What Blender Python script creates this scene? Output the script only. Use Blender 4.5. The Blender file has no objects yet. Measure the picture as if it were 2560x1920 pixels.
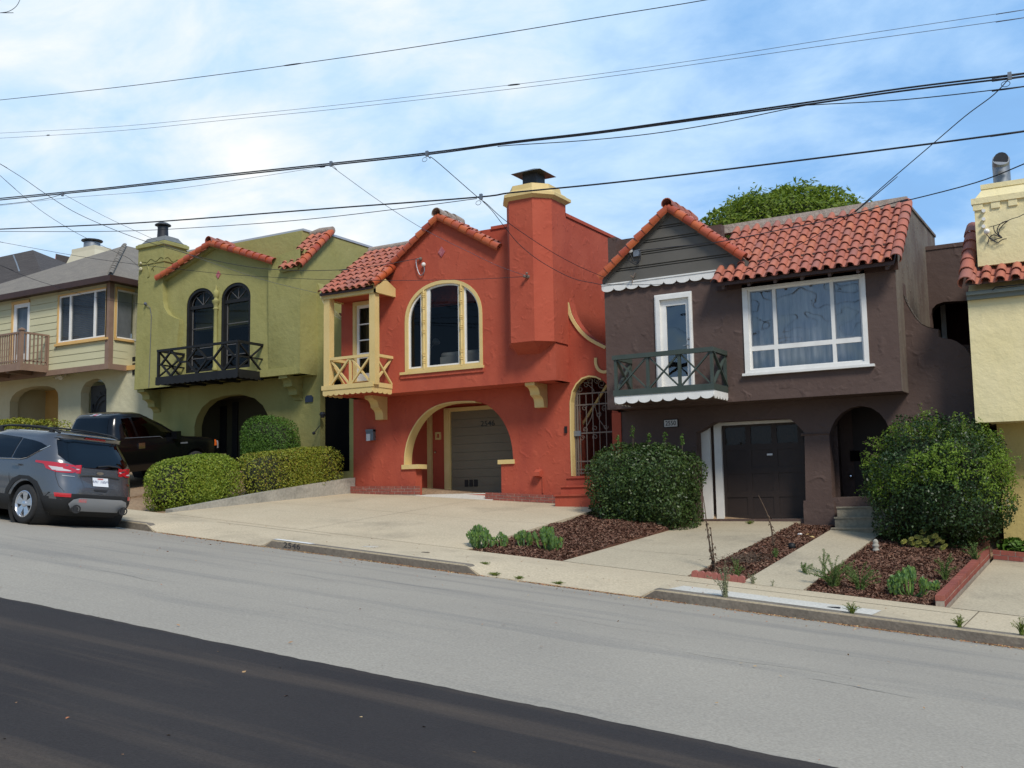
import bpy, math, random
import numpy as np
from mathutils import Vector, Matrix, geometry
random.seed(7); RNG = np.random.default_rng(7)
R = math.radians
S = bpy.context.scene
COL = S.collection
# ------------------------------------------------------------------ camera (at the origin, eye height; X along the facades, Y away, Z up)
F_PX, YAW, PITCH, ROLL = 2650.0, 0.5362988, 0.1095580, -0.0167267
fw = Vector((-math.sin(YAW)*math.cos(PITCH), math.cos(YAW)*math.cos(PITCH), math.sin(PITCH)))
rt0 = Vector((math.cos(YAW), math.sin(YAW), 0)); up0 = rt0.cross(fw)
rt = rt0*math.cos(ROLL)+up0*math.sin(ROLL); up = up0*math.cos(ROLL)-rt0*math.sin(ROLL)
cd = bpy.data.cameras.new('camera'); cam = bpy.data.objects.new('camera', cd); COL.objects.link(cam)
cd.sensor_width = 36; cd.sensor_fit = 'HORIZONTAL'; cd.lens = F_PX/2560*36; cd.clip_start = .1; cd.clip_end = 3000
m = Matrix((rt, up, -fw)).transposed().to_4x4(); cam.matrix_world = m
S.camera = cam
# ------------------------------------------------------------------ world, sun, exposure
SUN = Vector((.74, -.62, 1.0)).normalized()
W = bpy.data.worlds.new('World'); S.world = W; W.use_nodes = True
nt = W.node_tree; nt.nodes.clear(); N = nt.nodes.new; L = nt.links.new
sky = N('ShaderNodeTexSky'); sky.sky_type = 'NISHITA'; sky.sun_disc = False
sky.sun_elevation = math.asin(SUN.z); sky.sun_rotation = math.atan2(SUN.x, SUN.y); sky.air_density = 1.0; sky.dust_density = .6; sky.ozone_density = 2.5
tc = N('ShaderNodeTexCoord'); sep = N('ShaderNodeSeparateXYZ'); L(tc.outputs['Generated'], sep.inputs[0])
def math_n(op, a, b=None, c=None):
    n = N('ShaderNodeMath'); n.operation = op
    for i, v in enumerate((a, b, c)):
        if v is None: continue
        if isinstance(v, (int, float)): n.inputs[i].default_value = v
        else: L(v, n.inputs[i])
    return n.outputs[0]
den = math_n('ADD', math_n('MAXIMUM', sep.outputs[2], 0), .30)
comb = N('ShaderNodeCombineXYZ'); L(math_n('DIVIDE', sep.outputs[0], den), comb.inputs[0]); L(math_n('DIVIDE', sep.outputs[1], den), comb.inputs[1])
mp = N('ShaderNodeMapping'); L(comb.outputs[0], mp.inputs[0]); mp.inputs['Rotation'].default_value = (0, 0, R(-25)); mp.inputs['Scale'].default_value = (1.0, 1.35, 1)
def noise_n(scale, detail, rough, dist=0, src=None):
    n = N('ShaderNodeTexNoise'); n.inputs['Scale'].default_value = scale; n.inputs['Detail'].default_value = detail
    n.inputs['Roughness'].default_value = rough; n.inputs['Distortion'].default_value = dist; L(src or mp.outputs[0], n.inputs['Vector']); return n.outputs['Fac']
n1 = noise_n(.95, 5, .52, .6); n2 = noise_n(4.5, 8, .6, .3)
# thicker, brighter cloud towards the left (north-west) side of the sky
leftw = math_n('MULTIPLY_ADD', sep.outputs[0], -.42, .0)
# clearer, deeper sky behind the camera and overhead towards the south
back = math_n('MULTIPLY', math_n('MINIMUM', math_n('SUBTRACT', sep.outputs[1], .15), 0), .55)
cl = math_n('ADD', math_n('ADD', math_n('ADD', math_n('MULTIPLY', n1, .64), math_n('MULTIPLY', n2, .36)), math_n('MULTIPLY', leftw, .55)), back)
rmp = N('ShaderNodeMapRange'); rmp.interpolation_type = 'SMOOTHSTEP'; L(cl, rmp.inputs[0])
rmp.inputs[1].default_value = .38; rmp.inputs[2].default_value = .62; rmp.inputs[3].default_value = .75; rmp.inputs[4].default_value = 1.0
bgs = N('ShaderNodeBackground'); L(sky.outputs[0], bgs.inputs[0]); bgs.inputs[1].default_value = .075
cr = N('ShaderNodeValToRGB'); L(cl, cr.inputs[0]); ce = cr.color_ramp.elements; ce[0].position = .46; ce[0].color = (.28, .55, .96, 1); ce[1].position = .62; ce[1].color = (.56, .76, .98, 1); e3 = ce.new(.76); e3.color = (.95, .96, .94, 1)
bgc = N('ShaderNodeBackground'); L(cr.outputs[0], bgc.inputs[0]); bgc.inputs[1].default_value = .90
fr_s = N('ShaderNodeMapRange'); fr_s.interpolation_type = 'SMOOTHSTEP'; L(sep.outputs[1], fr_s.inputs[0]); fr_s.inputs[1].default_value = -.55; fr_s.inputs[2].default_value = .25; fr_s.inputs[3].default_value = .46
mx = N('ShaderNodeMixShader'); L(math_n('MULTIPLY', rmp.outputs[0], fr_s.outputs[0]), mx.inputs[0]); L(bgs.outputs[0], mx.inputs[1]); L(bgc.outputs[0], mx.inputs[2])
wo = N('ShaderNodeOutputWorld'); L(mx.outputs[0], wo.inputs[0])
sd = bpy.data.lights.new('sun', 'SUN'); sd.energy = 2.75; sd.angle = R(14); sd.color = (1, .94, .85)
so = bpy.data.objects.new('sun', sd); COL.objects.link(so); so.rotation_euler = SUN.to_track_quat('Z', 'Y').to_euler(); so.location = (10, -10, 30)
S.view_settings.view_transform = 'Standard'; S.view_settings.look = 'None'; S.view_settings.gamma = 1; S.view_settings.exposure = 0.27
S.render.engine = 'CYCLES'

# ------------------------------------------------------------------ measuring helpers: a point of the photograph on a plane of the place
def at(px, py, Y=None, X=None, Z=None):
    d = fw*F_PX+rt*(px-1280)+up*(960-py)
    if Y is not None: return d*(Y/d.y)
    if X is not None: return d*(X/d.x)
    return d*(Z/d.z)
def rg(ox, oy, s): return lambda x, y, Y=None, X=None, Z=None: at(ox+x/s, oy+y/s, Y, X, Z)
Z1 = rg(0, 480, 3.456); Z2 = rg(0, 880, 3.456); Z3 = rg(320, 500, 3.456); Z4 = rg(760, 400, 2.765); Z5 = rg(760, 880, 2.765)
Z6 = rg(1480, 440, 2.765); Z7 = rg(1480, 960, 2.765)
R1 = rg(780, 680, 6.9125); R2 = rg(780, 860, 6.9125); R3 = rg(1480, 840, 5.53); R4 = rg(1960, 860, 4.608); R5 = rg(2180, 500, 3.456)
R6 = rg(1240, 820, 3.456); R7 = rg(0, 580, 5.53); R8 = rg(200, 1080, 3.95); SA = rg(0, 0, 1.728); SB = rg(1280, 0, 1.728)
T2 = rg(560, 900, 5.183); T3 = rg(0, 860, 5.267); T4 = rg(2380, 380, 4.611); T5 = rg(2380, 1000, 3.456); T6 = rg(1740, 1380, 5.821)
TB = rg(2100, 1280, 4.809); TD = rg(1280, 1280, 1.728)
YU, YL = 21.3, 22.0
def xz(p): return (p.x, p.z)

# ------------------------------------------------------------------ materials
MATS = {}
def mat(name, col, rough=.8, col2=None, nscale=3., nmix=.5, bump=None, spec=.5, metal=0., island=None, coat=0., stretch=None, fine=0., stain=None):
    """procedural surface: base colour broken up by noise, bump list of (kind, scale, strength)"""
    M = bpy.data.materials.new(name); M.use_nodes = True; t = M.node_tree; n = t.nodes; l = t.links
    b = n['Principled BSDF']; b.inputs['Roughness'].default_value = rough; b.inputs['Metallic'].default_value = metal
    b.inputs['Specular IOR Level'].default_value = spec; b.inputs['Coat Weight'].default_value = coat; b.inputs['Coat Roughness'].default_value = .04
    c = n.new('ShaderNodeTexCoord'); mpn = n.new('ShaderNodeMapping'); l.new(c.outputs['Object'], mpn.inputs[0])
    if stretch: mpn.inputs['Scale'].default_value = stretch
    def nz(scale, detail=5, rough_=.6, src=None):
        q = n.new('ShaderNodeTexNoise'); q.inputs['Scale'].default_value = scale; q.inputs['Detail'].default_value = detail
        q.inputs['Roughness'].default_value = rough_; l.new(src or mpn.outputs[0], q.inputs['Vector']); return q.outputs['Fac']
    def mixc(f, a, b_):
        q = n.new('ShaderNodeMix'); q.data_type = 'RGBA'
        for sck, v in ((q.inputs[0], f), (q.inputs[6], a), (q.inputs[7], b_)):
            if isinstance(v, tuple): sck.default_value = (*v, 1) if len(v) == 3 else v
            elif isinstance(v, (int, float)): sck.default_value = v
            else: l.new(v, sck)
        return q.outputs[2]
    def rng(v, a, b_, c_=0., d=1.):
        q = n.new('ShaderNodeMapRange'); l.new(v, q.inputs[0]); q.inputs[1].default_value = a; q.inputs[2].default_value = b_
        q.inputs[3].default_value = c_; q.inputs[4].default_value = d; return q.outputs[0]
    cur = col
    if island:      # list of colours picked per loose piece (tile, leaf, brick)
        g = n.new('ShaderNodeNewGeometry'); r = n.new('ShaderNodeValToRGB'); l.new(g.outputs['Random Per Island'], r.inputs[0])
        els = r.color_ramp.elements
        while len(els) < len(island): els.new(.5)
        for i, cc in enumerate(island): els[i].position = i/(len(island)-1); els[i].color = (*cc, 1)
        cur = r.outputs[0]
    if col2: cur = mixc(rng(nz(nscale), .5-nmix*.35, .5+nmix*.35), cur, col2)
    if stain:       # (colour, scale tuple, low, high)
        m2 = n.new('ShaderNodeMapping'); l.new(c.outputs['Object'], m2.inputs[0]); m2.inputs['Scale'].default_value = stain[1]
        cur = mixc(rng(nz(1., 6, .65, m2.outputs[0]), stain[2], stain[3]), cur, stain[0])
    if fine:
        f = nz(fine, 2, .5); dk = n.new('ShaderNodeMix'); dk.data_type = 'RGBA'; dk.blend_type = 'MULTIPLY'; dk.inputs[0].default_value = 1
        if isinstance(cur, tuple): dk.inputs[6].default_value = (*cur, 1)
        else: l.new(cur, dk.inputs[6])
        v = rng(f, .3, .7, .86, 1.14); cb = n.new('ShaderNodeCombineColor'); [l.new(v, cb.inputs[i]) for i in range(3)]
        l.new(cb.outputs[0], dk.inputs[7]); cur = dk.outputs[2]
    if isinstance(cur, tuple): b.inputs['Base Color'].default_value = (*cur, 1)
    else: l.new(cur, b.inputs['Base Color'])
    if bump:
        last = None
        for kind, sc, st in bump:
            bn = n.new('ShaderNodeBump'); bn.inputs['Distance'].default_value = 1.; bn.inputs['Strength'].default_value = 1.
            if kind == 'noise': h = nz(sc, 4, .55)
            elif kind == 'swirl':     # trowel arcs in stucco: rings of a distorted cell pattern, broken up
                dn = n.new('ShaderNodeTexNoise'); dn.inputs['Scale'].default_value = sc*.7; dn.inputs['Detail'].default_value = 1; l.new(mpn.outputs[0], dn.inputs['Vector'])
                ad = n.new('ShaderNodeMix'); ad.data_type = 'VECTOR'; ad.inputs[0].default_value = .28; l.new(mpn.outputs[0], ad.inputs[4]); l.new(dn.outputs['Color'], ad.inputs[5])
                vo = n.new('ShaderNodeTexVoronoi'); vo.inputs['Scale'].default_value = sc; l.new(ad.outputs[1], vo.inputs['Vector'])
                ring = rng(vo.outputs['Distance'], .30, .42, 0, 1)
                r2 = rng(vo.outputs['Distance'], .42, .62, 1, 0)
                mm = n.new('ShaderNodeMath'); mm.operation = 'MINIMUM'; l.new(ring, mm.inputs[0]); l.new(r2, mm.inputs[1])
                m3 = n.new('ShaderNodeMath'); m3.operation = 'MULTIPLY'; l.new(mm.outputs[0], m3.inputs[0]); l.new(rng(nz(sc*1.1, 2), .50, .62), m3.inputs[1]); h = m3.outputs[0]
            sm = n.new('ShaderNodeMath'); sm.operation = 'MULTIPLY'; l.new(h, sm.inputs[0]); sm.inputs[1].default_value = st
            l.new(sm.outputs[0], bn.inputs['Height'])
            if last: l.new(last, bn.inputs['Normal'])
            last = bn.outputs[0]
        l.new(last, b.inputs['Normal'])
    MATS[name] = M; return M
def leafmat(name, cols, trans=.25, rough=.55, col2=None, nscale=1.5):
    M = mat(name, cols[0], rough, island=cols, spec=.35, col2=col2, nscale=nscale, nmix=.4)
    t = M.node_tree; n = t.nodes; l = t.links; b = n['Principled BSDF']; o = n['Material Output']
    tr = n.new('ShaderNodeBsdfTranslucent'); src = b.inputs['Base Color'].links[0].from_socket; l.new(src, tr.inputs[0])
    x = n.new('ShaderNodeMixShader'); x.inputs[0].default_value = trans; l.new(b.outputs[0], x.inputs[1]); l.new(tr.outputs[0], x.inputs[2]); l.new(x.outputs[0], o.inputs[0]); return M
def glassmat(name, tint=(.55, .6, .62), refl=.12, rough=.01, wav=.0):
    M = bpy.data.materials.new(name); M.use_nodes = True; t = M.node_tree; n = t.nodes; l = t.links; n.clear()
    o = n.new('ShaderNodeOutputMaterial'); tr = n.new('ShaderNodeBsdfTransparent'); tr.inputs[0].default_value = (*tint, 1)
    g = n.new('ShaderNodeBsdfGlossy'); g.inputs['Roughness'].default_value = rough; lw = n.new('ShaderNodeLayerWeight'); lw.inputs[0].default_value = .5; pw = n.new('ShaderNodeMath'); pw.operation = 'POWER'; l.new(lw.outputs['Facing'], pw.inputs[0]); pw.inputs[1].default_value = 4.5
    ad = n.new('ShaderNodeMath'); ad.operation = 'ADD'; ad.use_clamp = True; l.new(pw.outputs[0], ad.inputs[0]); ad.inputs[1].default_value = refl+.04
    x = n.new('ShaderNodeMixShader'); l.new(ad.outputs[0], x.inputs[0]); l.new(tr.outputs[0], x.inputs[1]); l.new(g.outputs[0], x.inputs[2]); l.new(x.outputs[0], o.inputs[0])
    if wav:
        c = n.new('ShaderNodeTexCoord'); q = n.new('ShaderNodeTexNoise'); q.inputs['Scale'].default_value = 1.6; q.inputs['Detail'].default_value = 1; l.new(c.outputs['Object'], q.inputs['Vector'])
        bn = n.new('ShaderNodeBump'); bn.inputs['Strength'].default_value = 1; bn.inputs['Distance'].default_value = wav; l.new(q.outputs['Fac'], bn.inputs['Height']); l.new(bn.outputs[0], g.inputs['Normal'])
    MATS[name] = M; return M
stu = [('swirl', 3.6, .0075), ('noise', 9, .007), ('noise', 60, .0012)]
stu2 = [('noise', 5, .02), ('noise', 30, .003)]
M_RED = mat('red_stucco', (.385, .074, .041), .85, (.43, .092, .052), 1.2, bump=stu, spec=.22, stain=((.29, .052, .034), (1.1, 1.1, .30), .50, .85))
M_BRN = mat('brown_stucco', (.088, .056, .046), .75, (.104, .068, .056), 1.4, bump=[('swirl', 3.0, .011), ('noise', 7, .011), ('noise', 50, .0014)], spec=.35)
M_BRNW = mat('weathered_brown_stucco', (.092, .062, .05), .85, (.108, .074, .06), 1.4, bump=stu, spec=.25, stain=((.19, .165, .13), (1.5, 1.5, .7), .34, .72))
M_GRN = mat('olive_stucco', (.295, .278, .100), .9, (.33, .31, .122), 1.0, bump=stu2, spec=.2, stain=((.225, .21, .072), (.9, .9, .28), .50, .82))
M_CRM = mat('pale_sage_stucco', (.50, .47, .31), .9, (.56, .53, .36), 1.0, bump=stu2, spec=.2)
M_SID = mat('sage_siding', (.53, .50, .31), .7, (.56, .53, .34), 2.0, bump=[('noise', 20, .002)], spec=.3)
M_YEL = mat('pale_yellow_stucco', (.74, .64, .35), .9, (.79, .69, .41), 1.0, bump=stu2, spec=.2)
M_YEL2 = mat('ochre_stucco', (.50, .40, .15), .9, (.56, .45, .18), 1.0, bump=stu2, spec=.2)
M_CLAP = mat('dark_grey_boards', (.108, .10, .085), .6, (.122, .113, .096), 2.0, spec=.4)
M_TRIM = mat('mustard_trim', (.60, .45, .18), .6, (.66, .50, .22), 3.0, bump=[('noise', 25, .002)], spec=.4)
M_TRIMO = mat('orange_trim', (.62, .38, .13), .6, (.68, .44, .17), 3.0, spec=.4)
M_WHT = mat('white_paint', (.78, .77, .73), .5, (.70, .69, .65), 4.0, spec=.45)
M_BLK = mat('black_paint', (.009, .009, .009), .55, (.015, .015, .015), 4, spec=.3)
M_DGRN = mat('dark_green_paint', (.040, .056, .045), .5, (.055, .07, .058), 4, spec=.45)
M_TAUPE = mat('taupe_wood', (.21, .135, .095), .65, (.26, .17, .12), 4, spec=.35)
M_DBRN = mat('dark_brown_fascia', (.045, .022, .016), .5, (.06, .03, .022), 3, spec=.4)
M_TILE = mat('clay_tiles', (.4, .1, .05), .72, island=[(.42, .13, .075), (.52, .16, .085), (.36, .11, .075), (.57, .19, .085), (.46, .165, .11), (.48, .13, .07), (.30, .125, .10), (.50, .19, .125)],
             bump=[('noise', 25, .006)], spec=.3, col2=(.34, .13, .095), nscale=5, nmix=.9)
M_TILE2 = mat('glazed_rake_tiles', (.4, .1, .05), .45, island=[(.40, .075, .025), (.30, .05, .02), (.47, .11, .03), (.36, .07, .03)], spec=.5, bump=[('noise', 18, .004)])
M_MORT = mat('ridge_mortar', (.25, .2, .16), .95, (.36, .30, .25), 6, bump=[('noise', 14, .03)], fine=40)
M_SHNG = mat('grey_shingles', (.17, .15, .125), .95, (.21, .185, .15), 2.5, bump=[('noise', 30, .01)], fine=18, stretch=(1, 1, 3))
M_SHND = mat('dark_shingles', (.05, .043, .04), .95, (.075, .065, .06), 3, fine=12, stretch=(.5, .5, 6), bump=[('noise', 10, .02)])
M_FLASH = mat('metal_flashing', (.45, .48, .50), .5, metal=.3)
M_GALV = mat('galvanised_metal', (.30, .32, .34), .5, (.20, .22, .24), 6, metal=.7)
M_DKMET = mat('blackened_metal', (.03, .032, .035), .5, (.05, .05, .052), 6, metal=.4)
M_ROAD = mat('worn_asphalt', (.335, .300, .243), .95, (.295, .265, .217), .35, bump=[('noise', 90, .003)], stretch=(1, 1, 1), fine=48, spec=.25,
             stain=((.215, .20, .175), (.10, 1.5, 1), .52, .76))
M_ROADD = mat('fresh_asphalt', (.029, .025, .0245), .9, (.038, .033, .031), .6, bump=[('noise', 70, .006)], fine=55, spec=.2, stain=((.100, .076, .056), (.035, 1.5, 1), .47, .80))
M_CONC = mat('beige_concrete', (.52, .435, .30), .95, (.465, .385, .262), .55, bump=[('noise', 40, .002)], fine=30, spec=.2, stain=((.34, .285, .20), (.5, .45, 1), .54, .74))
M_CONC2 = mat('worn_path_concrete', (.45, .385, .27), .95, (.395, .335, .235), .8, bump=[('noise', 40, .002)], fine=30, spec=.2, stain=((.26, .225, .165), (.6, .6, 1), .56, .74))
M_CONCL = mat('new_concrete', (.56, .53, .46), .95, (.51, .485, .42), 1.2, fine=30, spec=.2)
M_KERB = mat('weathered_kerb', (.215, .185, .145), .95, (.15, .13, .105), 1.6, bump=[('noise', 18, .01)], fine=22, spec=.2)
M_RETW = mat('grey_concrete', (.40, .375, .315), .95, (.30, .285, .24), 1.6, bump=[('noise', 10, .006)], fine=16, spec=.2, stain=((.19, .18, .15), (1.2, 1.2, 3), .56, .8))
M_STEP = mat('step_concrete', (.34, .29, .205), .95, (.27, .23, .165), 3, fine=16, spec=.2)
M_SOIL = mat('sandy_soil', (.25, .165, .10), .98, (.33, .235, .15), 1.2, bump=[('noise', 6, .05), ('noise', 30, .02)], fine=14, spec=.1)
M_MULS = mat('mulch_bed', (.12, .055, .038), .98, (.16, .08, .05), 3, bump=[('noise', 20, .05)], fine=25, spec=.1)
M_MUL = mat('bark_chips', (.1, .04, .03), .95, island=[(.085, .042, .028), (.18, .090, .058), (.14, .068, .045), (.25, .135, .09), (.10, .052, .038), (.31, .20, .135)], spec=.15)
M_BRICK = mat('red_bricks', (.3, .07, .05), .85, island=[(.28, .085, .06), (.34, .10, .07), (.24, .07, .055), (.37, .13, .09)], bump=[('noise', 30, .006)], spec=.2, col2=(.22, .07, .055), nscale=9)
M_MRT = mat('pale_mortar', (.42, .36, .29), .95, (.3, .25, .2), 8, fine=30)
M_PINK = mat('pink_stone', (.36, .12, .09), .9, (.28, .10, .08), 6, bump=[('noise', 20, .006)])
M_GDOOR = mat('taupe_garage_boards', (.145, .122, .082), .6, (.16, .135, .092), 2, spec=.35)
M_DOORD = mat('dark_taupe_door', (.085, .07, .052), .6, spec=.35)
M_GDDK = mat('dark_brown_garage_panels', (.030, .021, .018), .6, (.038, .026, .022), 3, spec=.35)
M_DARK = mat('dark_interior', (.02, .018, .016), .9)
M_ROOM = mat('room_walls', (.14, .12, .10), .9)
M_SOFA = mat('grey_upholstery', (.42, .42, .36), .9, (.36, .36, .31), 8)
M_CURTREF = mat('pale_curtain_reflection', (.62, .63, .64), .9, (.25, .255, .27), .9, stretch=(7, 1, .7))  # pale tones stand in for sky reflections in the brown house window
M_CURTW = mat('white_curtain', (.62, .66, .68), .9, (.42, .48, .52), 2, stretch=(3, 1, .5))
M_BLIND = mat('slatted_blind', (.20, .22, .24), .6, (.28, .30, .32), 4)
M_BLACK = mat('void', (.004, .004, .004), .9, spec=.1)
M_WIRE = mat('cable_sheath', (.018, .019, .024), .6, spec=.35)
M_WIREL = mat('thin_cable', (.10, .11, .14), .6, spec=.35)
M_PORC = mat('porcelain', (.75, .73, .68), .3, spec=.6)
M_IRON = mat('grey_iron', (.17, .135, .11), .6, spec=.35)
M_IRONB = mat('black_iron', (.02, .02, .024), .5, spec=.5)
M_SIGNW = mat('sign_white', (.62, .62, .62), .5); M_SIGNB = mat('sign_black', (.01, .01, .01), .5)
M_MAILB = mat('mailbox_metal', (.16, .18, .20), .45, metal=.4)
M_TILED = mat('accent_tile', (.30, .05, .06), .4, (.45, .16, .16), 12)
M_BARK = mat('tree_bark', (.10, .075, .05), .95, (.16, .12, .08), 10, bump=[('noise', 12, .04)])
M_STALK = mat('dry_stalk', (.07, .042, .026), .95, (.12, .08, .05), 12)
M_ROCK = mat('garden_stone', (.55, .48, .38), .9, (.42, .36, .30), 10)
M_PINKST = mat('salmon_stucco', (.52, .17, .12), .9, (.58, .2, .15), 2)
G_WIN = glassmat('window_glass', (.50, .52, .54), -.015)
G_WINR = glassmat('reflective_glass', (.62, .64, .66), .16, .01, .03)
G_CAR = glassmat('tinted_car_glass', (.02, .022, .026), .02, .02)
LF_HEDGE = leafmat('hedge_leaves', [(.11, .175, .016), (.20, .285, .028), (.29, .36, .038), (.15, .22, .02), (.36, .39, .045)], .3)
LF_HEDGE2 = leafmat('golden_hedge_leaves', [(.15, .20, .018), (.27, .29, .03), (.13, .18, .018), (.34, .34, .038), (.23, .25, .028), (.25, .17, .03)], .3)
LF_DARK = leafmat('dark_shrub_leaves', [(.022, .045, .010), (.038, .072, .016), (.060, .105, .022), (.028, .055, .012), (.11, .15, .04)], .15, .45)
LF_GLOBE = leafmat('green_shrub_leaves', [(.045, .11, .012), (.075, .16, .018), (.11, .21, .025), (.055, .12, .014)])
LF_YG = leafmat('yellow_green_leaves', [(.20, .24, .02), (.30, .30, .028), (.13, .17, .018), (.38, .33, .04)])
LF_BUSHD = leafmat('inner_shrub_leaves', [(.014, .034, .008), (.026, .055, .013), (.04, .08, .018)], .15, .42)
LF_BUSHL = leafmat('bright_shoot_leaves', [(.12, .22, .022), (.18, .29, .032), (.25, .36, .045), (.14, .24, .026)], .4)
LF_TREE = leafmat('tree_leaves', [(.13, .20, .018), (.20, .28, .026), (.10, .16, .015), (.27, .33, .035)], .42)
LF_SUCC = leafmat('succulent_pads', [(.13, .25, .06), (.16, .28, .10), (.20, .32, .05), (.14, .25, .13)], .2, .55)
LF_AEON = leafmat('aeonium_rosettes', [(.26, .26, .05), (.33, .30, .07), (.20, .22, .04)], .12, .5)
LF_WEED = leafmat('weed_leaves', [(.085, .16, .035), (.12, .20, .05), (.16, .22, .05), (.10, .15, .05)], .3)
LF_DRYW = leafmat('pale_weed_leaves', [(.20, .22, .11), (.26, .26, .15), (.14, .18, .08)], .25)
LF_GRASS = leafmat('grass_blades', [(.11, .17, .025), (.17, .22, .035), (.22, .22, .06)], .3)
M_LITTER = mat('fallen_leaves', (.4, .2, .1), .9, island=[(.44, .17, .07), (.30, .11, .05), (.50, .34, .16), (.22, .10, .05), (.60, .42, .18)])
P_SUV = mat('grey_car_paint', (.15, .152, .156), .27, spec=.5, metal=.7, coat=.9)
P_TRK = mat('black_car_paint', (.003, .003, .0035), .22, spec=.35, coat=.25)
M_PLAS = mat('black_plastic', (.02, .021, .022), .65, spec=.35)
M_SILV = mat('silver_plastic', (.32, .33, .34), .45, spec=.4, metal=.3)
M_TYRE = mat('tyre_rubber', (.014, .014, .014), .85, (.022, .022, .022), 20)
M_RIM = mat('alloy_wheel', (.62, .63, .65), .25, metal=.85)
M_CHR = mat('chrome_trim', (.7, .7, .72), .15, metal=1)
M_REDL = mat('red_lamp_lens', (.45, .012, .02), .12, spec=.7, coat=.6)
M_CLRL = mat('clear_lamp_lens', (.55, .5, .5), .15, spec=.7, coat=.6)
M_AMB = mat('amber_lens', (.75, .14, .02), .2, spec=.6)
M_PLATE = mat('plate_white', (.72, .74, .76), .5); M_PLTXT = mat('plate_text', (.10, .13, .25), .5); M_PLRED = mat('plate_red', (.5, .12, .10), .5)
M_NUM = mat('stencil_black', (.03, .03, .035), .8)

# ------------------------------------------------------------------ mesh helpers
def tag(o, label=None, cat=None, group=None, kind=None):
    if label: o['label'] = label
    if cat: o['category'] = cat
    if group: o['group'] = group
    if kind: o['kind'] = kind
    return o
def thing(name, label, cat, loc, group=None):
    o = bpy.data.objects.new(name, None); COL.objects.link(o); o.location = loc; o.empty_display_size = .2
    return tag(o, label, cat, group)
class MB:
    def __init__(s): s.v = []; s.f = []; s.uvs = None
    def add(s, vs, fs):
        k = len(s.v); s.v += [tuple(p) for p in vs]; s.f += [tuple(i+k for i in f) for f in fs]; return s
    def box(s, x0, x1, y0, y1, z0, z1):
        v = [(x, y, z) for z in (z0, z1) for y in (y0, y1) for x in (x0, x1)]
        return s.add(v, [(0, 2, 3, 1), (4, 5, 7, 6), (0, 1, 5, 4), (2, 6, 7, 3), (0, 4, 6, 2), (1, 3, 7, 5)])
    def quad(s, a, b, c, d): return s.add([a, b, c, d], [(0, 1, 2, 3)])
    def panel(s, outer, holes, y0, y1):
        """flat wall with holes in the XZ plane, thickness y0..y1"""
        loops = [outer]+list(holes)
        tri = geometry.tessellate_polygon([[Vector((a, b, 0)) for a, b in lp] for lp in loops])
        flat = [p for lp in loops for p in lp]; n = len(flat)
        vs = [(a, y0, b) for a, b in flat]+[(a, y1, b) for a, b in flat]; fs = []
        for t in tri:
            a, b, c = (flat[i] for i in t)
            o = (b[0]-a[0])*(c[1]-a[1])-(b[1]-a[1])*(c[0]-a[0])
            t = tuple(t) if o > 0 else tuple(t)[::-1]      # counter-clockwise in XZ seen from -Y faces -Y
            fs.append(t); fs.append(tuple(i+n for i in t[::-1]))
        k = 0
        for li, lp in enumerate(loops):
            m_ = len(lp); ar = sum(lp[i][0]*lp[(i+1) % m_][1]-lp[(i+1) % m_][0]*lp[i][1] for i in range(m_))
            for i in range(m_):
                a, b = k+i, k+(i+1) % m_
                q = (a, a+n, b+n, b)
                if (ar > 0) != (li > 0): q = q[::-1]
                fs.append(q)
            k += m_
        return s.add(vs, fs)
    def prism(s, poly, axis, a0, a1):
        """extrude 2D polygon along axis ('x': poly=(y,z), 'z': poly=(x,y), 'y': poly=(x,z))"""
        n = len(poly)
        def mk(p, a): return {'x': (a, p[0], p[1]), 'z': (p[0], p[1], a), 'y': (p[0], a, p[1])}[axis]
        return s.add([mk(p, a0) for p in poly]+[mk(p, a1) for p in poly], [tuple(range(n))[::-1], tuple(range(n, 2*n))]+[(i, (i+1) % n, (i+1) % n+n, i+n) for i in range(n)])
    def loft(s, rings, cap=True, closed=True):
        n = len(rings[0]); vs = [p for r in rings for p in r]; fs = []
        for k in range(len(rings)-1):
            for i in range(n if closed else n-1):
                j = (i+1) % n; fs.append((k*n+i, k*n+j, (k+1)*n+j, (k+1)*n+i))
        if cap: fs += [tuple(range(n))[::-1], tuple(range((len(rings)-1)*n, len(rings)*n))]
        return s.add(vs, fs)
    def bar(s, p, q, w, h=None, upv=(0, 0, 1)):
        p, q = Vector(p), Vector(q); h = h or w; d = (q-p).normalized(); u = Vector(upv)
        if abs(d.dot(u)) > .95: u = Vector((0, 1, 0))
        a = d.cross(u).normalized()*(w/2); b = a.cross(d).normalized()*(h/2)
        return s.add([p-a-b, p+a-b, p+a+b, p-a+b, q-a-b, q+a-b, q+a+b, q-a+b], [(0, 1, 2, 3)[::-1], (4, 5, 6, 7), (0, 1, 5, 4), (1, 2, 6, 5), (2, 3, 7, 6), (3, 0, 4, 7)])
    def tube(s, pts, r, n=8, cap=True):
        pts = [Vector(p) for p in pts]; rings = []; prev = None
        for i, p in enumerate(pts):
            d = ((pts[min(i+1, len(pts)-1)]-pts[max(i-1, 0)])).normalized()
            if prev is None:
                a = d.cross(Vector((0, 0, 1)))
                if a.length < .1: a = d.cross(Vector((0, 1, 0)))
            else: a = prev-d*prev.dot(d)
            a.normalize(); prev = a; b = d.cross(a); rr = r[i] if isinstance(r, (list, tuple)) else r
            rings.append([p+(a*math.cos(t)+b*math.sin(t))*rr for t in (2*math.pi*k/n for k in range(n))])
        return s.loft(rings, cap)
    def lathe(s, c, prof, n=16):
        c = Vector(c); rings = [[c+Vector((r*math.cos(2*math.pi*k/n), r*math.sin(2*math.pi*k/n), z)) for k in range(n)] for r, z in prof]
        return s.loft(rings)
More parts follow.
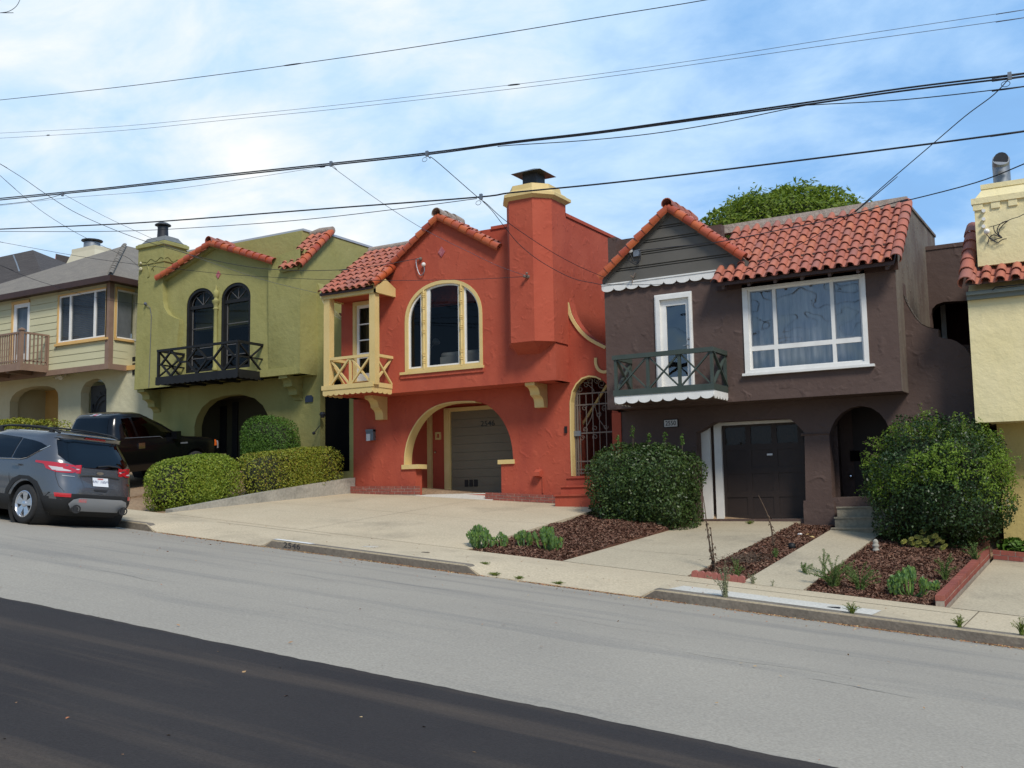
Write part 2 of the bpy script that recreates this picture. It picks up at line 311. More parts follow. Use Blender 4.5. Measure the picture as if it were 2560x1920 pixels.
    def cyl(s, p, q, r, n=20, r2=None): return s.tube([p, q], [r, r if r2 is None else r2], n)
    def ball(s, c, r, n=8, m_=6):
        return s.lathe(c, [(max(r*math.sin(math.pi*i/m_), r*.05), -r*math.cos(math.pi*i/m_)) for i in range(m_+1)], n)
    def build(s, name, mtl, parent=None, smooth=False, label=None, cat=None, group=None, kind=None, origin=None, autosm=None):
        me = bpy.data.meshes.new(name); off = Vector((0, 0, 0))
        if parent is not None:
            q = parent
            while q is not None: off += q.location; q = q.parent
        elif origin is not None: off = Vector(origin)
        V = np.array(s.v, dtype=np.float64)-np.array(off)
        me.from_pydata(V.tolist(), [], s.f); me.materials.append(mtl)
        if smooth or autosm:
            me.polygons.foreach_set('use_smooth', [True]*len(me.polygons))
            if autosm: me.set_sharp_from_angle(angle=R(autosm))
        me.update(); o = bpy.data.objects.new(name, me); COL.objects.link(o)
        if parent is not None: o.parent = parent
        elif origin is not None: o.location = off
        return tag(o, label, cat, group, kind)
def quads_object(name, V, mtl, parent=None, label=None, cat=None, group=None, kind=None, k=4, origin=None):
    """V: (n,k,3) array of separate polygons"""
    n = len(V); off = Vector((0, 0, 0))
    if parent is not None: off = parent.location.copy()
    elif origin is not None: off = Vector(origin)
    V = (V-np.array(off)).reshape(-1, 3).astype(np.float32)
    me = bpy.data.meshes.new(name); me.vertices.add(n*k); me.loops.add(n*k); me.polygons.add(n)
    me.vertices.foreach_set('co', V.ravel()); me.loops.foreach_set('vertex_index', np.arange(n*k, dtype=np.int32))
    me.polygons.foreach_set('loop_start', np.arange(n, dtype=np.int32)*k)
    me.update(calc_edges=True); me.validate(); me.materials.append(mtl)
    o = bpy.data.objects.new(name, me); COL.objects.link(o)
    if parent is not None: o.parent = parent
    elif origin is not None: o.location = off
    return tag(o, label, cat, group, kind)
def leaves(P, Nn, size, aspect=.5, jitter=.8, droop=0., var=.35):
    """leaf-shaped quads at points P leaning towards normals Nn"""
    n = len(P); A = Nn+RNG.normal(0, jitter, (n, 3)); A[:, 2] -= droop; A /= np.linalg.norm(A, axis=1)[:, None]
    T = RNG.normal(0, 1, (n, 3)); B = np.cross(A, T); B /= np.linalg.norm(B, axis=1)[:, None]
    sz = size*(1+RNG.uniform(-var, var, n))[:, None]
    C = np.cross(A, B)
    q = np.stack([P-B*sz*.5, P+C*sz*aspect*.5-B*sz*.02+A*sz*.06, P+B*sz*.5, P-C*sz*aspect*.5-B*sz*.02+A*sz*.06], axis=1)
    return q
def fbm(P, s, seed=0):
    rs = np.random.default_rng(seed); out = np.zeros(len(P))
    for o in range(4):
        k = rs.normal(0, 1, (6, 3))*s*(1.9**o); ph = rs.uniform(0, 6.28, 6)
        out += np.sin(P@k.T+ph).mean(1)/(1.5**o)
    return out
def arch(x0, x1, z0, zs, zt, n=20, e=1., skew=0.):
    """arched outline: bottom-left, bottom-right, then over the top (elliptical, exponent e)"""
    c = (x0+x1)/2; a = (x1-x0)/2; pts = [(x0, z0), (x1, z0)]
    for i in range(n+1):
        t = math.pi*i/n; ct, st = math.cos(t), math.sin(t)
        pts.append((c+a*math.copysign(abs(ct)**e, ct), zs+(zt-zs)*abs(st)**e))
    return pts
def inset(poly, d, tol=1e-4):
    poly = [p for i, p in enumerate(poly) if (Vector(p)-Vector(poly[i-1])).length > tol]
    n = len(poly); out = []
    ar = sum(poly[i][0]*poly[(i+1) % n][1]-poly[(i+1) % n][0]*poly[i][1] for i in range(n)); sg = 1 if ar > 0 else -1
    for i in range(n):
        p0, p1, p2 = (Vector(poly[(i+k) % n]) for k in (-1, 0, 1))
        a = (p1-p0); b = (p2-p1)
        if a.length < 1e-6: a = b
        if b.length < 1e-6: b = a
        a.normalize(); b.normalize(); na = Vector((-a.y, a.x))*sg; nb = Vector((-b.y, b.x))*sg
        m_ = (na+nb); m_ = m_/max(m_.length_squared, .3)*2*.5
        m_ = (na+nb)/max(1+na.dot(nb), .35); out.append(tuple(p1+m_*d))
    return out
def smooth_pts(pts, n=6):
    pts = [Vector(p) for p in pts]; out = []
    for i in range(len(pts)-1):
        p0, p1, p2, p3 = pts[max(i-1, 0)], pts[i], pts[i+1], pts[min(i+2, len(pts)-1)]
        for k in range(n):
            t = k/n; out.append(.5*((2*p1)+(p2-p0)*t+(2*p0-5*p1+4*p2-p3)*t*t+(3*p1-p0-3*p2+p3)*t**3))
    return out+[pts[-1]]
def text_obj(s, mtl, parent, name, loc, size, rot=(R(90), 0, 0), ext=.003, xs=1.):
    cu = bpy.data.curves.new(name, 'FONT'); cu.body = s; cu.size = size; cu.extrude = ext; cu.align_x = 'CENTER'; cu.align_y = 'CENTER'
    t = bpy.data.objects.new('tmp', cu); COL.objects.link(t); t.scale = (xs, 1, 1); t.rotation_euler = rot; t.location = loc
    bpy.context.view_layer.update(); dg = bpy.context.evaluated_depsgraph_get(); me = bpy.data.meshes.new_from_object(t.evaluated_get(dg)); me.transform(t.matrix_world)
    bpy.data.objects.remove(t); off = Vector((0, 0, 0)); q = parent
    while q is not None: off += q.location; q = q.parent
    me.transform(Matrix.Translation(-off)); me.materials.clear(); me.materials.append(mtl)
    o = bpy.data.objects.new(name, me); COL.objects.link(o); o.parent = parent; return o

# clay tiles ------------------------------------------------------------------
def tile_field(o, u, v, ulen, vlen, colw=.24, roww=.30, mask=None, jit=.012, flat=1.):
    """barrel tiles: o lower-left corner, u along the eave, v up the slope"""
    o, u, v = Vector(o), Vector(u).normalized(), Vector(v).normalized(); n = u.cross(v).normalized()
    if n.z < 0: n = -n
    mb = MB(); nc = max(1, round(ulen/colw)); cw = ulen/nc; nr = max(1, round(vlen/roww)); rw = vlen/nr; K = 7
    for c in range(nc):
        for r in range(nr):
            uu, vv = (c+.5)*cw, r*rw
            if mask and not mask(uu, vv+rw*.5): continue
            ju = random.uniform(-jit, jit); jv = random.uniform(-jit, jit); ra = cw*.36; rows = []
            for (dv, lift, sc) in ((-.03+jv, .045, 1.0), (rw*1.08, .012, .86)):
                row = []
                for k in range(K):
                    t = math.pi*k/(K-1)
                    row.append(o+u*(uu+ju-ra*sc*math.cos(t))+v*(vv+dv)+n*(lift+ra*sc*.95*flat*math.sin(t)))
                rows.append(row)
            lip = [p-n*.016 for p in rows[0]]
            mb.loft([lip, rows[0], rows[1]], cap=False, closed=False)
    # pans: concave troughs between the covers
    for c in range(nc+1):
        for r in range(nr):
            uu, vv = c*cw, r*rw
            if mask and not (mask(uu-cw*.3, vv+rw*.5) or mask(uu+cw*.3, vv+rw*.5)): continue
            if c == 0 or c == nc: continue
            rows = []
            for dv, lift in ((-.02, .055), (rw*1.05, .03)):
                rows.append([o+u*(uu-cw*.3*math.cos(math.pi*k/4))+v*(vv+dv)+n*(lift-cw*.16*math.sin(math.pi*k/4)) for k in range(5)])
            mb.loft([[p-n*.014 for p in rows[0]], rows[0], rows[1]], cap=False, closed=False)
    return mb
def barrel_run(p, q, r, n, nrm, mb=None, taper=.88, ang=1.15, lift=.02):
    """overlapping half-round tiles from p (low) to q (high), open side away from nrm"""
    mb = mb or MB(); p, q = Vector(p), Vector(q); d = (q-p)/n; dn = d.normalized(); nrm = Vector(nrm); nrm = (nrm-dn*nrm.dot(dn)).normalized(); a = dn.cross(nrm)
    for i in range(n):
        rows = []; j = random.uniform(-.006, .006)
        for (t, sc, lf) in ((-.04, 1., lift), (1.06, taper, 0)):
            c = p+d*(i+t)+nrm*(lf+j); rows.append([c+(a*math.cos(w)+nrm*math.sin(w))*r*sc for w in (math.pi/2-ang*math.pi/2+ang*math.pi*k/9 for k in range(10))])
        mb.loft([[x-(x-(p+d*(i-.04)))*.12 for x in rows[0]], rows[0], rows[1]], cap=False, closed=False)
    return mb
def scallop(x0, x1, zt, h, n, drop=.45, spike=True):
    """valance outline hanging from zt: n scallops"""
    w = (x1-x0)/n; pts = [(x0, zt-h)]
    for i in range(n):
        for k in range(9):
            t = math.pi*k/8; pts.append((x0+w*(i+.5)-w*.5*math.cos(t), zt-h*(1-drop)-h*drop*math.sin(t)))
    return [(x0, zt)]+pts[1:]+[(x1, zt)]
def dark_room(parent, x0, x1, y0, y1, z0, z1, mtl=None, name='room'):
    mb = MB(); mb.quad((x0, y1, z0), (x1, y1, z0), (x1, y1, z1), (x0, y1, z1)); mb.quad((x0, y0, z0), (x0, y1, z0), (x0, y1, z1), (x0, y0, z1))
    mb.quad((x1, y0, z0), (x1, y0, z1), (x1, y1, z1), (x1, y1, z0)); mb.quad((x0, y0, z0), (x1, y0, z0), (x1, y1, z0), (x0, y1, z0)); mb.quad((x0, y0, z1), (x0, y1, z1), (x1, y1, z1), (x1, y0, z1))
    return mb.build(name, mtl or M_ROOM, parent)

# ================================================================== SETTING
GX = -0.0905
CPROF = [(-60, -2.6), (-12, -2.1), (-6, -1.85), (0, -1.66), (6.1, -1.645), (9, -1.69), (11.8, -1.80), (13.62, -1.904)]
def cz(y):
    for (a, b), (c, d) in zip(CPROF, CPROF[1:]):
        if y <= c: return b+(d-b)*(max(y, a)-a)/(c-a)
    return CPROF[-1][1]
def gx(x): return GX*max(-90, min(60, x))
def street(x, y): return gx(x)+cz(y)
YS, YK = 15.6, 13.62                     # garden line, kerb face
def walk(x): return gx(x)-1.764
def lot(x, y): return gx(x)-1.765+.715*max(0, min(1.0, (y-YS)/(22-YS)))
def sheet(name, xs, ys, zf, mtl, kind='structure', thick=0):
    mb = MB(); nx, ny = len(xs), len(ys); vs = [(x, y, zf(x, y)) for y in ys for x in xs]
    fs = [(j*nx+i, j*nx+i+1, (j+1)*nx+i+1, (j+1)*nx+i) for j in range(ny-1) for i in range(nx-1)]
    mb.add(vs, fs)
    if thick:
        n = len(vs); ring = [i for i in range(nx)]+[j*nx+nx-1 for j in range(1, ny)]+[(ny-1)*nx+i for i in range(nx-2, -1, -1)]+[j*nx for j in range(ny-2, 0, -1)]
        low = [(vs[i][0], vs[i][1], vs[i][2]-thick) for i in ring]; k = len(mb.v); mb.v += low; m_ = len(ring)
        mb.f += [(ring[i], k+i, k+(i+1) % m_, ring[(i+1) % m_]) for i in range(m_)]
    return mb.build(name, mtl, kind=kind, smooth=False, autosm=30 if thick else 60)
def lin(a, b, n): return [a+(b-a)*i/n for i in range(n+1)]
def groundz(x, y):
    if y <= YK: return street(x, y)-.06
    if y <= YS: return walk(x)-.30
    return lot(x, y)-(.45 if y < 22.4 and -18.2 < x < 5.0 else .06)
sheet('ground', [-900, -300, -120]+lin(-90, 60, 75)+[120, 400, 900], [-400, -120, -60, -30, -12, -6, 0, 6, 10, 13.5, 13.7, 15.5, 15.7]+lin(16, 22.5, 13)+[24, 30, 60, 150, 500, 1200], groundz, M_SOIL)
sheet('road', lin(-90, 60, 150), [-5.6, -3, 0, 3, 6.1, 7.5, 9, 10.4, 11.8, 12.8, YK+.02], street, M_ROAD)
fa = sheet('fresh_asphalt_strip', lin(-40, 20, 900), [-3.4, 0, 3, 5.8, 6.08, 6.1], lambda x, y: street(x, y)+.014 if y < 6.09 else street(x, y)-.004, M_ROADD)
for v_ in fa.data.vertices:
    if v_.co.y > 6.0: v_.co.y += .012*math.sin(v_.co.x*1.3)+.007*math.sin(v_.co.x*7.1)+random.uniform(-.008, .008)
# kerb segments measured along the street (x ranges) with dropped parts at the driveways
KSEG = [(-90, -15.85), (-13.15, -8.72), (-6.1, 60)]
def kh(x):
    """1 where the kerb stands, 0 where it is dropped"""
    for a, b in KSEG:
        if a <= x <= b: return min(1., (x-a)/.22+.0 if a > -80 else 1., (b-x)/.22 if b < 50 else 1.)
    return 0.
for a, b in KSEG:
    xs = ([a, a+.07, a+.22] if a > -80 else [a])+lin(a+.5, b-.5, max(2, int((min(b, 12)-max(a, -32))/1.0)))+([b-.22, b-.07, b] if b < 50 else [b])
    mb = MB(); rings = []
    for x in xs:
        s0, t0 = street(x, YK), walk(x); h = max(.04, kh(x)); zt = s0+(t0-s0)*h
        rings.append([(x, YK, s0-.2), (x, YK, zt-.025), (x, YK+.025, zt), (x, YK+.16, zt+.002), (x, YK+.16, s0-.2)])
    mb.loft(rings); mb.build('kerb', M_KERB, kind='structure', autosm=40)
def walkz(x, y):
    k = kh(x); base = walk(x)
    if y < YK+.2 and k < 1: pass
    f = max(0, min(1, (y-(YK+.0))/.95)); low = street(x, YK)+.012
    dz = low+(base-low)*f
    return base*k+dz*(1-k)-(.004 if k > .5 and y < YK+.17 else 0)
sheet('pavement', sorted(set(lin(-90, -34, 28)+lin(-34, 14, 480)+lin(14, 60, 23))), [YK+.003, YK+.16, YK+.3, YK+.6, YK+.95, 14.9, 15.3, YS], lambda x, y: walkz(x, y), M_CONC, thick=.12)
# pale new concrete strip beside the kerb
sheet('new_concrete_strip', lin(-5.75, -3.05, 12), [YK+.17, 14.05, 14.35], lambda x, y: walkz(x, y)+.004, M_CONCL)
# pavement joints
def joint(name, pts, w=.014, zf=None, mtl=None):
    mb = MB()
    for (a, b) in zip(pts, pts[1:]):
        a, b = Vector((a[0], a[1], 0)), Vector((b[0], b[1], 0)); n = max(1, int((b-a).length/.4)); d = (b-a).normalized(); q = Vector((-d.y, d.x, 0))*w/2
        for i in range(n):
            p0 = a+(b-a)*i/n; p1 = a+(b-a)*(i+1)/n
            c = [p0-q, p1-q, p1+q, p0+q]; mb.quad(*[(v.x, v.y, zf(v.x, v.y)+.004) for v in c])
    return mb
M_CRACK = mat('joint_dirt', (.11, .09, .06), .95, (.17, .13, .08), 6)
jm = MB()
for pts in ([(-2.4, YS), (3, YS)], [(-2.0, YK+.17), (-2.05, YS)], [(-8.37, YS), (-6.2, YS)], [(-6.1, 14.9), (-2.2, 15.0)], [(-5.3, YS-.05), (-4.4, YS-.05)], [(-15.9, 15.2), (-13, 15.25)]):
    j = joint('j', pts, random.uniform(.012, .022), lambda x, y: walkz(x, y)); jm.add(j.v, j.f)
jm.build('pavement_joints', M_CRACK, kind='structure')
def driveway_joints():
    jm = MB()
    for pts, zf in (([(-17.8, 18.6), (-14, 18.65), (XDR, 18.6)], drive_r), ([(-14.0, YS), (-13.9, 21.6)], drive_r), ([(-17.8, YS+.02), (XDR, YS+.02)], drive_r), ([(-8.3, 17.3), (-6.22, 17.35)], drive_b), ([(-8.3, 20.4), (-6.22, 20.4)], drive_b)):
        j = joint('j', pts, .010, zf); jm.add(j.v, j.f)
    # hairline cracks
    for x0, y0, x1, y1, zf in ((-15.2, 16.2, -12.8, 17.4, drive_r), (-12.2, 19.2, -11.1, 20.9, drive_r), (-7.9, 18.2, -6.6, 19.4, drive_b)):
        pts = [(x0+(x1-x0)*k/12+random.uniform(-.05, .05), y0+(y1-y0)*k/12+random.uniform(-.05, .05)) for k in range(13)]; j = joint('j', pts, .006, zf); jm.add(j.v, j.f)
    jm.build('driveway_joints', mat('faint_joint_dirt', (.24, .20, .14), .95, (.34, .28, .2), 5), kind='structure')

# red house driveway: warped slab between the garden line and the house
def bil(c, x, y, x0, x1, y0, y1):
    u = (x-x0)/(x1-x0); v = (y-y0)/(y1-y0); return (c[0]*(1-u)+c[1]*u)*(1-v)+(c[2]*(1-u)+c[3]*u)*v
def drive_r(x, y):
    v = max(0, min(1, (y-YS)/(21.75-YS))); front = walk(x)
    bk = [(-18.2, .27), (-15.84, .165), (-13.7, .03), (-11.8, -.085), (-10.2, -.115)]
    for (xa_, za_), (xb_, zb_) in zip(bk, bk[1:]):
        if x <= xb_ or xb_ == -10.2: back = za_+(zb_-za_)*(x-xa_)/(xb_-xa_); break
    ease = v*(1.06-.06*v)
    return front+(back-front)*ease+.002
XDR = -10.27
sheet('driveway', lin(-17.9, XDR, 46), lin(YS, 21.8, 20), drive_r, M_CONC, thick=.35)
# brown house driveway, path, neighbour's driveways
def drive_b(x, y): v = (y-YS)/(22.6-YS); return walk(x)*(1-v)+(-.468)*v+.002
sheet('driveway', lin(-8.37, -6.2, 12), lin(YS, 22.6, 16), drive_b, M_CONC2, thick=.3)
sheet('garden_path', lin(-5.33, -4.41, 5), lin(YS, 21.0, 14), lambda x, y: walk(x)+(lot(-4.9, 21.0)-walk(-4.9)+.02)*(y-YS)/(21.0-YS)+.002, M_CONC2, thick=.2)
sheet('driveway', lin(-2.42, 5.3, 20), lin(YS, 20.72, 12), lambda x, y: walk(x)+.0747*(y-YS)+.001, M_CONC2, thick=.3)
def drive_g(x, y): return lot(x, y)+.012*math.sin(x*2.1+y)
sheet('driveway', lin(-24.6, -20.6, 14), lin(YS, 22.3, 14), drive_g, M_SOIL, thick=.3)

driveway_joints()
# mulch beds: soil sheet plus loose bark chips
def bed(x0, x1, y0, y1, zf, n, seed):
    rs = np.random.default_rng(seed)
    sheet('mulch_bed', lin(x0, x1, max(3, int((x1-x0)*6))), lin(y0, y1, int((y1-y0)*5)), lambda x, y: zf(x, y)+.02*math.sin(x*7+seed)*math.sin(y*5.3)+.01*math.sin(x*17)*math.cos(y*13), M_MULS, thick=.35)
    P = np.stack([rs.uniform(x0+.01, x1-.01, n), rs.uniform(y0+.01, y1, n), np.zeros(n)], 1)
    P[:, 2] = [zf(a, b)+.02*math.sin(a*7+seed)*math.sin(b*5.3)+.012 for a, b in P[:, :2]]
    P[:, 2] += rs.uniform(0, .022, n)
    return leaves(P, np.tile([0, 0, 1.], (n, 1)), .055, .38, .45, var=.6)
Q = []
def bz1(x, y): return min(lot(x, y)-.03, drive_b(x, y)+.012+max(0, -8.37-x)*.45+.0) if y > 16 else lot(x, y)-.03
Q.append(bed(XDR, -8.37, YS, 21.9, bz1, 26000, 1))
Q.append(bed(-6.2, -5.33, YS, 21.6, lambda x, y: lot(x, y)-.04, 9000, 2))
Q.append(bed(-4.41, -2.62, YS, 21.9, lambda x, y: lot(x, y)-.03, 24000, 3))
quads_object('bark_mulch', np.concatenate(Q), M_MUL, kind='stuff', label='dark red-brown bark chips covering the garden beds', cat='mulch')
# leaf litter along the gutter, scattered debris
n = 11000; xs = RNG.uniform(-16, 2, n); ys = YK-np.abs(RNG.normal(0, .07, n))-.01
far = RNG.random(n) < .03; ys[far] = YK-RNG.uniform(.1, 1.2, far.sum())
P = np.stack([xs, ys, [street(a, b)+.006 for a, b in zip(xs, ys)]], 1)
cl_ = np.sin(xs*1.7)+np.sin(xs*4.1+1)+RNG.normal(0, .8, n) > -.5; P = P[cl_]
n2 = 110; xs = RNG.uniform(-16, 1, n2); ys = RNG.uniform(YK+.2, YS, n2); P2 = np.stack([xs, ys, [walkz(a, b)+.006 for a, b in zip(xs, ys)]], 1)
n3 = 150; xs = RNG.uniform(-14, 0, n3); ys = RNG.uniform(2.5, 13, n3); P3 = np.stack([xs, ys, [street(a, b)+.016 for a, b in zip(xs, ys)]], 1)
P = np.concatenate([P, P2, P3]); quads_object('leaf_litter', leaves(P, np.tile([0, 0, 1.], (len(P), 1)), .032, .55, .25, var=.5), M_LITTER, kind='stuff', label='orange and brown fallen leaves scattered along the gutter', cat='leaf litter')
# small utility covers
for (px, py, w, d, lab, mt) in ((882, 1367, .26, .16, 'pale rectangular cover plate set in the pavement by the red house', M_CONCL), (1008, 1381, .13, .06, 'small dark slot cover in the pavement in front of the succulents', M_KERB), (2084, 1520, .16, .07, 'dark metal slot cover in the pale new concrete strip', M_IRONB)):
    Yy = 14.2
    for _ in range(12):
        p = at(px, py, Y=Yy); zt = walkz(p.x, Yy); Yy *= (zt/p.z) if p.z < -.05 else 1; Yy = max(13.85, min(15.3, Yy))
    z0 = walkz(p.x, Yy); mb = MB(); mb.box(p.x-w/2, p.x+w/2, Yy-d/2, Yy+d/2, z0-.01, z0+.012); mb.box(p.x-w*.4, p.x+w*.4, Yy-d*.3, Yy+d*.3, z0+.012, z0+.015)
    mb.build('utility_cover', mt, label=lab, cat='utility cover', origin=(p.x, Yy, z0))

# ================================================================== RED HOUSE
def body_box(mb, x0, x1, y0, y1, z0, z1, top=True, front=False):
    """shell of a building's body: two sides, back and roof slab"""
    mb.box(x0, x0+.2, y0, y1, z0, z1); mb.box(x1-.2, x1, y0, y1, z0, z1); mb.box(x0+.2, x1-.2, y1-.2, y1, z0, z1)
    if top: mb.box(x0+.2, x1-.2, y0+.02, y1-.2, z1-.45, z1-.3)
def relief_strip(mb, pts, y0, y1, w, side=1):
    """band of width w below a curve of (x,z) points, between y0 and y1"""
    top = pts; bot = inset_open(pts, w*side); n = len(pts)
    rings = [[(a[0], y0, a[1]), (a[0], y1, a[1]), (b[0], y1, b[1]), (b[0], y0, b[1])] for a, b in zip(top, bot)]
    mb.loft(rings)
def inset_open(pts, d):
    out = []
    for i in range(len(pts)):
        a = Vector(pts[max(i-1, 0)]); b = Vector(pts[min(i+1, len(pts)-1)]); t = (b-a).normalized(); out.append((pts[i][0]+t.y*d, pts[i][1]-t.x*d))
    return out
def corbel(mb, x0, x1, y0, y1, zt, h, style=0):
    """scroll bracket under an overhang: profile in (y,z)"""
    D = y1-y0
    pr = [(y1, zt), (y0, zt), (y0, zt-.12*h), (y0+.10*D, zt-.16*h)]
    for k in range(7): t = math.pi/2*k/6; pr.append((y0+.10*D+.30*D*math.sin(t)*1.0, zt-.16*h-.34*h*(1-math.cos(t))))
    pr += [(y0+.48*D, zt-.52*h)]
    for k in range(6): t = math.pi/2*k/5; pr.append((y0+.48*D+.22*D*math.sin(t), zt-.55*h-.3*h*(1-math.cos(t))))
    pr += [(y0+.72*D, zt-h), (y1, zt-h)]
    mb.prism(pr, 'x', x0, x1)
rh = thing('red_house', 'brick red stucco house with mustard trim, tall octagonal chimney and roofed corner balcony', 'house', (-14.2, 22, .2))
XL, XR = -17.83, -11.48
ob = 2.74
wall = MB()
g0, g1, ga = xz(Z4(600, 742, YU)), xz(Z4(1352, 612, YU)), xz(Z4(937, 398, YU))
front = [(XL, ob), (XR, ob), (XR, 6.3), (g1[0]+.1, 6.3), (g1[0], g1[1]), ga, g0, (g0[0], 5.9), (XL, 5.9)]
# arched picture window opening
wx0, wx1 = Z4(700, 1300, YU).x, Z4(1236, 1250, YU).x; wz0 = Z4(960, 1447, YU).z; wzt = Z4(965, 830, YU).z; wzs = Z4(1237, 1060, YU).z
awin = arch(wx0, wx1, wz0, wzs, wzt, 24, .92)
bd0, bd1 = R1(712, 900, YU).x, R1(1165, 900, YU).x; bdz0, bdz1 = R2(900, 650, YU).z, R1(900, 505, YU).z   # balcony door opening
wall.panel(front, [awin, [(bd0, bdz0), (bd1, bdz0), (bd1, bdz1), (bd0, bdz1)]], YU, YU+.25)
# underside and sides of the overhang, body
wall.box(XL+.002, XR-.002, YU+.25, YL-.002, ob, ob+.2)
wall.box(XL, XL+.2, YU+.25, 33, ob, 5.9); wall.box(XR-.2, XR, YU+.25, YL, ob, 6.75)
mb2 = wall; body_box(mb2, XL+.001, XR-.001, 22.52, 33, 0.2, 6.75); mb2.box(XR-.2, XR-.001, YL+.29, 22.52, 0.2, 6.75); mb2.box(XR-.2, XR-.001, YL, YL+.29, ob+.05, 6.75)
mb2.box(-15.6, XR-.2, YL+.0, YL+.25, 5.0, 6.75)          # parapet behind the gable
# lower wall with garage arch and gate opening
arc = [(770, 976), (770, 782), (692, 780), (696, 700), (715, 610), (752, 525), (806, 448), (880, 387), (980, 350), (1110, 338), (1210, 345), (1290, 383), (1365, 462), (1415, 560), (1438, 655), (1446, 742), (1362, 745), (1362, 976)]
A = [xz(Z5(a, b, YL)) for a, b in arc]
asm = [A[0], A[1]]+[(p.x, p.y) for p in smooth_pts([Vector((a, b, 0)) for a, b in A[2:16]], 4)]+[A[16], A[17]]
asm[0] = (A[1][0], .17); asm[-1] = (A[16][0], .17)
gate = [xz(R6(a, b, YL)) for a, b in ((652, 1280), (640, 900), (638, 640), (655, 545), (690, 480), (740, 430), (800, 410), (860, 415), (910, 440), (950, 480), (975, 530))]
gate += [(XDR+.02+.0-.02, gate[-1][1]-.4)]
gate = [p for p in gate]
gx1 = -10.42; gate[-1] = (gx1, gate[-2][1]-.2); gate.append((gx1, gate[0][1]))
wc = [xz(Z4(a, b, YL)) for a, b in ((1832, 985), (1850, 1060), (1880, 1120), (1925, 1180), (1975, 1225), (2030, 1258), (2092, 1288))]; wc = [(p.x, p.y) for p in smooth_pts([Vector((a, b, 0)) for a, b in wc], 3)]
low = [(-18.0, -.5), (XDR, -.5), (XDR, wc[-1][1]-.1)]+[p for p in reversed(wc)]+[(XR+.0, wc[0][1]+.25), (XR-.0, ob+.1), (XL-.17, ob+.1)]
low[-2] = (XR, ob+.15)
# the wing's left edge runs along the overhang corner
lowp = [(-18.0, -.5), (XDR, -.5), (XDR, wc[-1][1])]+list(reversed(wc))+[(XR+.001, wc[0][1]+.12), (XR+.001, ob-.001), (-18.0, ob-.001)]
wall.panel(lowp, [asm, gate], YL, YL+.28)
wall.build('wall', M_RED, rh)
# parapet coping
mb = MB(); mb.box(XR-.24, XR+.03, YL-.12, 33.1, 6.72, 6.80); mb.box(-13.6, XR-.2, YL-.03, YL+.27, 6.72, 6.80); mb.build('parapet_coping', M_RED, rh)
# garage alcove
fz = .19
mb = MB(); Yg = 23.25; x0a, x1a = asm[0][0]-.45, asm[-1][0]+.55
mb.quad((x0a, Yg, fz-.02), (x1a, Yg, fz-.02), (x1a, Yg, 2.73), (x0a, Yg, 2.73)); mb.quad((x0a, YL+.28, fz), (x0a, Yg, fz), (x0a, Yg, 2.73), (x0a, YL+.28, 2.73))
mb.quad((x1a, YL+.28, fz), (x1a, YL+.28, 2.73), (x1a, Yg, 2.73), (x1a, Yg, fz)); mb.quad((x0a, YL+.28, 2.6), (x0a, Yg, 2.6), (x1a, Yg, 2.6), (x1a, YL+.28, 2.6))
al = mb.build('alcove', M_RED, rh)
mb = MB(); xq0, xq1 = -15.80, -13.50; mb.add([(xq0, 21.70, .165), (xq1, 21.70, .02), (xq1, 22.28, fz+.005), (xq0, 22.28, fz+.005), (x1a, 22.281, fz+.005), (x0a, 22.281, fz+.005), (x1a, Yg, fz+.02), (x0a, Yg, fz+.02), (xq0, 21.70, -.3), (xq1, 21.70, -.3)], [(0, 1, 2, 3), (5, 4, 6, 7), (8, 9, 1, 0)]); mb.build('alcove_floor', M_CONCL, rh)
# garage door
gd0 = Z5(1025, 700, Yg).x; gdz1 = Z5(1025, 415, Yg).z; gd1 = gd0+2.3; nb = 10
mb = MB(); hh = (gdz1-fz)/nb
for i in range(nb): mb.box(gd0, gd1, Yg-.035, Yg-.002, fz+i*hh+.006, fz+(i+1)*hh-.006)
mb.box(gd0, gd1, Yg-.02, Yg-.001, fz, gdz1); gdo = mb.build('garage_door', M_GDOOR, rh)
mb = MB(); v0 = Z5(1113, 908, Yg-.03)
for k in range(3): mb.box(v0.x+k*.145, v0.x+k*.145+.11, Yg-.05, Yg-.03, v0.z-.09, v0.z+.09)
mb.build('vent', M_DARK, gdo)
pn = Z5(1270, 495, Yg-.04); text_obj('2546', M_SIGNB, gdo, 'house_number', (pn.x, Yg-.045, pn.z), .19, xs=1.15)
mb = MB(); f0 = Z5(982, 700, Yg).x; mb.box(f0, gd0, Yg-.09, Yg-.01, fz, gdz1+.10); mb.box(gd0, gd1, Yg-.09, Yg-.01, gdz1, gdz1+.10); mb.box(f0+.06, gd0-.03, Yg-.11, Yg-.09, fz, gdz1+.07); mb.build('garage_door_frame', M_TRIM, rh)
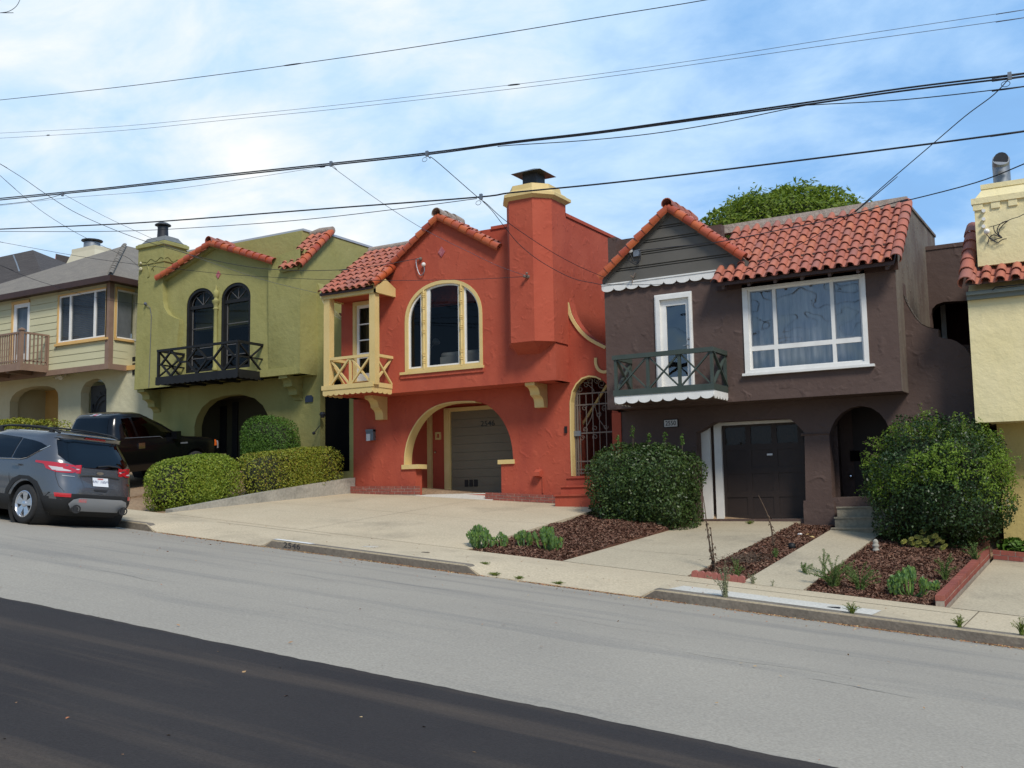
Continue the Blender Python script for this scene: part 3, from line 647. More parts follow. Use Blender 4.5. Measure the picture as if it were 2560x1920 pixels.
# entrance door
d0, d1 = Z5(757, 700, Yg).x, Z5(840, 700, Yg).x; dz1 = Z5(800, 432, Yg).z
mb = MB(); mb.box(d0, d1, Yg-.03, Yg-.002, fz, dz1)
for a, b in ((.08, .42), (.5, .92)): mb.box(d0+.12, d1-.12, Yg-.045, Yg-.03, fz+(dz1-fz)*a, fz+(dz1-fz)*b)
dr = mb.build('door', M_DOORD, rh)
mb = MB(); mb.ball(Z5(832, 715, Yg-.06), .035); mb.build('door_handle', M_CHR, dr)
mb = MB(); mb.ball(Z5(830, 672, Yg-.05), .028); mb.build('door_lock', M_CHR, dr)
mb = MB(); mb.box(d1, d1+.24, Yg-.10, Yg-.01, fz, dz1+.12); mb.box(d0-.2, d1, Yg-.10, Yg-.01, dz1, dz1+.12); mb.build('door_frame', M_TRIM, rh)
p = Z5(929, 580, Yg-.01); mb = MB(); mb.panel([(p.x-.085, p.z-.10), (p.x+.085, p.z-.10), (p.x+.085, p.z+.10), (p.x-.085, p.z+.10)], [[(p.x-.045, p.z-.055), (p.x+.045, p.z-.055), (p.x+.045, p.z+.055), (p.x-.045, p.z+.055)]], Yg-.04, Yg-.002); mb.build('doorbell_frame', M_TRIM, rh)
p = Z5(911, 692, Yg-.01); mb = MB(); mb.ball((p.x, Yg-.03, p.z), .035); mb.build('doorknob', M_CHR, rh)
# mustard reveal of the arch, ledges
mb = MB(); ar = asm[2:-2]; inn = inset_open(ar, -.03)
rings = [[(a[0], YL-.012, a[1]), (b[0], YL-.012, b[1]), (b[0], YL+.285, b[1]), (a[0], YL+.285, a[1])] for a, b in zip(ar, inset_open(ar, .035))]
mb.loft(rings[:int(len(rings)*.62)]); mb.build('arch_trim', M_TRIM, rh)
for (a, b, c, dd) in ((675, 793, 776, 811), (1340, 1453, 742, 776)):
    p, q = Z5(a, dd, YL-.03), Z5(b, c, YL-.03); mb = MB(); mb.box(p.x, q.x, YL-.04, YL+.33, min(p.z, q.z), max(p.z, q.z)); mb.build('arch_ledge', M_TRIM, rh)
# corbels
for (a, c) in ((498, 552), (1598, 1663)):
    x0, x1 = Z5(a, 400, YL-.15).x, Z5(c, 400, YL-.15).x; zb = Z5(530 if a < 900 else 1630, 468 if a < 900 else 384, YL-.12).z
    mb = MB(); corbel(mb, x0, x1, YU+.08, YL, ob, ob-zb); mb.build('corbel', M_TRIM, rh, autosm=35)
# mailbox, intercom, floodlight box and pipe
p = Z5(470, 578, YL); mb = MB(); mb.box(p.x-.12, p.x+.12, YL-.10, YL, p.z-.13, p.z+.15); mb.box(p.x-.12, p.x+.12, YL-.12, YL, p.z+.10, p.z+.16); mbx = mb.build('mailbox', M_MAILB, rh)
mb = MB(); mb.box(p.x-.10, p.x+.02, YL-.115, YL-.10, p.z-.14, p.z+.04); mb.build('envelope', M_SIGNW, mbx)
p = Z5(1812, 538, YL); mb = MB(); mb.box(p.x-.03, p.x+.03, YL-.035, YL, p.z-.08, p.z+.08); mb.build('intercom', M_BLK, rh)
p = Z5(1628, 840, YL); mb = MB(); mb.prism([(YL, p.z+.1), (YL-.16, p.z+.03), (YL-.16, p.z-.06), (YL, p.z-.09)], 'x', p.x-.08, p.x+.08); q = Z5(1652, 975, YL-.02); mb.tube([(q.x, YL-.02, p.z-.02), (q.x, YL-.02, q.z)], .012, 6); mb.build('drain_outlet', M_RED, rh)
# steps at the gate
zg = gate[0][1]; mb = MB(); s0, s1 = R6(510, 1480, 21.15).x, R6(885, 1480, 21.15).x
zst = [R6(700, 1437, 21.15).z, R6(740, 1361, 21.43).z, R6(760, 1284, 21.71).z]
mb.box(s0, XDR-.0, 21.15, 21.43, -.5, zst[0]); mb.box(s0, XDR+.12, 21.43, 21.71, -.5, zst[1]); mb.box(s0, XDR+.02, 21.71, YL+.0, -.5, zst[2])
for (xe, y_, z_) in ((XDR, 21.15, zst[0]), (XDR+.12, 21.43, zst[1]), (XDR+.02, 21.71, zst[2])): mb.box(s0-.02, xe+.02, y_-.03, y_+.3, z_-.035, z_+.004)
mb.build('steps', M_RED, rh)
# wrought iron gate
gt = MB(); x0, x1 = gate[0][0]+.05, gx1-.03; zb_ = zg+.03; yg = YL+.18; zbar = [R6(700, b, yg).z for b in (1255, 1225, 1155, 912, 668, 572)]
for z in zbar: gt.bar((x0, yg, z), (x1, yg, z), .03, .03)
for k in range(6):
    x = x0+.12+(x1-x0-.16)*k/5; gt.bar((x, yg, zb_), (x, yg, zbar[-1] if k not in (2,) else R6(820, 440, yg).z), .018, .018)
for x in (x0, x0+.06, x1): gt.bar((x, yg, zb_-.03), (x, yg, zbar[-1]+.25 if x < x0+.1 else zbar[-1]), .035, .035)
def scroll(mb, cx, cz_, r, y, a0, turns=1.3, sgn=1, rr=.009):
    pts = [Vector((cx+sgn*r*(1-k/26)*math.cos(a0+k/18*turns*2*math.pi), y, cz_+r*(1-k/26)*math.sin(a0+k/18*turns*2*math.pi))) for k in range(19)]; mb.tube(pts, rr, 5)
cxm = (x0+x1)/2
for (dx, z, r) in ((-.36, zbar[-1]+.12, .09), (-.2, zbar[-1]+.2, .07), (.2, zbar[-1]+.2, .1), (-.08, zbar[-1]+.3, .08), (.08, zbar[-1]+.3, .08), (-.26, zbar[-2]-.08, .07), (.26, zbar[-2]-.1, .07), (.1, zbar[-2]-.25, .07), (-.26, zbar[-3]+.08, .07), (.0, zbar[-3]+.1, .07), (.28, zbar[-3]+.12, .06), (-.34, zbar[-3]-.12, .07), (0, zbar[-3]-.1, .07)):
    scroll(gt, cxm+dx, z, r, yg, random.uniform(0, 6), 1.2, 1 if dx < 0 else -1)
gt.tube(smooth_pts([(x0+.1, yg, zbar[-1]), (x0+.18, yg, zbar[-1]+.28), (cxm-.05, yg, zbar[-1]+.12), (cxm, yg, zbar[-1]+.02)], 5), .01, 5)
gt.tube(smooth_pts([(cxm, yg, zbar[-2]), (cxm-.1, yg, (zbar[-2]+zbar[-3])/2), (cxm-.3, yg, zbar[-3]+.05)], 5), .01, 5); gt.tube(smooth_pts([(cxm, yg, zbar[-2]), (cxm+.1, yg, (zbar[-2]+zbar[-3])/2), (cxm+.3, yg, zbar[-3]+.05)], 5), .01, 5)
go = gt.build('gate', M_IRON, rh)
mb = MB(); p = R6(692, 912, yg-.05); mb.box(p.x-.14, p.x+.12, yg-.06, yg-.02, p.z-.06, p.z+.06); mb.build('gate_lock', M_GALV, go)
mb = MB(); mb.tube([(p.x, p.y, p.z) for p in (R6(705, 900, yg+.5), R6(965, 485, yg+.2))], .035, 8); mb.build('stair_handrail', M_TRIM, rh)
mb = MB(); gp = [tuple(p) for p in gate[:9]]; rings = [[(a[0]-.0, YL-.012, a[1]), (b[0], YL-.012, b[1]), (b[0], YL+.16, b[1]), (a[0], YL+.16, a[1])] for a, b in zip(gp, inset_open(gp, .035))]; mb.loft(rings); mb.build('gate_arch_trim', M_TRIM, rh)
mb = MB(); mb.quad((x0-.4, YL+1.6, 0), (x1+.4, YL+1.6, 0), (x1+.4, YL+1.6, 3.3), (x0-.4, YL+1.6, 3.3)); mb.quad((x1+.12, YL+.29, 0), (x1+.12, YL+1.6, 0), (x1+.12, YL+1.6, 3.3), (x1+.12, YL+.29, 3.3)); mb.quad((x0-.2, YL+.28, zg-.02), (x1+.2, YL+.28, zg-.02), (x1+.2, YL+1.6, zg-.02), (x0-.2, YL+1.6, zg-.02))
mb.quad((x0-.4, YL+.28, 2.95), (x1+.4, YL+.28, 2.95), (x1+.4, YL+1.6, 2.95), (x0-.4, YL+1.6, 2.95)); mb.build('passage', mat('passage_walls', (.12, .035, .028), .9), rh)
# curved wing trim and hook
mb = MB(); relief_strip(mb, wc, YL-.035, YL+.02, .075); mb.build('wing_trim', M_TRIM, rh)
mb = MB(); relief_strip(mb, wc, YL+.021, YL+.281, -.012); mb.build('wing_cap', M_RED, rh)
hk = [xz(R6(a, b, YL)) for a, b in ((876, 258), (876, 300), (886, 335), (905, 358), (935, 368), (966, 362))]; hk = [(p.x, p.y) for p in smooth_pts([Vector((a, b, 0)) for a, b in hk], 3)]
mb = MB(); relief_strip(mb, hk, YL-.03, YL-.001, .07, 1); mb.build('hook_trim', M_TRIM, rh)
# chimney
ch = MB()
def chim_plan(k=0.): return [(-12.74-k, YL-.1), (-12.74-k, YU-.0+.02), (-12.40-k*.6, 20.85-k), (-11.77+k*.6, 20.85-k), (-11.45+k, 21.2-k*.4), (-11.45+k, YL-.1+k)]
zb0 = 3.62
rg_ = [[(x, y, z) for x, y in pl] for pl, z in ((chim_plan(), zb0), (chim_plan(), 7.05))]
ch.loft(rg_); toe = [(-12.48, YU), (-11.9, YU)]; b = [(-12.74, YU+.02, zb0), (-12.40, 20.85, zb0), (-11.77, 20.85, zb0), (-11.45, YU-.02, zb0)]
t0, t1 = (-12.48, YU-.002, 3.40), (-11.9, YU-.002, 3.38)
ch.add(b+[t0, t1], [(1, 2, 5, 4), (0, 1, 4), (2, 3, 5)]); chm = ch.build('chimney', M_RED, rh)
mb = MB(); mb.loft([[(x, y, z) for x, y in chim_plan(k)] for k, z in ((.0, 6.98), (.04, 7.01), (.10, 7.05), (.10, 7.12), (.03, 7.15), (.0, 7.20), (-.07, 7.24), (-.09, 7.36), (-.16, 7.38))]); mb.build('chimney_cap', M_TRIM, chm)
cc = Z4(1588, 140, 21.35); mb = MB(); mb.box(cc.x-.19, cc.x+.19, 21.15, 21.55, 7.42, 7.66)
h = .40; zt_ = 7.66; mb.loft([[(cc.x-h, 21.35-h, zt_), (cc.x+h, 21.35-h, zt_), (cc.x+h, 21.35+h, zt_), (cc.x-h, 21.35+h, zt_)], [(cc.x-.04, 21.31, zt_+.16), (cc.x+.04, 21.31, zt_+.16), (cc.x+.04, 21.39, zt_+.16), (cc.x-.04, 21.39, zt_+.16)]]); mb.build('chimney_cowl', M_DKMET, chm)
# picture window
win = arch(wx0, wx1, wz0, wzs, wzt, 24, .92); frm = inset(win, .085)
mb = MB(); mb.panel(win, [frm], YU-.02, YU+.10); wf = mb.build('window', M_TRIM, rh)
mL0, mL1 = Z4(812, 1200, YU).x, Z4(845, 1200, YU).x; mR0, mR1 = Z4(1072, 1200, YU).x, Z4(1105, 1200, YU).x
def clip_arch(poly, xa, xb):
    out = []; n = len(poly)
    def cut(pl, x, keep):
        o = []
        for i in range(len(pl)):
            a, b = pl[i], pl[(i+1) % len(pl)]; ia, ib = keep(a[0]), keep(b[0])
            if ia: o.append(a)
            if ia != ib: t = (x-a[0])/(b[0]-a[0]); o.append((x, a[1]+(b[1]-a[1])*t))
        return o
    return cut(cut(poly, xa, lambda v: v >= xa), xb, lambda v: v <= xb)
fr2 = MB(); gl = MB()
for xa, xb in ((frm[0][0]-1, mL0), (mL1, mR0), (mR1, frm[1][0]+1)):
    pl = clip_arch(frm, xa, xb); ip = inset(pl, .045, .07); fr2.panel(pl, [ip], YU+.03, YU+.09); gl.add([(a, YU+.06, b) for a, b in ip], [tuple(range(len(ip)))])
fr2.build('sash', M_WHT, wf); gl.build('pane', G_WIN, wf)
for xa, xb in ((mL0, mL1), (mR0, mR1)):
    xm = (xa+xb)/2; zt1 = max(z for x, z in clip_arch(frm, xa, xb)); col = MB(); col.box(xa, xb, YU+.0, YU+.09, wz0+.05, zt1); H_ = zt1-wz0
    prof = [(.026, wz0+.05)]
    for c_ in (.12, .20, .48, .60, .78, .93):
        z = wz0+H_*c_; prof += [(.026, z-.05), (.045, z-.04), (.03, z-.02), (.048, z), (.03, z+.02), (.045, z+.04), (.026, z+.05)]
    prof.append((.026, zt1)); col.lathe((xm, YU-.005, 0), prof, 10); col.build('mullion', M_TRIM, wf, autosm=40)
mb = MB(); sl0, sl1 = Z4(672, 1470, YU).x, Z4(1246, 1415, YU).x; mb.box(sl0, sl1, YU-.07, YU+.05, wz0-.055, wz0+.01); mb.build('sill', M_TRIM, wf)
mb = MB(); mb.box(sl0, sl1, YU-.035, YU, wz0-.15, wz0-.056); mb.build('apron', M_RED, wf)
dark_room(rh, wx0-.3, wx1+.4, YU+.25, YU+4, wz0-.32, 5.9, M_DARK)
so_ = MB(); xs0, xs1 = wx0+.75, wx1+.2; zc = wz0+.38
so_.box(xs0, xs1, YU+.45, YU+.75, wz0-.3, zc); so_.build('sofa_back', M_SOFA, rh)
so_ = MB()
for k in range(3): a = xs0+(xs1-xs0)*k/3; so_.tube([(a+.03, YU+.55, zc+.02), (a+(xs1-xs0)/3-.03, YU+.55, zc+.02)], .10, 10)
so_.build('sofa_cushions', M_SOFA, rh, smooth=True)
p = Z4(935, 1265, YU+1.2); mb = MB(); mb.cyl(p, p+Vector((-.18, .1, .06)), .03, 10, .10); mb.tube([p+Vector((-.18, .1, .06)), p+Vector((-.35, .1, -.1)), p+Vector((-.4, .1, -.6))], .012, 5); mb.build('reading_lamp', M_SOFA, rh)
# accent tile diamond
p = Z4(950, 635, YU-.02); mb = MB(); r = .135; mb.prism([(p.x-r*.8, p.z), (p.x, p.z-r), (p.x+r*.8, p.z), (p.x, p.z+r)], 'y', YU-.02, YU+.01); mb.build('accent_tile', M_TILED, rh)
# gable roof and rake tiles
gA = Vector((ga[0], YU, ga[1])); gR = Vector((g1[0]+.02, YU, g1[1])); gL = Vector((g0[0]-.25, YU, g0[1]-.25*(ga[1]-g0[1])/(ga[0]-g0[0])))
def slope_field(a, b, y0, y1, colw=.22, roww=.3):
    """tiles on a gable slope: b = foot, a = apex (XZ), running back from y0 to y1"""
    up_ = (a-b); return tile_field((b.x, y0, b.z), (0, 1, 0), up_, y1-y0, up_.length, colw, roww)
tl = slope_field(gA, gR, YU+.08, YU+.95); t2 = slope_field(gA, gL, YU+.08, YU+.95); tl.add(t2.v, t2.f); rf = tl.build('gable_roof_tiles', M_TILE, rh, autosm=50)
mb = MB(); off = Vector((0, -.06, 0)); nR = Vector((-(gA-gR).z, 0, (gA-gR).x)).normalized(); nR = nR if nR.z > 0 else -nR; nL = Vector((-(gA-gL).z, 0, (gA-gL).x)).normalized(); nL = nL if nL.z > 0 else -nL
barrel_run(gR+off+nR*.0, gA+off, .105, 8, nR+Vector((0, -.55, 0)), mb, ang=1.3); barrel_run(gL+off, gA+off, .105, 9, nL+Vector((0, -.55, 0)), mb, ang=1.3)
mb.build('rake_tiles', M_TILE2, rh, autosm=50)
mb = MB(); barrel_run(gA+Vector((0, -.14, .07)), gA+Vector((0, .95, .07)), .14, 3, (0, 0, 1), mb, ang=1.2); mb.build('ridge_tiles', M_MORT, rh, autosm=50)
mb = MB(); mb.prism([(gL.x, gL.z-.03), (gA.x, gA.z-.03), (gR.x, gR.z-.03), (gR.x, gR.z-.12), (gA.x, gA.z-.12), (gL.x, gL.z-.12)], 'y', YU+.1, YU+1.0); mb.build('roof_deck', M_DARK, rh)
# shed roof over the balcony
yb = 20.53; e0 = Vector((XL-.03, 20.42, 5.33)); sv = Vector((0, 2.08, 1.48)); ew = 1.72
gl_line = lambda uu, vv: True
tf = tile_field(e0, (1, 0, 0), sv, ew, sv.length, .215, .29, jit=.015); tf.build('balcony_roof_tiles', M_TILE, rh, autosm=50)
mb = MB(); x1e = e0.x+ew
barrel_run((x1e+.02, e0.y-.02, e0.z+.03), (x1e+.02, e0.y+.98, e0.z+.03+.98*1.48/2.08), .105, 4, (.5, 0, 1), mb, ang=1.3); mb.build('verge_tiles', M_TILE2, rh, autosm=50)
mb = MB(); mb.quad(e0+Vector((0, .02, -.01)), e0+Vector((ew, .02, -.01)), e0+Vector((ew, 0, -.01))+sv, e0+Vector((0, 0, -.01))+sv); p = e0+sv
mb.prism([(e0.y+.02, e0.z-.06), (e0.y+.02, e0.z), (p.y, p.z), (p.y, p.z-.3)], 'x', XL+.002, x1e); mb.build('roof_deck', M_DBRN, rh)
mb = MB(); mb.tube([(XL, p.y, p.z+.05), (x1e+.1, p.y, p.z+.05)], .10, 8); mb.build('ridge_mortar', M_MORT, rh, autosm=60)
# balcony
bz0 = R2(600, 745, yb).z; zf_ = R2(1045, 728, yb).z
bL, bRr = R2(190, 780, yb).x, R2(1045, 728, yb).x
mb = MB(); mb.box(bL+.01, bRr-.051, yb+.052, YU-.001, zf_-.01, zf_+.05); mb.box(bL-.03, bRr+.03, yb-.03, yb+.05, zf_-.005, zf_+.11); mb.box(bRr-.05, bRr+.03, yb+.051, YU, zf_-.004, zf_+.109); mb.box(bL-.03, bL+.05, yb+.051, YU, zf_-.004, zf_+.109)
mb.build('balcony_floor', M_TRIM, rh)
mb = MB(); mb.panel(scallop(bL, bRr, zf_, .155, 9, .32), [], yb-.012, yb+.012)
sc2 = scallop(yb, YU, zf_, .155, 4, .32); mb.prism([(a, b) for a, b in sc2], 'x', bRr-.012, bRr+.012); mb.prism([(a, b) for a, b in sc2], 'x', bL-.012, bL+.012); mb.build('valance', M_TRIM, rh)
mb = MB(); mb.box(bL+.02, bRr-.02, yb+.02, YU-.002, zf_-.10, zf_-.012); mb.build('balcony_soffit', M_RED, rh)
zr = R2(640, 225, yb).z; ztop = R1(600, 430, yb).z
pl0, pl1 = R1(203, 800, yb).x, R1(300, 800, yb).x; pr0, pr1 = R1(988, 800, yb).x, R1(1085, 800, yb).x
for a, b in ((pl0, pl1), (pr0, pr1)):
    mb = MB(); mb.box(a, b, yb, yb+(b-a), zf_+.05, ztop+.02); mb.build('post', M_TRIM, rh)
ral = MB(); ral.box(pl1, pr0, yb+.01, yb+.08, zr-.035, zr+.035); ral.box(pr0+.03, pr1-.02, yb+.1, YU, zr-.035, zr+.035); ral.box(pl0+.02, pl1-.03, yb+.1, YU, zr-.035, zr+.035)
zb1, zb2 = zf_+.10, zr-.03; xm = (pl1+pr0)/2
ral.box(xm-.03, xm+.03, yb+.03, yb+.08, zb1, zb2)
for a, b in ((pl1, xm-.03), (xm+.03, pr0)): ral.bar((a, yb+.045, zb1), (b, yb+.045, zb2), .045, .05, (0, 1, 0)); ral.bar((a, yb+.065, zb2), (b, yb+.065, zb1), .045, .05, (0, 1, 0))
for x in ((pr0+pr1)/2, (pl0+pl1)/2): ral.bar((x, yb+.1, zb1), (x, YU, zb2), .045, .05, (1, 0, 0)); ral.bar((x+.02, yb+.1, zb2), (x+.02, YU, zb1), .045, .05, (1, 0, 0))
ral.build('railing', M_TRIM, rh)
zt2 = R1(1035, 362, yb).z; mb = MB(); hb = .22; mb.box(pl0-.06, pr1+.06, yb-.03, yb+.08, zt2, zt2+hb); xr_ = pr1+.06
mb.prism([(yb-.03, zt2), (YU, zt2), (YU, zt2+.22), (yb+.35, zt2+.40), (yb-.03, zt2+.10)], 'x', xr_-.07, xr_+.003); mb.box(pl0-.06, pl0+.02, yb+.08, YU, zt2, zt2+hb); mb.build('balcony_beam', M_TRIM, rh)
mb = MB(); mb.box(pl0, xr_-.07, yb+.08, YU-.001, zt2+.03, zt2+.08); mb.build('balcony_ceiling', M_RED, rh)
# balcony door
mb = MB(); mb.panel([(bd0, bdz0), (bd1, bdz0), (bd1, bdz1), (bd0, bdz1)], [[(bd0+.09, bdz0+.02), (bd1-.05, bdz0+.02), (bd1-.05, bdz1-.09), (bd0+.09, bdz1-.09)]], YU-.02, YU+.12); df = mb.build('balcony_door_frame', M_TRIM, rh)
xa, xb, za, zb3 = bd0+.09, bd1-.05, bdz0+.02, bdz1-.09; H_ = zb3-za; hol = []; zs_ = [za+.10, za+H_*.30, za+H_*.36, za+H_*.52, za+H_*.72, zb3-.08]
xi0, xi1 = xa+.07, xb-.07
for a, b in ((.10, .30), (.37, .53), (.545, .74), (.755, .96)): hol.append([(xi0, za+H_*a), (xi1, za+H_*a), (xi1, za+H_*b), (xi0, za+H_*b)])
mb = MB(); mb.panel([(xa, za), (xb, za), (xb, zb3), (xa, zb3)], hol, YU+.04, YU+.09); dd = mb.build('balcony_door', M_WHT, rh)
mb = MB(); mb.quad((xi0, YU+.065, za), (xi1, YU+.065, za), (xi1, YU+.065, zb3), (xi0, YU+.065, zb3)); mb.build('pane', G_WIN, dd)
mb = MB(); mb.add([(xi0-.1+k*.04, YU+.25+.04*(k % 2), z) for z in (za, zb3) for k in range(26)], [(k, k+1, k+27, k+26) for k in range(25)]); mb.build('curtain', mat('olive_curtain', (.10, .095, .05), .9), rh)
# utility connection on the gable: conduit and white insulator
ins = MB(); a = Z4(805, 685, YU-.03); b = Z4(785, 720, YU-.03); ins.tube(smooth_pts([a, Z4(775, 690, YU-.06), Z4(785, 760, YU-.06), Z4(808, 798, YU-.05), Z4(832, 770, YU-.05), Z4(828, 725, YU-.05)], 4), .012, 6); ins.build('service_conduit', M_GALV, rh)
mb = MB(); mb.ball(Z4(827, 722, YU-.06), .055); mb.build('insulator', M_PORC, rh)
mb = MB(); mb.ball(Z4(805, 683, YU-.04), .045); mb.build('insulator', M_IRON, rh)
mb = MB(); p = Z4(1540, 805, 20.80); mb.cyl(p, p+Vector((.02, .08, 0)), .04, 8); mb.ball(p+Vector((-.03, -.05, 0)), .04); mb.ball(p+Vector((.03, -.05, .06)), .03); mb.build('insulator', M_IRON, rh)
# low brick planter walls in front of the red house
def brick_wall(name, p, q, z0f, h, th, label, courses, bl=.205, parent=None, grp=None, top=True, origin=None):
    p, q = Vector(p), Vector(q); d = (q-p); Ln = d.length; d.normalize(); nn = Vector((d.y, -d.x, 0)); ch_ = h/courses
    t = thing(name, label, 'brick edging', (p+q)/2+Vector((0, 0, z0f(0))), grp)
    mo = MB(); br = MB(); n = max(2, int(Ln/.5))
    def zz(s): return z0f(s/Ln)
    for i in range(n):
        s0, s1 = Ln*i/n, Ln*(i+1)/n; a, b = p+d*s0, p+d*s1
        mo.add([(*(a-nn*th/2*.94).xy, zz(s0)-.15), (*(b-nn*th/2*.94).xy, zz(s1)-.15), (*(b+nn*th/2*.94).xy, zz(s1)-.15), (*(a+nn*th/2*.94).xy, zz(s0)-.15), (*(a-nn*th/2*.94).xy, zz(s0)+h*.94), (*(b-nn*th/2*.94).xy, zz(s1)+h*.94), (*(b+nn*th/2*.94).xy, zz(s1)+h*.94), (*(a+nn*th/2*.94).xy, zz(s0)+h*.94)], [(3, 2, 1, 0), (4, 5, 6, 7), (0, 1, 5, 4), (2, 3, 7, 6)]+([(0, 4, 7, 3)] if i == 0 else [])+([(1, 2, 6, 5)] if i == n-1 else []))
    for c in range(courses):
        s = -bl*(.5 if c % 2 else 0)
        while s < Ln:
            s0, s1 = max(0, s+.006), min(Ln, s+bl-.006); s += bl
            if s1-s0 < .03: continue
            e = random.uniform(-.003, .003); a, b = p+d*(s0-(.004 if s0 == 0 else 0)), p+d*(s1+(.004 if s1 == Ln else 0)); z0, z1 = zz(s0)+c*ch_+.006, zz(s0)+(c+1)*ch_-.005; dz = zz(s1)-zz(s0)
            w_ = th/2+e
            br.add([(*(a-nn*w_).xy, z0), (*(b-nn*w_).xy, z0+dz), (*(b+nn*w_).xy, z0+dz), (*(a+nn*w_).xy, z0), (*(a-nn*w_).xy, z1), (*(b-nn*w_).xy, z1+dz), (*(b+nn*w_).xy, z1+dz), (*(a+nn*w_).xy, z1)], [(3, 2, 1, 0), (4, 5, 6, 7), (0, 1, 5, 4), (1, 2, 6, 5), (2, 3, 7, 6), (3, 0, 4, 7)])
    mo.build('mortar', M_MRT, t); br.build('bricks', M_BRICK, t); return t
a, b = Z5(280, 968, 21.75), Z5(772, 985, 21.75); brick_wall('brick_planter', (a.x, 21.85, 0), (b.x, 21.85, 0), lambda s: .23-.04*s, .22, .2, 'low red brick planter wall left of the arched garage entrance of the red house', 3)
a, b = Z5(1245, 1028, 21.7), Z5(1730, 1045, 21.7); brick_wall('brick_planter', (a.x, 21.85, 0), (b.x, 21.85, 0), lambda s: .02-.10*s, .19, .2, 'low red brick planter wall between the arched garage entrance and the red steps', 3)

# ================================================================== BROWN HOUSE
bh = thing('brown_house', 'dark brown stucco house with white framed window, clay tile roof and boarded gable', 'house', (-6.5, 22, -.45))
BL, BR = -10.2, -3.93; bb = R4(1360, 540, YU).z
ww = [Z6(1040, 780, YU), Z6(1885, 700, YU)]; bw0, bw1 = Z6(1050, 1050, YU).x, Z6(1893, 800, YU).x; bwz1 = Z6(1460, 703, YU).z; bwz0 = Z6(1490, 1335, YU).z
bd0_, bd1_ = Z6(443, 1100, YU).x, Z6(700, 1100, YU).x; bdt = Z6(560, 812, YU).z; bdb = Z6(580, 1462, YU).z
wall = MB(); gA_ = xz(Z6(545, 240, YU)); trz = Z6(455, 720, YU).z
wall.panel([(BL, bb), (BR, bb), (BR, 4.9), (BL, 4.9)], [[(bw0+.05, bwz0+.05), (bw1-.05, bwz0+.05), (bw1-.05, bwz1-.05), (bw0+.05, bwz1-.05)], [(bd0_+.05, bdb+.03), (bd1_-.05, bdb+.03), (bd1_-.05, bdt-.05), (bd0_+.05, bdt-.05)]], YU, YU+.25)
wall.box(BL+.002, BR-.002, YU+.25, YL+.1, bb, bb+.2)
wall.box(BL, BL+.2, YU+.25, YL+10, bb, 5.93); wall.box(BL+.2, -7.6, 21.85, 22.05, 4.9, 5.93); wall.box(BL+.2, BR-.2, 33.8, 34, 0, 5.93)
# lower wall: garage and porch openings
gar = [xz(Z7(a, b, YL)) for a, b in ((742, 935), (742, 335), (765, 312), (800, 288), (845, 264), (1100, 250), (1340, 240), (1375, 248), (1410, 275), (1468, 335), (1480, 935))]
x0g, x1g = gar[0][0], gar[-1][0]; gar[0] = (x0g, -.47); gar[-1] = (x1g, -.47); gar[1] = (x0g, gar[1][1])
por = [xz(Z7(a, b, YL)) for a, b in ((1640, 815), (1640, 350), (1655, 300), (1680, 250), (1725, 200), (1785, 165), (1855, 150), (1925, 162), (1985, 200), (2030, 255), (2060, 320), (2072, 380), (2072, 815))]
px0, px1 = por[1][0], por[-2][0]; por[0] = (px0, -.36+.32); por[-1] = (px1, -.36+.32)
wcb = [xz(R5(a, b, YL)) for a, b in ((268, 755), (275, 820), (300, 890), (340, 960), (380, 1020), (430, 1070), (480, 1095), (520, 1105), (570, 1112), (576, 1180), (620, 1194), (680, 1203), (730, 1220), (780, 1255), (820, 1300), (850, 1345))]
wall.panel([(BL, -.7), (-2.66, -.7), (-2.66, wcb[-1][1])]+list(reversed(wcb))+[(BR+.001, wcb[0][1]+.1), (BR+.001, bb-.001), (BL, bb-.001)], [gar, por], YL, YL+.28)
wall.box(-2.88, -2.665, YL+.28, YL+2, -.7, 2.2)
wall.build('wall', M_BRN, bh)
# weathered side with stepped parapet, recessed wall with a dark arched porch
mb = MB(); py1 = 26.4; yv = YU+.25
mb.prism([(YU+.26, bb+.01), (YU+.26, 4.55), (22.4, 5.85), (22.6, 6.06), (py1, 6.06), (py1, 5.7), (33, 5.7), (33, -1), (YL+.3, -1), (YL+.3, bb+.01)], 'x', BR-.2, BR)
mb.prism([(YU, bb), (YU, 4.9), (YU+.26, 4.55), (YU+.26, bb)], 'x', BR-.001, BR+.004)
mb.build('side_wall', M_BRNW, bh)
mb = MB(); mb.box(BR-.26, BR+.03, 22.55, py1, 6.05, 6.11); mb.build('parapet_coping', M_BRNW, bh)
rw = MB(); yr = 25.0; ra = [xz(R5(a, b, yr)) for a, b in ((520, 1250), (508, 990), (520, 940), (560, 900), (620, 880), (700, 874), (820, 872), (900, 880), (900, 1250))]
zt_r = R5(470, 437, yr).z
rw.panel([(BR, -1), (1.0, -1), (1.0, zt_r), (BR, zt_r)], [[ra[0], *ra[1:]]], yr, yr+.3); rw.box(BR, 1, yr-.02, yr+.34, zt_r, zt_r+.09); rw.build('rear_wall', M_BRN, bh)
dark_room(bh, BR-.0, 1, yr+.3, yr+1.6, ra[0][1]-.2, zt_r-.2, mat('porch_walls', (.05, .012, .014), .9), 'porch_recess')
p = R5(612, 1100, yr+1.0); mb = MB(); mb.box(p.x-.06, p.x+.05, yr+1.2, yr+1.25, p.z-1, p.z+.9); mb.build('porch_door_frame', M_WHT, bh)
mb = MB(); relief_strip(mb, wcb[1:9], YL-.0, YL+.285, .012); mb.build('wing_cap', M_RETW, bh)
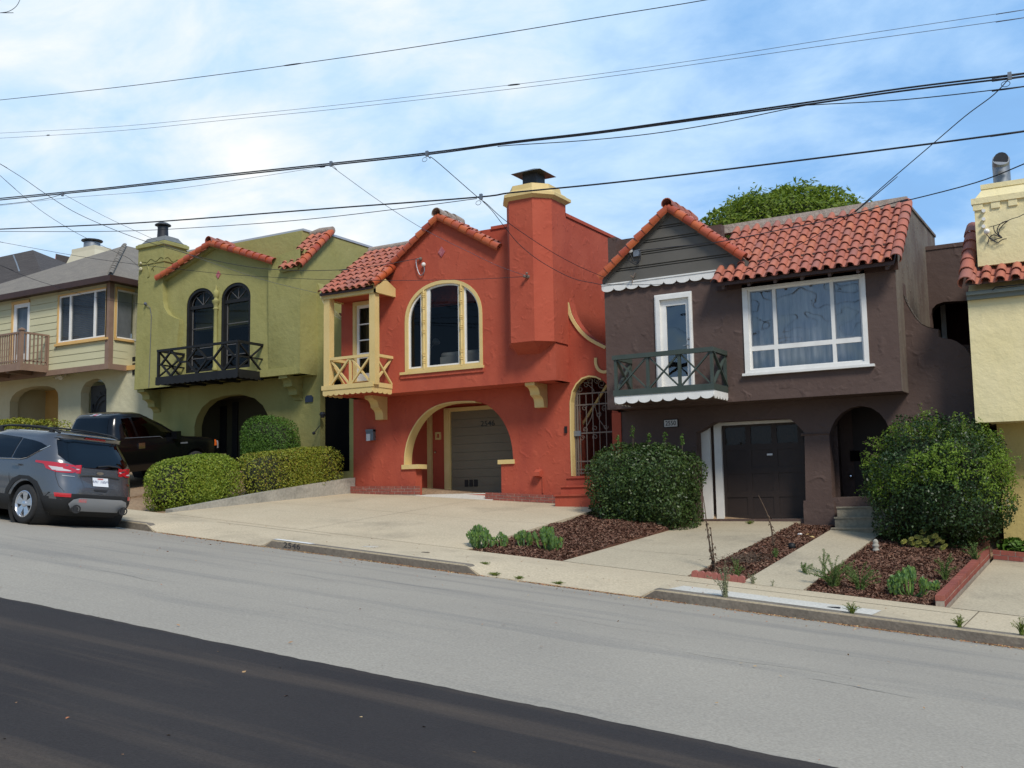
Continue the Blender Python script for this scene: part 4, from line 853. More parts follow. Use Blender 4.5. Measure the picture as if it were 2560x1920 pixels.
# boarded gable
gf = xz(Z6(95, 705, YU)); gr = xz(Z6(1055, 575, YU)); sl = (gA_[1]-gf[1])/(gA_[0]-gf[0]); slr = (gA_[1]-gr[1])/(gA_[0]-gr[0])
mb = MB(); zz = trz; nbd = 5; zs_ = [Z6(500, b, YU).z for b in (725, 612, 505, 422, 338, 235)]
zs_ = [trz-.02]+[xz(Z6(545, b, YU-.03))[1] for b in (597, 503, 424, 340)]+[gA_[1]]
bd_ = MB()
for i in range(5):
    a, b = zs_[i]+.02, zs_[i+1]-(.0 if i == 4 else .055)
    def xl(z): return max(BL-.0, gA_[0]-(gA_[1]-z)/sl)
    def xr(z): return gA_[0]+(gA_[1]-z)/(-slr)
    if b > a: bd_.panel([(xl(a), a), (xr(a), a), (xr(b)-.0, b), (xl(b), b)], [], YU-.05, YU+.02)
    if i < 4:
        a2, b2 = zs_[i+1]-.055, zs_[i+1]+.02; m_ = (a2+b2)/2
        bd_.panel([(xl(m_)+.01, m_-.011), (xr(m_)-.01, m_-.011), (xr(m_)-.01, m_+.011), (xl(m_)+.01, m_+.011)], [], YU-.042, YU+.02)
bd_.panel([(BL, trz-.05), (gA_[0]+(gA_[1]-trz)/(-slr), trz-.05), gA_], [], YU-.012, YU+.2); bd_.build('gable_boards', M_CLAP, bh)
tz = Z6(455, 712, YU-.04).z; tr1 = Z6(830, 680, YU-.04).x
mb = MB(); mb.box(BL-.03, tr1+.1, YU-.09, YU, tz-.0, tz+.03); mb.panel(scallop(BL-.03, tr1+.1, tz, .155, 9, .5), [], YU-.075, YU-.05); mb.build('valance', M_WHT, bh)
gA3 = Vector((gA_[0], YU-.14, gA_[1]+.03)); gL3 = Vector((gf[0]-.06, YU-.14, gf[1]-.02)); gR3 = Vector((gr[0]+.03, YU-.14, gr[1]))
def rakes(mb, L3, A3, R3, nl, nr_, r=.10):
    nL = Vector((-(A3-L3).z, 0, (A3-L3).x)).normalized(); nL = nL if nL.z > 0 else -nL; nR = Vector((-(A3-R3).z, 0, (A3-R3).x)).normalized(); nR = nR if nR.z > 0 else -nR
    barrel_run(L3, A3, r, nl, nL+Vector((0, -.6, 0)), mb, ang=1.3); barrel_run(R3, A3, r, nr_, nR+Vector((0, -.6, 0)), mb, ang=1.3)
mb = MB(); rakes(mb, gL3, gA3, gR3, 9, 9, .105); mb.build('rake_tiles', M_TILE2, bh, autosm=50)
tl = tile_field((gR3.x, YU, gR3.z), (0, 1, 0), gA3-gR3, 1.6, (gA3-gR3).length, .22, .27); t2 = tile_field((gL3.x, YU, gL3.z), (0, 1, 0), gA3-gL3, .66, (gA3-gL3).length, .22, .3); tl.add(t2.v, t2.f); tl.build('gable_roof_tiles', M_TILE, bh, autosm=50)
mb = MB(); barrel_run(gA3+Vector((0, -.08, .06)), gA3+Vector((0, 1.5, .06)), .13, 4, (0, 0, 1), mb, ang=1.2); mb.build('ridge_tiles', M_TILE, bh, autosm=50)
mb = MB(); mb.prism([(gL3.x, gL3.z-.02), (gA3.x, gA3.z-.02), (gR3.x, gR3.z-.02), (gR3.x, gR3.z-.14), (gA3.x, gA3.z-.14), (gL3.x, gL3.z-.14)], 'y', YU-.06, YU+.6); mb.build('bargeboard', M_CLAP, bh)
# main tile roof
el = Z6(815, 715, 20.88); er = Z6(2087, 585, 20.88); et = Vector((er.x, 22.49, 5.93)); sv = et-er; sv.x = 0; ul = er.x-el.x
mk = lambda uu, vv: uu > .55 or vv < .5 or (el.x+uu) > gR3.x-.15+(vv-.5)*-.35
ar_l = tile_field((el.x, er.y, er.z), (1, 0, 0), sv, ul, sv.length, .232, .285, mask=lambda uu, vv: (el.x+uu) > gR3.x+.0-(vv-.42)*.72 or vv < .42); ar_l.build('roof_tiles', M_TILE, bh, autosm=50)
mb = MB(); barrel_run((er.x+.03, er.y-.01, er.z+.03), (er.x+.03, et.y, et.z+.03), .115, 8, (.5, 0, 1), mb, ang=1.35); mb.build('verge_tiles', M_TILE, bh, autosm=50)
mb = MB(); x0_ = el.x; mb.prism([(er.y+.03, er.z-.07), (er.y+.03, er.z+.0), (et.y, et.z-.0), (et.y, et.z-.12)], 'x', x0_, er.x-.01); mb.build('roof_deck', M_DBRN, bh)
mb = MB(); mb.loft([[(gA_[0]+.0, 22.4, 5.85), (gA_[0], 22.62, 5.85), (gA_[0], 22.62, 6.08), (gA_[0], 22.46, 6.06)], [(er.x+.02, 22.4, 5.9), (er.x+.02, 22.62, 5.9), (er.x+.02, 22.62, 6.12), (er.x+.02, 22.46, 6.09)]]); mb.build('ridge_mortar', M_MORT, bh)
for k in range(7):
    x = el.x+.25+(er.x-el.x-.4)*k/6; mb = MB(); mb.prism([(er.y+.08, er.z-.14), (er.y+.08, er.z-.02), (YU, er.z+.24), (YU, er.z+.02)], 'x', x-.03, x+.03); mb.build('rafter_tail', M_BRN, bh)
mb = MB(); mb.box(el.x, er.x, YU-.03, YU-.003, er.z-.1, er.z+.28); mb.build('eave_board', M_DBRN, bh)
# big white window: casing, sashes, panes
def rect(x0, x1, z0, z1): return [(x0, z0), (x1, z0), (x1, z1), (x0, z1)]
mb = MB(); mb.panel(rect(bw0, bw1, bwz0, bwz1), [rect(bw0+.11, bw1-.09, bwz0+.07, bwz1-.12)], YU-.03, YU+.1); mb.box(bw0-.05, bw1+.10, YU-.09, YU+.02, bwz0-.05, bwz0+.0); wfr = mb.build('window_frame', M_WHT, bh)
ix0, ix1, iz0, iz1 = bw0+.11, bw1-.09, bwz0+.07, bwz1-.12; v1 = Z6(1262, 1000, YU).x; v2 = Z6(1662, 950, YU).x; hz = Z6(1480, 1162, YU).z
pan = []
for (a, b) in ((ix0, v1), (v1, v2), (v2, ix1)):
    pan.append(rect(a+.035, b-.035, hz+.05, iz1-.035)); pan.append(rect(a+.035, b-.035, iz0+.03, hz-.045))
mb = MB(); mb.panel(rect(ix0, ix1, iz0, iz1), pan, YU+.02, YU+.085); mb.build('sash', M_WHT, wfr)
mb = MB(); mb.panel(rect(ix0+.035, v1-.035, hz+.05, iz1-.035), [rect(ix0+.06, v1-.06, hz+.075, iz1-.06)], YU+.035, YU+.06); mb.build('casement', M_GALV, wfr); mb = MB(); mb.panel(rect(v2+.035, ix1-.035, hz+.05, iz1-.035), [rect(v2+.06, ix1-.06, hz+.075, iz1-.06)], YU+.035, YU+.06); mb.build('casement', M_GALV, wfr)
for i, pl in enumerate(pan):
    mb = MB(); mb.add([(a, YU+.05+.004*(i % 3-1), b) for a, b in pl], [(0, 1, 2, 3)]); mb.build('pane', G_WINR, wfr)
mb = MB(); n_ = 60; cx0, cx1 = ix0-.1, ix1+.1
mb.add([(cx0+(cx1-cx0)*k/n_, YU+.30+.03*math.sin(k*1.9)+.02*math.sin(k*.7), z) for z in (iz0-.1, iz1+.1) for k in range(n_+1)], [(k, k+1, k+n_+2, k+n_+1) for k in range(n_)]); mb.build('curtain', M_CURTREF, bh, smooth=True)  # added sheet behind the panes, brightened to imitate their grey reflections
# balcony door
mb = MB(); mb.panel(rect(bd0_, bd1_, bdb, bdt), [rect(bd0_+.12, bd1_-.06, bdb+.01, bdt-.12)], YU-.04, YU+.05); mb.panel(rect(bd0_+.03, bd1_-.02, bdb, bdt-.03), [rect(bd0_+.12, bd1_-.06, bdb+.01, bdt-.12)], YU-.06, YU-.04); dfr = mb.build('balcony_door_frame', M_WHT, bh)
mb = MB(); xa, xb, za, zb3 = bd0_+.12, bd1_-.06, bdb+.01, bdt-.12; hole = rect(xa+.12, xb-.10, za+.22, zb3-.14)
mb.panel(rect(xa, xb, za, zb3), [hole], YU+.02, YU+.07); dd = mb.build('balcony_door', M_WHT, bh)
mb = MB(); mb.add([(a, YU+.045, b) for a, b in hole], [(0, 1, 2, 3)]); mb.build('pane', G_WINR, dd)
mb = MB(); pz = Z6(665, 1125, YU); mb.ball((xb-.05, YU-.0, pz.z), .03); mb.build('door_lock', M_GALV, dd); mb = MB(); pz = Z6(660, 1168, YU); mb.bar((xb-.05, YU-.03, pz.z), (xb-.17, YU-.03, pz.z-.01), .02); mb.build('door_handle', M_GALV, dd)
dark_room(bh, bd0_-.4, bd1_+.4, YU+.25, YU+1.6, bdb-.1, bdt+.2, mat('grey_room', (.10, .11, .13), .9))
# balcony: floor, white scalloped valance, green railing
yb = YU/1.0405; bf = R3(1000, 778, yb); q0, q1 = R3(312, 760, yb).x, R3(1680, 700, yb).x; zbt = R3(1680, 735, yb).z; zrt = R3(980, 240, yb).z
mb = MB(); mb.box(q0-.02, q1+.02, yb-.03, yb+.06, zbt-.01, zbt+.12); mb.box(q1-.06, q1+.02, yb+.06, YU, zbt-.01, zbt+.12); mb.box(q0-.02, q0+.06, yb+.06, YU, zbt-.01, zbt+.12); mb.box(q0+.06, q1-.06, yb+.06, YU, zbt+.02, zbt+.06); mb.build('balcony_floor', M_DGRN, bh)
mb = MB(); vh = .17; mb.panel(scallop(q0, q1, zbt-.01, vh, 8, .45), [], yb-.015, yb+.01); sc = scallop(yb, YU, zbt-.01, vh, 5, .45); mb.prism(sc, 'x', q1-.012, q1+.012); mb.prism(sc, 'x', q0-.012, q0+.012); mb.build('valance', M_WHT, bh)
mb = MB(); mb.box(q0+.02, q1-.02, yb+.03, YU, zbt-.16, zbt-.02); mb.build('balcony_soffit', M_BRN, bh)
ral = MB(); ral.box(q0-.03, q1+.03, yb-.03, yb+.06, zrt-.05, zrt+.045); ral.box(q1-.06, q1+.03, yb+.06, YU, zrt-.05, zrt+.045); ral.box(q0-.03, q0+.06, yb+.06, YU, zrt-.05, zrt+.045)
zb1, zb2 = zbt+.12, zrt-.05; xs_ = [q0+.03, R3(765, 500, yb).x, R3(1205, 500, yb).x, q1-.03]
for x in xs_: ral.box(x-.03, x+.03, yb+.0, yb+.06, zb1, zb2)
for a, b in zip(xs_, xs_[1:]): ral.bar((a+.03, yb+.03, zb1), (b-.03, yb+.03, zb2), .03, .045, (0, 1, 0)); ral.bar((a+.03, yb+.045, zb2), (b-.03, yb+.045, zb1), .03, .045, (0, 1, 0))
for x in (q0+.02, q1-.02): ral.bar((x, yb+.06, zb1), (x, YU, zb2), .03, .06, (1, 0, 0)); ral.bar((x+.02, yb+.06, zb2), (x+.02, YU, zb1), .03, .06, (1, 0, 0)); ral.box(x-.03, x+.03, YU-.06, YU, zb1, zb2)
ral.build('railing', M_DGRN, bh)
# garage recess, door, frame, posts
Yg = 22.5; fzb = -.47; mb = MB(); mb.quad((x0g-.5, Yg, fzb), (x1g+.6, Yg, fzb), (x1g+.6, Yg, 1.9), (x0g-.5, Yg, 1.9)); mb.quad((x0g-.5, YL+.28, 1.78), (x0g-.5, Yg, 1.78), (x1g+.6, Yg, 1.78), (x1g+.6, YL+.28, 1.78)); mb.build('garage_recess', M_BRN, bh)
g0_, g1_ = Z7(908, 600, Yg-.05).x, Z7(908, 600, Yg-.05).x+2.3; gt1 = Z7(1000, 285, Yg).z
mb = MB(); fx0 = Z7(851, 600, Yg-.12).x; mb.box(fx0, g0_, Yg-.12, Yg-.01, fzb, gt1+.1); mb.box(g0_, g1_, Yg-.12, Yg-.01, gt1, gt1+.10); mb.build('garage_door_frame', M_WHT, bh)
hp = []; nc, nr = 4, 4; cw = (g1_-g0_)/nc; rh_ = (gt1-fzb)/nr
for c in range(nc):
    for r in range(nr): hp.append(rect(g0_+c*cw+.07, g0_+(c+1)*cw-.05, fzb+r*rh_+.08, fzb+(r+1)*rh_-.05))
mb = MB(); mb.panel(rect(g0_, g1_, fzb+.01, gt1), hp, Yg-.05, Yg-.03); gd = mb.build('garage_door', M_GDDK, bh)
mb = MB(); mb.quad((g0_, Yg-.035, fzb), (g1_, Yg-.035, fzb), (g1_, Yg-.035, fzb+rh_*3), (g0_, Yg-.035, fzb+rh_*3)); mb.build('panels', M_GDDK, gd); mb = MB(); mb.quad((g0_, Yg-.034, fzb+rh_*3), (g1_, Yg-.034, fzb+rh_*3), (g1_, Yg-.034, gt1), (g0_, Yg-.034, gt1)); mb.build('window', G_WIN, gd)
p = Z7(1228, 487, Yg-.06); mb = MB(); mb.box(p.x-.06, p.x+.06, Yg-.062, Yg-.05, p.z-.02, p.z+.02); mb.build('garage_sticker', M_SIGNW, gd)
wp0, wp1 = Z7(740, 700, 22.34).x, Z7(826, 700, 22.34).x; mb = MB(); mb.box(wp0, wp1, 22.34, 22.42, fzb, 1.72); mb.build('side_panel', M_WHT, bh)
# pillar base
pb0, pb1 = Z7(1463, 900, YL-.08).x, Z7(1678, 900, YL-.08).x; zpb = Z7(1560, 822, YL-.08).z; mb = MB(); mb.box(pb0, pb1, YL-.08, YL+.32, -.85, zpb); mb.box(pb0+.0, pb1-.02, YL-.05, YL+.3, zpb, zpb+.05); mb.build('pillar_base', M_BRN, bh); mb = MB(); zc_ = Z7(1550, 345, YL).z; mb.prism([(YL, zc_-.03), (YL-.025, zc_), (YL, zc_+.03)], 'x', pb0+.0, pb1-.06); mb.build('pillar_moulding', M_BRN, bh)
# porch recess and door
mb = MB(); pz0 = -.36+.32; yd = YL+1.3
mb.quad((px0-.1, yd, pz0), (px1+.3, yd, pz0), (px1+.3, yd, 2.3), (px0-.1, yd, 2.3)); mb.quad((px0-.1, YL+.28, pz0), (px0-.1, yd, pz0), (px0-.1, yd, 2.3), (px0-.1, YL+.28, 2.3)); mb.quad((px1+.3, YL+.28, pz0), (px1+.3, YL+.28, 2.3), (px1+.3, yd, 2.3), (px1+.3, yd, pz0)); mb.quad((px0-.1, YL+.28, 2.2), (px0-.1, yd, 2.2), (px1+.3, yd, 2.2), (px1+.3, YL+.28, 2.2)); mb.build('porch', M_BRN, bh)
mb = MB(); da, db = px0+.18, px1-.05; mb.box(da, db, yd-.05, yd-.01, pz0, pz0+2.0); drr = mb.build('door', M_GDDK, bh)
p = Z7(1818, 497, yd-.06); mb = MB(); mb.box(p.x-.1, p.x+.1, yd-.065, yd-.05, p.z-.11, p.z+.11); mb.build('door_window', M_BLACK, drr); p = Z7(1788, 638, yd-.08); mb = MB(); mb.ball((p.x, yd-.09, p.z), .04); mb.build('door_handle', M_CHR, drr)
# concrete steps
st = MB(); sx1 = px1+.1; ys_ = [20.95, 21.3, 21.65]; zs_ = [Z7(1760, b, y).z for b, y in ((994, 20.95), (920, 21.3), (848, 21.65))]; xs_ = [Z7(a, 900, y).x for a, y in ((1650, 20.95), (1676, 21.3), (1695, 21.65))]
for i in range(3): st.box(xs_[i], sx1, ys_[i], ys_[i+1] if i < 2 else YL+1.3, -1.2, zs_[i]); st.box(xs_[i]-.01, sx1, ys_[i]-.02, ys_[i]+.2, zs_[i]-.03, zs_[i]+.003)
st.build('steps', M_STEP, bh)
# number plate
p = Z7(547, 272, YL-.01); mb = MB(); mb.box(p.x-.17, p.x+.17, YL-.03, YL-.001, p.z-.09, p.z+.09); pl = mb.build('number_plate', M_BLK, bh); mb = MB(); mb.box(p.x-.155, p.x+.155, YL-.036, YL-.03, p.z-.075, p.z+.075); mb.build('plate_face', M_SIGNW, pl); text_obj('2550', M_SIGNB, pl, 'house_number', (p.x, YL-.04, p.z-.003), .145, xs=.88)
# red strip of the neighbour and dark pipe at the left
mb = MB(); a, b = Z7(138, 280, YL-.03).x, Z7(200, 280, YL-.03).x; mb.box(a, b, YL-.03, YL-.002, -.5, bb-.02); mb.build('boundary_wall_end', M_RED, rh)
# brown service points
mb = MB(); mb.ball(Z6(265, 515, YU-.14), .06); mb.build('insulator', M_PORC, bh); mb = MB(); mb.box(*(lambda p: (p.x-.08, p.x+.08, YU-.12, YU-.05, p.z-.08, p.z+.06))(Z6(310, 530, YU-.1))); mb.build('service_box', M_GALV, bh)
mb = MB(); mb.tube(smooth_pts([Z6(262, 540, YU-.14), Z6(252, 580, YU-.14), Z6(300, 610, YU-.12), Z6(332, 580, YU-.12), Z6(330, 520, YU-.12)], 4), .01, 5); mb.tube(smooth_pts([Z6(262, 530, YU-.14), Z6(290, 590, YU-.14), Z6(320, 590, YU-.12), Z6(325, 540, YU-.12)], 4), .008, 5); mb.build('service_wire', M_WIRE, bh)
p = Z6(285, 700, YU-.1); mb = MB(); mb.bar(p, Z6(300, 670, YU-.1), .03); mb.bar(p, Z6(265, 690, YU-.2), .03); mb.bar(p, Z6(275, 740, YU-.1), .02); mb.build('wire_hook', M_IRON, bh)

# ================================================================== GREEN HOUSE
gh = thing('green_house', 'olive green stucco house with twin arched windows, black balcony and tiled gable', 'house', (-22.2, 22, 1.0))
GL_, GR = -25.8, -19.26; gb = Z3(1485, 1497, YU).z
YC = YU+.16     # recessed middle of the facade
gA = xz(Z3(762, 395, YC)); gl0 = xz(Z3(310, 690, YC)); gr0 = xz(Z3(1300, 548, YC)); 
def awin3(a, b, y0, ys, yt, Y):
    m_ = (a+b)/2; return Z3(a, (y0+yt)/2+100, Y).x, Z3(b, (y0+yt)/2+100, Y).x, Z3(m_, y0, Y).z, Z3(m_, ys, Y).z, Z3(m_, yt, Y).z
wA = awin3(500, 745, 1485, 905, 762, YC); wB = awin3(800, 1055, 1455, 850, 714, YC)
hA = arch(*wA, 18); hB = arch(*wB, 18)
wall = MB()
wall.panel([(GL_+.05, gb), (GR-.02, gb), (GR-.02, 6.9), (gr0[0], gr0[1]-.05), (gr0[0]-.02, gr0[1]), gA, gl0, (Z3(314, 500, YU).x-.03, gl0[1]), (Z3(314, 500, YU).x-.03, 7.1), (GL_+.05, 7.1)], [hA, hB], YC, YC+.25)
# chimney breast (flush with the overhang front) with a scrolled shoulder
br = [xz(Z3(a, b, YU)) for a, b in ((312, 640), (300, 700), (300, 860), (312, 930), (345, 985), (395, 1015), (440, 1030), (440, 1080), (425, 1200), (422, 1540))]; br[-1] = (br[-1][0], gb)
cx_ = Z3(314, 500, YU).x
wall.panel([(GL_, gb), br[-1], *reversed(br[:-1]), (cx_-.02, br[0][1]+.15), (cx_-.02, 7.55), (GL_+.10, 7.55)], [], YU, YC)
# right-hand block and underside
rb = xz(Z3(1214, 560, YU))[0]
wall.add([(rb, YU, 6.75), (GR, YU, 6.9), (GR, YU, gb), (rb-.1, YC-.01, gb), (rb-.02, YU+.02, 5.6), (rb-.05, YC-.01, 5.2), (rb, YC, 6.75), (GR, YC, 6.9)], [(0, 4, 2, 1), (4, 5, 3, 2), (0, 6, 5, 4), (0, 1, 7, 6)])
wall.box(GL_, GR, YU+.01, YL+.1, gb, gb+.2); 
wall.prism([(YU+.005, gb+.004), (YU+.005, 6.34), (22.5, 7.50), (24.86, 7.50), (24.86, 7.45), (34, 7.45), (34, -1), (YL+.285, -1), (YL+.285, gb+.004)], 'x', GR-.21, GR+.003)
wall.box(GL_+.02, GL_+.22, YU+.2, 34, gb, 7.3)
xp = -19.93; wall.box(GL_+.2, xp, YU+.80, YU+1.1, 5.2, Z3(1200, 325, YU+.85).z); wall.prism([(YU+1.1, 6.3), (YU+1.1, Z3(1200, 325, YU+.85).z), (YU+3, Z3(1200, 325, YU+.85).z), (YU+3, 6.3)], 'x', xp-.2, xp)
# lower wall
ga_ = [xz(Z2(a, b, YL)) for a, b in ((1680, 1200), (1680, 640), (1700, 560), (1745, 480), (1820, 415), (1930, 378), (2080, 365), (2200, 400), (2270, 460), (2312, 540), (2325, 620), (2325, 1200))]; fzg = .82
ga_[0] = (ga_[0][0], fzg); ga_[-1] = (ga_[-1][0], fzg)
d5 = [xz(T2(a, b, YL)) for a, b in ((1248, 1100), (1248, 380), (1300, 300), (1400, 250), (1560, 240), (1622, 300), (1626, 1100))]; d5[0] = (d5[0][0], .85); d5[-1] = (d5[-1][0], .85)
wcg = [xz(Z3(a, b, YL)) for a, b in ((1655, 760), (1662, 830), (1690, 890), (1740, 950), (1790, 1000), (1850, 1035))]
wall.panel([(GL_+.03, -.2), (-18.0, -.2), (-18.0, wcg[-1][1])]+list(reversed(wcg))+[(GR+.002, wcg[0][1]+.15), (GR+.002, gb-.001), (GL_+.03, gb-.001)], [ga_, d5], YL, YL+.28)
wall.build('wall', M_GRN, gh, autosm=30)
mb = MB(); relief_strip(mb, wcg[1:], YL-.002, YL+.284, .012); mb.build('wing_cap', M_CRM, gh)
p = R1(468, 875, 26.0); mb = MB(); mb.box(GR, GR+.02, 22.9, 23.3, 5.05, 5.35); mb.build('wall_vent', M_DBRN, gh)
mb = MB(); zc = Z3(1200, 325, YU+.85).z; mb.box(GL_+.1, xp+.03, YU+.82, YU+1.12, zc, zc+.06); mb.box(xp-.2, xp+.03, YU+1.12, YU+3, zc, zc+.06); mb.box(GR-.24, GR+.03, 22.5, 30, 7.50, 7.56); mb.build('parapet_flashing', M_FLASH, gh)
mb = MB(); mb.quad((GL_, YU+1, 7.0), (GR, YU+1, 7.0), (GR, 34, 7.0), (GL_, 34, 7.0)); mb.build('flat_roof', M_SHNG, gh)
# chimney
cm = MB(); ca, cb = GL_+.12, cx_; cy1 = YU+.78; zt = 7.62
zlo = Z3(315, 655, YU).z-.10; cm.loft([[(ca-.05, YU-.003, zlo), (cb, YU-.003, zlo), (cb, cy1, zlo), (ca-.05, cy1, zlo)], [(ca, YU-.003, zt), (cb, YU-.003, zt), (cb, cy1, zt), (ca, cy1, zt)]])
def sq(k, z, m_=0): return [(ca-k, YU-k, z), (cb+k, YU-k, z), (cb+k, cy1+k, z), (ca-k, cy1+k, z)]
cm.loft([sq(0, zt-.4), sq(.03, zt-.38), sq(.03, zt+.1), sq(.09, zt+.13), sq(.09, zt+.22), sq(.03, zt+.26)]); chm = cm.build('chimney', M_GRN, gh)
mb = MB(); pts = []; zc = zt-.30
for k in range(25): t = k/24; pts.append((ca+(cb-ca)*t, YU-.035, zc+(.045*math.sin(t*5*math.pi) if t > .3 else .02*math.sin(t*5*math.pi))))
mb.tube(pts, .009, 5); mb.tube([(cb+.035, YU+(cy1-YU)*k/24, zc+.05*math.sin(k/24*4*math.pi)) for k in range(25)], .009, 5); mb.build('wavy_moulding', mat('olive_shade', (.12, .115, .03), .9), chm)
mb = MB(); mb.loft([sq(.05, zt+.26), sq(-.03, zt+.29), sq(-.09, zt+.37), sq(-.14, zt+.45), sq(-.24, zt+.49)]); mb.build('chimney_cap', mat('grey_cap', (.12, .13, .13), .8, (.17, .18, .17), 4), chm)
c = Vector(((ca+cb)/2+.0, (YU+cy1)/2, 0)); mb = MB(); mb.lathe((c.x, c.y, 0), [(.17, zt+.45), (.155, zt+.75), (.16, zt+.82)], 14); mb.lathe((c.x, c.y, 0), [(.10, zt+.84), (.24, zt+.86), (.24, zt+.885), (.13, zt+.95), (.02, zt+.97)], 14); mb.build('chimney_flue', M_DKMET, chm, autosm=40)
# relief figure on the chimney breast
mb = MB()
for a in ([(220, 490), (232, 530), (225, 560), (205, 600)], [(165, 560), (180, 600), (185, 660), (170, 668)], [(238, 560), (215, 580), (222, 610)]): mb.tube([Z3(x, y, YU-.01) for x, y in a], .016, 5)
mb.build('chimney_relief', M_GRN, gh, smooth=True)
# windows
for (w_, h_) in ((wA, hA), (wB, hB)):
    mb = MB(); ih = inset(h_, .085); mb.panel(h_, [ih], YC+.02, YC+.18); fr = mb.build('window', M_BLK, gh)
    x0, x1, z0, zs, ztp = w_; x0 += .085; x1 -= .085; z0 += .085; zz = zs-.05
    mb = MB(); mb.box(x0, x1, YC+.06, YC+.14, zz-.05, zz+.05); mb.box(x0, x0+.06, YC+.08, YC+.14, z0, zz); mb.build('transom', M_BLK, fr)
    mb = MB(); cxw = (x0+x1)/2; rr_ = (x1-x0)/2-.05
    for an in (45, 88, 132): mb.bar((cxw, YC+.11, zz+.05), (cxw+rr_*math.cos(R(an)), YC+.11, zz+.05+(ztp-.085-zz-.05)*math.sin(R(an))*.94), .013)
    pr = [(cxw+rr_*math.cos(t*math.pi/12), YC+.11, zz+.05+(ztp-.1-zz-.05)*math.sin(t*math.pi/12)*.97) for t in range(13)]; mb.tube(pr, .008, 5)
    for t in (.18, .34, .66): mb.box(x0+.06, x1, YC+.10, YC+.12, z0+(zz-z0)*t-.010, z0+(zz-z0)*t+.010)
    mb.box(x0+.06, x0+.085, YC+.10, YC+.12, z0, zz); mb.build('muntins', mat('aged_muntins', (.11, .105, .10), .6) if 'aged_muntins' not in MATS else MATS['aged_muntins'], fr)
    mb = MB(); mb.add([(a, YC+.125, b) for a, b in ih], [tuple(range(len(ih)))]); mb.build('pane', G_WIN, fr)
dark_room(gh, wA[0]-.3, wB[1]+.3, YC+.25, YC+2.5, wA[2]-.2, wB[4]+.3, M_DARK)
# column with urn between the windows
cxu = Z3(768, 1100, YC).x; mb = MB(); z = lambda y: Z3(768, y, YC-.05).z
mb.lathe((cxu, YC-.05, 0), [(.075, z(1470)), (.085, z(1455)), (.06, z(1440)), (.06, z(950)), (.085, z(940)), (.06, z(930)), (.075, z(900)), (.11, z(885)), (.12, z(870)), (.06, z(860)), (.05, z(845)), (.08, z(830)), (.09, z(800)), (.07, z(785)), (.035, z(775)), (.03, z(765)), (.012, z(735))], 12); mb.build('column', M_GRN, gh, autosm=40)
p = Z3(778, 645, YC-.02); mb = MB(); r = .12; mb.prism([(p.x-r*.75, p.z), (p.x, p.z-r), (p.x+r*.75, p.z), (p.x, p.z+r)], 'y', YC-.02, YC+.01); mb.build('accent_tile', M_TILED, gh)
# roof tiles: gable rakes and small patch
A3 = Vector((gA[0], YC-.20, gA[1]+.03)); L3 = Vector((gl0[0]-.03, YC-.20, gl0[1])); R3_ = Vector((gr0[0]+.03, YC-.20, gr0[1]))
mb = MB(); rakes(mb, L3, A3, R3_, 9, 10, .11); mb.build('rake_tiles', M_TILE2, gh, autosm=50)
tl = tile_field((R3_.x, YC-.1, R3_.z), (0, 1, 0), A3-R3_, 1.0, (A3-R3_).length, .22, .27); t2 = tile_field((L3.x, YC-.1, L3.z), (0, 1, 0), A3-L3, 1.0, (A3-L3).length, .22, .3); tl.add(t2.v, t2.f); tl.build('gable_roof_tiles', M_TILE, gh, autosm=50)
mb = MB(); mb.prism([(L3.x, L3.z-.02), (A3.x, A3.z-.02), (R3_.x, R3_.z-.02), (R3_.x, R3_.z-.12), (A3.x, A3.z-.12), (L3.x, L3.z-.12)], 'y', YC-.12, YC+.95); mb.build('roof_deck', M_GRN, gh)
mb = MB(); barrel_run(A3+Vector((0, -.1, .05)), A3+Vector((0, .9, .05)), .13, 3, (0, 0, 1), mb, ang=1.2); mb.build('ridge_tiles', M_TILE, gh, autosm=50)
pe = Vector((-19.95, YU-.12, 6.36)); pv = Vector((0, 1.3, 1.2)); tf = tile_field(pe, (1, 0, 0), pv, .74, pv.length, .235, .26); tf.build('roof_tiles', M_TILE, gh, autosm=50)
mb = MB(); barrel_run(pe+Vector((.76, 0, .03)), pe+Vector((.76, 0, .03))+pv, .11, 7, (.5, 0, 1), mb, ang=1.35); mb.build('verge_tiles', M_TILE2, gh, autosm=50)
mb = MB(); mb.prism([(pe.y+.05, pe.z-.06), (pe.y+.02, pe.z), (pe.y+1.3, pe.z+1.2), (pe.y+1.3, pe.z+1.12)], 'x', pe.x+.02, pe.x+.66); mb.build('roof_deck', M_GRN, gh)
q = pe+pv; mb = MB(); mb.tube([q+Vector((-.05, 0, .04)), q+Vector((.35, .02, .09)), q+Vector((.82, 0, .07))], [.09, .12, .11], 8); mb.build('ridge_mortar', M_MORT, gh, autosm=60)
# black balcony
yb = YU-.78; a0, a1 = Z3(262, 1400, yb).x, Z3(945, 1350, yb).x; zf = Z3(600, 1518, yb).z; zr = Z3(600, 1262, yb).z
mb = MB(); mb.box(a0-.06, a1+.06, yb-.04, YC, zf-.05, zf+.07); sc = scallop(a0-.06, a1+.06, zf-.04, .13, 16, .3); mb.panel(sc, [], yb-.045, yb-.02); mb.prism(scallop(yb, YC, zf-.04, .13, 5, .3), 'x', a1+.04, a1+.065)
for k in range(5): x = a0+.2+(a1-a0-.4)*k/4; mb.box(x-.05, x+.05, yb+.05, YC, zf-.16, zf-.05)
mb.build('balcony_floor', M_BLK, gh)
ral = MB(); ral.box(a0-.04, a1+.04, yb-.03, yb+.04, zr-.035, zr+.03); ral.box(a1-.03, a1+.04, yb+.04, YC, zr-.035, zr+.03); ral.box(a0-.04, a0+.03, yb+.04, YC, zr-.035, zr+.03)
zb1, zb2 = zf+.07, zr-.035; zm = (zb1+zb2)/2
